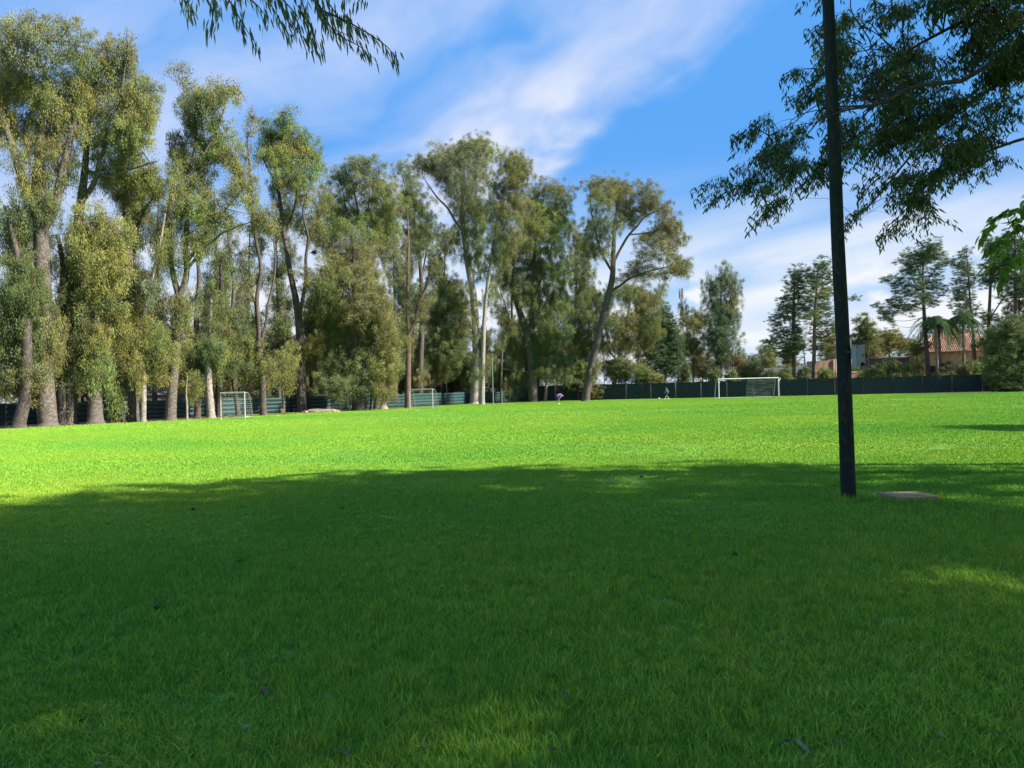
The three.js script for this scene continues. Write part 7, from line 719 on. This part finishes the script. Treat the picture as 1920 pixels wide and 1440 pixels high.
// ---------- buildings ----------
const glassM = std(0.02, 0.025, 0.03, 0.15), frameM = std(0.35, 0.33, 0.3, 0.6);
function wallTex(r, g, b, k) { const t = dataTex(256, 256, (u, v) => { const n = 0.92 + 0.22 * pnoise(u, v, 3, 3, k) + 0.16 * pnoise(u, v, 18, 18, k + 2); return [r * n, g * n, b * n]; }, true); t.repeat.set(0.25, 0.25); return new THREE.MeshStandardMaterial({ map: t, roughness: 0.9 }); }
function addWindow(parent, x, y, z, w, h) { const f = part('window', box(w + 0.16, h + 0.16, 0.12, x, y, z), frameM, parent); part('pane', box(w, h, 0.06, x, y, z + 0.05), glassM, f); part('sill', box(w + 0.3, 0.07, 0.22, x, y - h / 2 - 0.12, z + 0.06), frameM, f); return f; }
{
  const t = thing('house', 'cream house with clay-tiled hip roof behind the palms at right', 'house', [69.6, 0, -116]);
  t.rotation.y = -0.32;
  const w = 11.5, d = 8, h = 5.9, rh = 3.0, ov = 0.5;
  part('wall', box(w, h, d, 0, h / 2, 0), wallTex(0.78, 0.70, 0.52, 3), t);
  const tile = dataTex(256, 256, (u, v) => { const n = 0.9 + 0.35 * pnoise(u, v, 22, 22, 4) + 0.3 * pnoise(u, v, 4, 4, 2); return [0.70 * n, 0.55 * n, 0.44 * n]; }, true); tile.repeat.set(0.4, 0.4);
  const rm = new THREE.MeshStandardMaterial({ map: tile, roughness: 0.85 });
  const X = w / 2 + ov, Z = d / 2 + ov, rx = w / 2 - 3.2, core = [];
  const q = (...p) => core.push(...p[0], ...p[1], ...p[2], ...p[0], ...p[2], ...p[3]);
  const a = [-X, h, Z], b = [X, h, Z], c = [X, h, -Z], e = [-X, h, -Z], r0 = [-rx, h + rh, 0], r1 = [rx, h + rh, 0];
  q(a, b, r1, r0); q(c, e, r0, r1); core.push(...b, ...c, ...r1, ...e, ...a, ...r0); q([-X, h - 0.02, Z], [-X, h - 0.02, -Z], [X, h - 0.02, -Z], [X, h - 0.02, Z]);
  const cg = soup(core), cp = cg.attributes.position, cu = []; for (let i = 0; i < cp.count; i++) cu.push(cp.getX(i), cp.getY(i) + cp.getZ(i)); cg.setAttribute('uv', new THREE.Float32BufferAttribute(cu, 2));
  const roof = part('roof', cg, rm, t);
  const rows = [];
  for (let i = 0; i < 46; i++) {                                  // rounded tile courses running up the slopes
    const x = -X + 0.14 + i * (2 * X - 0.28) / 45, f = clamp((X - Math.abs(x)) / (X - rx)); if (f < 0.05) continue;
    for (const s of [1, -1]) rows.push(tube([[x, h + 0.03, s * Z, 0.1], [x, h + 0.03 + rh * f, s * Z * (1 - f), 0.1]], 5, 20));
  }
  for (let i = 0; i < 32; i++) { const z = -Z + 0.14 + i * (2 * Z - 0.28) / 31, f = clamp(1 - Math.abs(z) / Z); if (f < 0.05) continue; for (const s of [1, -1]) rows.push(tube([[s * X, h + 0.03, z, 0.1], [s * mix(X, rx, f), h + 0.03 + rh * f, z, 0.1]], 5, 20)); }
  part('tile_rows', mergeGeometries(rows), rm, roof).userData.kind = 'stuff';
  part('ridge_cap', mergeGeometries([bar([-rx, h + rh + 0.06, 0], [rx, h + rh + 0.06, 0], 0.16), bar(b, r1, 0.15), bar(a, r0, 0.15)]), rm, roof);
  part('chimney', box(0.7, 1.5, 0.7, 2.6, h + rh - 0.3, -1.5), wallTex(0.6, 0.5, 0.42, 6), roof);
  addWindow(t, -0.2, 3.3, d / 2 + 0.05, 1.1, 1.1); addWindow(t, 3.4, 3.3, d / 2 + 0.05, 1.1, 1.1); addWindow(t, -3.8, 3.3, d / 2 + 0.05, 1.1, 1.1); addWindow(t, 3.4, 1.2, d / 2 + 0.05, 1.2, 1.2);
  const dr = part('door', box(1, 2.1, 0.12, -3.8, 1.05, d / 2 + 0.05), std(0.12, 0.07, 0.04, 0.6), t); part('handle', box(0.05, 0.18, 0.06, -3.45, 1.05, d / 2 + 0.14), std(0.5, 0.5, 0.45, 0.3, { metalness: 0.8 }), dr);
}
{
  const t = thing('brick_building', 'low pinkish-brown flat-roofed building left of the palms', 'building', [57.5, 0, -111]);
  t.rotation.y = -0.3;
  part('wall', box(5.9, 5.0, 4, -1.2, 2.5, 0), wallTex(0.50, 0.38, 0.34, 5), t);
  part('parapet', box(6.1, 0.18, 4.2, -1.2, 5.09, 0), wallTex(0.62, 0.5, 0.44, 9), t);
  part('pillar', box(0.35, 5.3, 0.35, 1.95, 2.65, 1.9), wallTex(0.74, 0.62, 0.54, 7), t);
  part('side_wall', box(1.9, 4.9, 3, 3.1, 2.45, 0.3), wallTex(0.68, 0.54, 0.47, 8), t);
  addWindow(t, -2.6, 2.6, 2.05, 0.9, 0.9);
}
{
  const t = thing('low_building', 'low building with dark grey sloping roof and white eaves behind the large goal', 'building', [46.2, 0, -124]);
  t.rotation.y = -0.25;
  part('wall', box(7, 2.5, 5, 0, 1.25, 0), wallTex(0.72, 0.7, 0.66, 2), t);
  part('roof', soup([-3.6, 2.75, 2.9, 3.6, 2.75, 2.9, 3.0, 4.4, -0.3, -3.6, 2.75, 2.9, 3.0, 4.4, -0.3, -3.6, 4.4, -0.3, -3.6, 2.75, -2.9, -3.6, 4.4, -0.3, 3.0, 4.4, -0.3, -3.6, 2.75, -2.9, 3.0, 4.4, -0.3, 3.6, 2.75, -2.9, 3.6, 2.75, 2.9, 3.6, 2.75, -2.9, 3.0, 4.4, -0.3]), std(0.06, 0.06, 0.065, 0.8), t);
  part('fascia', box(7.3, 0.5, 0.12, 0, 2.5, 2.95), std(0.78, 0.77, 0.75, 0.6), t);
  addWindow(t, -1.8, 1.3, 2.52, 1.1, 1); addWindow(t, 1.6, 1.3, 2.52, 1.1, 1);
}
{
  const t = thing('annex_building', 'tan block wall building immediately left of the dark wooden pole', 'building', [54, 0, -126]);
  part('wall', box(3.2, 5.4, 3, -1.4, 2.7, 0), wallTex(0.66, 0.54, 0.44, 4), t);
  part('stair_tower', box(1.0, 5.6, 2.6, 0.75, 2.8, 0.4), wallTex(0.86, 0.74, 0.62, 6), t);
  part('low_wall', box(7, 3.3, 0.3, 5, 1.65, 1.2), wallTex(0.68, 0.5, 0.42, 5), t);
  part('coping', box(7.1, 0.12, 0.42, 5, 3.36, 1.2), std(0.75, 0.72, 0.66, 0.8), t);
  addWindow(t, -1.6, 3.4, 1.52, 0.8, 0.8);
}
{
  const t = thing('shed', 'pale grey shed roof showing above the teal fence at left', 'building', [-40.2, 0, -84]);
  t.rotation.y = 0.5;
  part('wall', box(6, 2.1, 4, 0, 1.05, 0), wallTex(0.5, 0.5, 0.5, 3), t);
  const rg = []; for (let i = 0; i < 30; i++) rg.push(tube([[-3.2 + i * 0.22, 2.15, 2.3, 0.06], [-3.2 + i * 0.22, 3.0, 0, 0.06]], 4, 20));
  const rf = part('roof', soup([-3.3, 2.15, 2.35, 3.3, 2.15, 2.35, 3.3, 3.0, 0, -3.3, 2.15, 2.35, 3.3, 3.0, 0, -3.3, 3.0, 0, -3.3, 3.0, 0, 3.3, 3.0, 0, 3.3, 2.15, -2.35, -3.3, 3.0, 0, 3.3, 2.15, -2.35, -3.3, 2.15, -2.35]), std(0.2, 0.2, 0.205, 0.8), t);
  part('roof_ribs', mergeGeometries(rg), std(0.21, 0.21, 0.215, 0.8), rf).userData.kind = 'stuff';
}
{
  const t = thing('house', 'small white gabled house glimpsed left of the middle small goal', 'house', [-21.2, 0, -138]);
  t.rotation.y = 0.45;
  part('wall', box(5, 2.7, 4, 0, 1.35, 0), wallTex(0.85, 0.82, 0.78, 2), t);
  part('roof', soup([-2.8, 2.7, 2.4, 2.8, 2.7, 2.4, 2.8, 3.9, 0, -2.8, 2.7, 2.4, 2.8, 3.9, 0, -2.8, 3.9, 0, -2.8, 3.9, 0, 2.8, 3.9, 0, 2.8, 2.7, -2.4, -2.8, 3.9, 0, 2.8, 2.7, -2.4, -2.8, 2.7, -2.4, 2.8, 2.7, 2.4, 2.8, 2.7, -2.4, 2.8, 3.9, 0, -2.8, 2.7, -2.4, -2.8, 2.7, 2.4, -2.8, 3.9, 0]), std(0.62, 0.58, 0.54, 0.8), t);
  addWindow(t, -1.1, 1.5, 2.02, 0.9, 0.9); addWindow(t, 1.2, 1.5, 2.02, 0.9, 0.9);
}
{
  // mast far beyond the trees
  const t = thing('radio_mast', 'slim grey mast with antennas rising above the trees left of the airy-topped tree', 'mast', [45.6, 0, -196]);
  const mm = std(0.16, 0.15, 0.145, 0.6), g = [];
  const hT = 27;
  for (const [x, z] of [[-0.35, -0.25], [0.35, -0.25], [0, 0.4]]) part('mast_leg', bar([x * 1.6, 0, z * 1.6], [x * 0.6, hT, z * 0.6], 0.07), mm, t);
  for (let i = 0; i < 26; i++) { const y = i * 1.03, s = 1.6 - 0.9 * y / hT, P = [[-0.35 * s, y, -0.25 * s], [0.35 * s, y + 0.5, -0.25 * s], [0, y + 1, 0.4 * s], [-0.35 * s, y + 1.03, -0.25 * s]]; for (let k = 0; k < 3; k++) g.push(bar(P[k], P[k + 1], 0.035, 4)); }
  part('lattice', mergeGeometries(g), mm, t).userData.kind = 'stuff';
  for (let k = 0; k < 3; k++) { const a = k * 2.09; part('antenna_panel', box(0.35, 2.6, 0.2, 0, 0, 0.5), std(0.2, 0.18, 0.17, 0.6), t, [0, hT - 0.6, 0]).rotation.y = a; }
}

// ---------- small things ----------
{
  const dirt = dataTex(256, 256, (u, v) => { const n = 0.85 + 0.4 * pnoise(u, v, 6, 6, 3) + 0.35 * pnoise(u, v, 28, 28, 6); return [0.58 * n, 0.52 * n, 0.44 * n]; }, true);
  const t = thing('earth_mound', 'low pale heap of sandy earth below the heavy left-leaning eucalyptus', 'mound', [-18.6, 0, -71.6]);
  const g = new THREE.SphereGeometry(1, 40, 16, 0, Math.PI * 2, 0, Math.PI / 2), p = g.attributes.position;
  for (let i = 0; i < p.count; i++) { const x = p.getX(i), y = p.getY(i), z = p.getZ(i), k = 1 + 0.3 * fbm(x * 2, y * 3, z * 2, 4); p.setXYZ(i, x * 1.9 * k, y * 0.36 * k + 0.06 * fbm(x * 6, 2, z * 6, 3) - 0.03, z * 1.1 * k); }
  g.computeVertexNormals(); part('heap', g, new THREE.MeshStandardMaterial({ map: dirt, bumpMap: dirt, bumpScale: 0.02, roughness: 1 }), t);
  const lump = new THREE.IcosahedronGeometry(0.14, 1); reseed(12);
  for (let i = 0; i < 7; i++) { const m = part('clod', lump, std(0.42, 0.33, 0.24, 1), t, [rr(-1.6, 1.6), 0.06, rr(0.3, 1.1)]); m.scale.set(rr(0.6, 1.3), rr(0.5, 0.9), rr(0.6, 1.3)); }
  const s = thing('tree_stump', 'small sawn tree stump on the grass left of the earth heap', 'stump', [-21.6, 0, -69]);
  part('bark', tube([[0, -0.05, 0, 0.3], [0, 0.1, 0, 0.24], [0, 0.42, 0, 0.22]], 12, 0.1, 0.2), BARK[4], s);
  part('sawn_top', new THREE.CylinderGeometry(0.205, 0.215, 0.02, 14).translate(0, 0.42, 0), std(0.45, 0.34, 0.22, 0.9), s);
  part('root', tube([[0.15, 0.12, 0.05, 0.09], [0.4, 0.03, 0.15, 0.05], [0.6, -0.03, 0.2, 0.02]], 6, 0.1), BARK[4], s);
}
{
  const pm = std(0.16, 0.2, 0.18, 0.5);
  const t = thing('slim_post', 'slim grey-green metal post in front of the white-trunked giant', 'post', [-2.3, 0, -88.1]);
  part('shaft', new THREE.CylinderGeometry(0.05, 0.07, 5.6, 10).translate(0, 2.8, 0), pm, t); part('base_plate', box(0.3, 0.03, 0.3, 0, 0.015, 0), pm, t); part('end_cap', new THREE.SphereGeometry(0.06, 8, 6).translate(0, 5.6, 0), pm, t);
  const u = thing('slim_post', 'thin pale post behind the fence right of the middle small goal', 'post', [-9.4, 0, -106]);
  part('shaft', new THREE.CylinderGeometry(0.05, 0.06, 5, 10).translate(0, 2.5, 0), std(0.5, 0.5, 0.48, 0.5), u); part('end_cap', new THREE.SphereGeometry(0.06, 8, 6).translate(0, 5, 0), pm, u);
  // stick nests in the trees
  [[-21.3, 17.3, -80.6, 0.42, 'dark stick nest in the fork of the bright green-crowned eucalyptus'], [-33.2, 12.1, -50.4, 0.5, 'dark stick nest beside the tallest trunk high at left']].forEach(([x, y, z, r, l], k) => {
    reseed(40 + k); const n = thing('bird_nest', l, 'nest', [x, y, z]), g = []; for (let i = 0; i < 60; i++) { const a = rndDir().multiplyScalar(r * rr(0.5, 1)), b = a.clone().add(rndDir().multiplyScalar(r * 0.9)); a.y *= 0.7; b.y *= 0.7; g.push(bar(a.toArray(), b.toArray(), 0.02, 3)); }
    part('sticks', mergeGeometries(g), BARK[3], n).userData.kind = 'stuff'; part('core', new THREE.IcosahedronGeometry(r * 0.65, 2).scale(1, 0.7, 1), BARK[3], n);
  });
}
{
  // fallen leaves scattered in the grass
  reseed(900);
  const t = []; leafTris(t, V(-0.05, 0, 0), V(1, 0.1, 0).normalize(), V(0, 1, 0.2).normalize(), 0.11, 0.035, 0.25);
  const im = new THREE.InstancedMesh(soup(t), leafLook({ transmission: 0.1, roughness: 0.8 }), 150), M = new THREE.Matrix4(), Q = new THREE.Quaternion(), Eu = new THREE.Euler(), c = new THREE.Color();
  for (let i = 0; i < 150; i++) {
    const z = -(3.2 + 22 * Math.pow(rnd(), 1.6)), x = rr(-0.72, 0.72) * -z * (rnd() < 0.5 ? 1 : 0.6) + (rnd() < 0.5 ? 1 : 0); Eu.set(gauss() * 0.5, rr(0, 6.283), gauss() * 0.5, 'YXZ'); Q.setFromEuler(Eu); const s = rr(0.5, 1);
    M.compose(V(x, rr(0.02, 0.05), z), Q, V(s, s, s)); im.setMatrixAt(i, M);
    const k = rnd(); if (k < 0.4) c.setRGB(0.14, 0.09, 0.055); else if (k < 0.6) c.setRGB(0.24, 0.23, 0.18); else c.setRGB(0.06, 0.05, 0.025); im.setColorAt(i, c);
  }
  im.name = 'fallen_leaves'; im.userData = { kind: 'stuff', label: 'dry fallen leaves scattered over the shaded grass', category: 'leaves' }; shade(im); scene.add(im);
  {
    const g = [], lit = new THREE.InstancedMesh(im.geometry, im.material, 5200); let k = 0; reseed(901);
    while (k < 5200) { const f = rnd(), x = mix(-34, 3, f) + gauss() * 2.4 - 1, z = mix(-45, -106, f) + gauss() * 2; if (onLawn(x + 0.5, z)) { if (rnd() < 0.85) continue; } Eu.set(gauss() * 0.4, rr(0, 6.283), gauss() * 0.4, 'YXZ'); Q.setFromEuler(Eu); const s = rr(1, 2.4); M.compose(V(x, 0.02, z), Q, V(s, s, s)); lit.setMatrixAt(k, M); const b = rr(0.6, 1.2); lit.setColorAt(k, c.setRGB(0.2 * b, 0.14 * b, 0.09 * b)); k++; }
    lit.name = 'leaf_litter'; lit.userData = { kind: 'stuff', label: 'brown dry leaf litter on the bare earth under the eucalyptus row', category: 'leaf litter' }; shade(lit); scene.add(lit);
  }
  const clod = new THREE.IcosahedronGeometry(0.028, 2), p = clod.attributes.position; for (let i = 0; i < p.count; i++) { const k = 1 + 0.5 * noise.noise(p.getX(i) * 30, p.getY(i) * 30, p.getZ(i) * 30); p.setXYZ(i, p.getX(i) * k, p.getY(i) * 0.7 * k, p.getZ(i) * k); } clod.computeVertexNormals();
  const proto = new THREE.Mesh(clod, std(0.03, 0.02, 0.014, 1));
  [[-2.64,-7.06, 'dark seed cone in the shaded grass, the middle one of the left group'], [-2.41,-5.91, 'dark seed cone in the shaded grass, nearest to the camera but one at left'], [-2.39,-10.21, 'dark seed cone close inside the shade edge left of centre'], [-4.55,-10.45, 'dark seed cone lying at the shade edge far left'], [-2.71,-5.57, 'leftmost and nearest dark seed cone in the shaded grass'], [2.23,-12.96, 'dark seed cone just inside the shade edge between centre and the pole'], [2.03,-6.84, 'dark seed cone in the shade in front of the pole']].forEach(([x, z, label]) => { const m = proto.clone(); m.name = numbered('seed_cone'); m.userData = { label, category: 'seed cone', group: 'dark seed cones in the grass' }; m.position.set(x, 0.035, z); m.rotation.set(rnd(), rnd() * 6, rnd()); shade(m); scene.add(m); });
}
renderer.render(scene, camera);
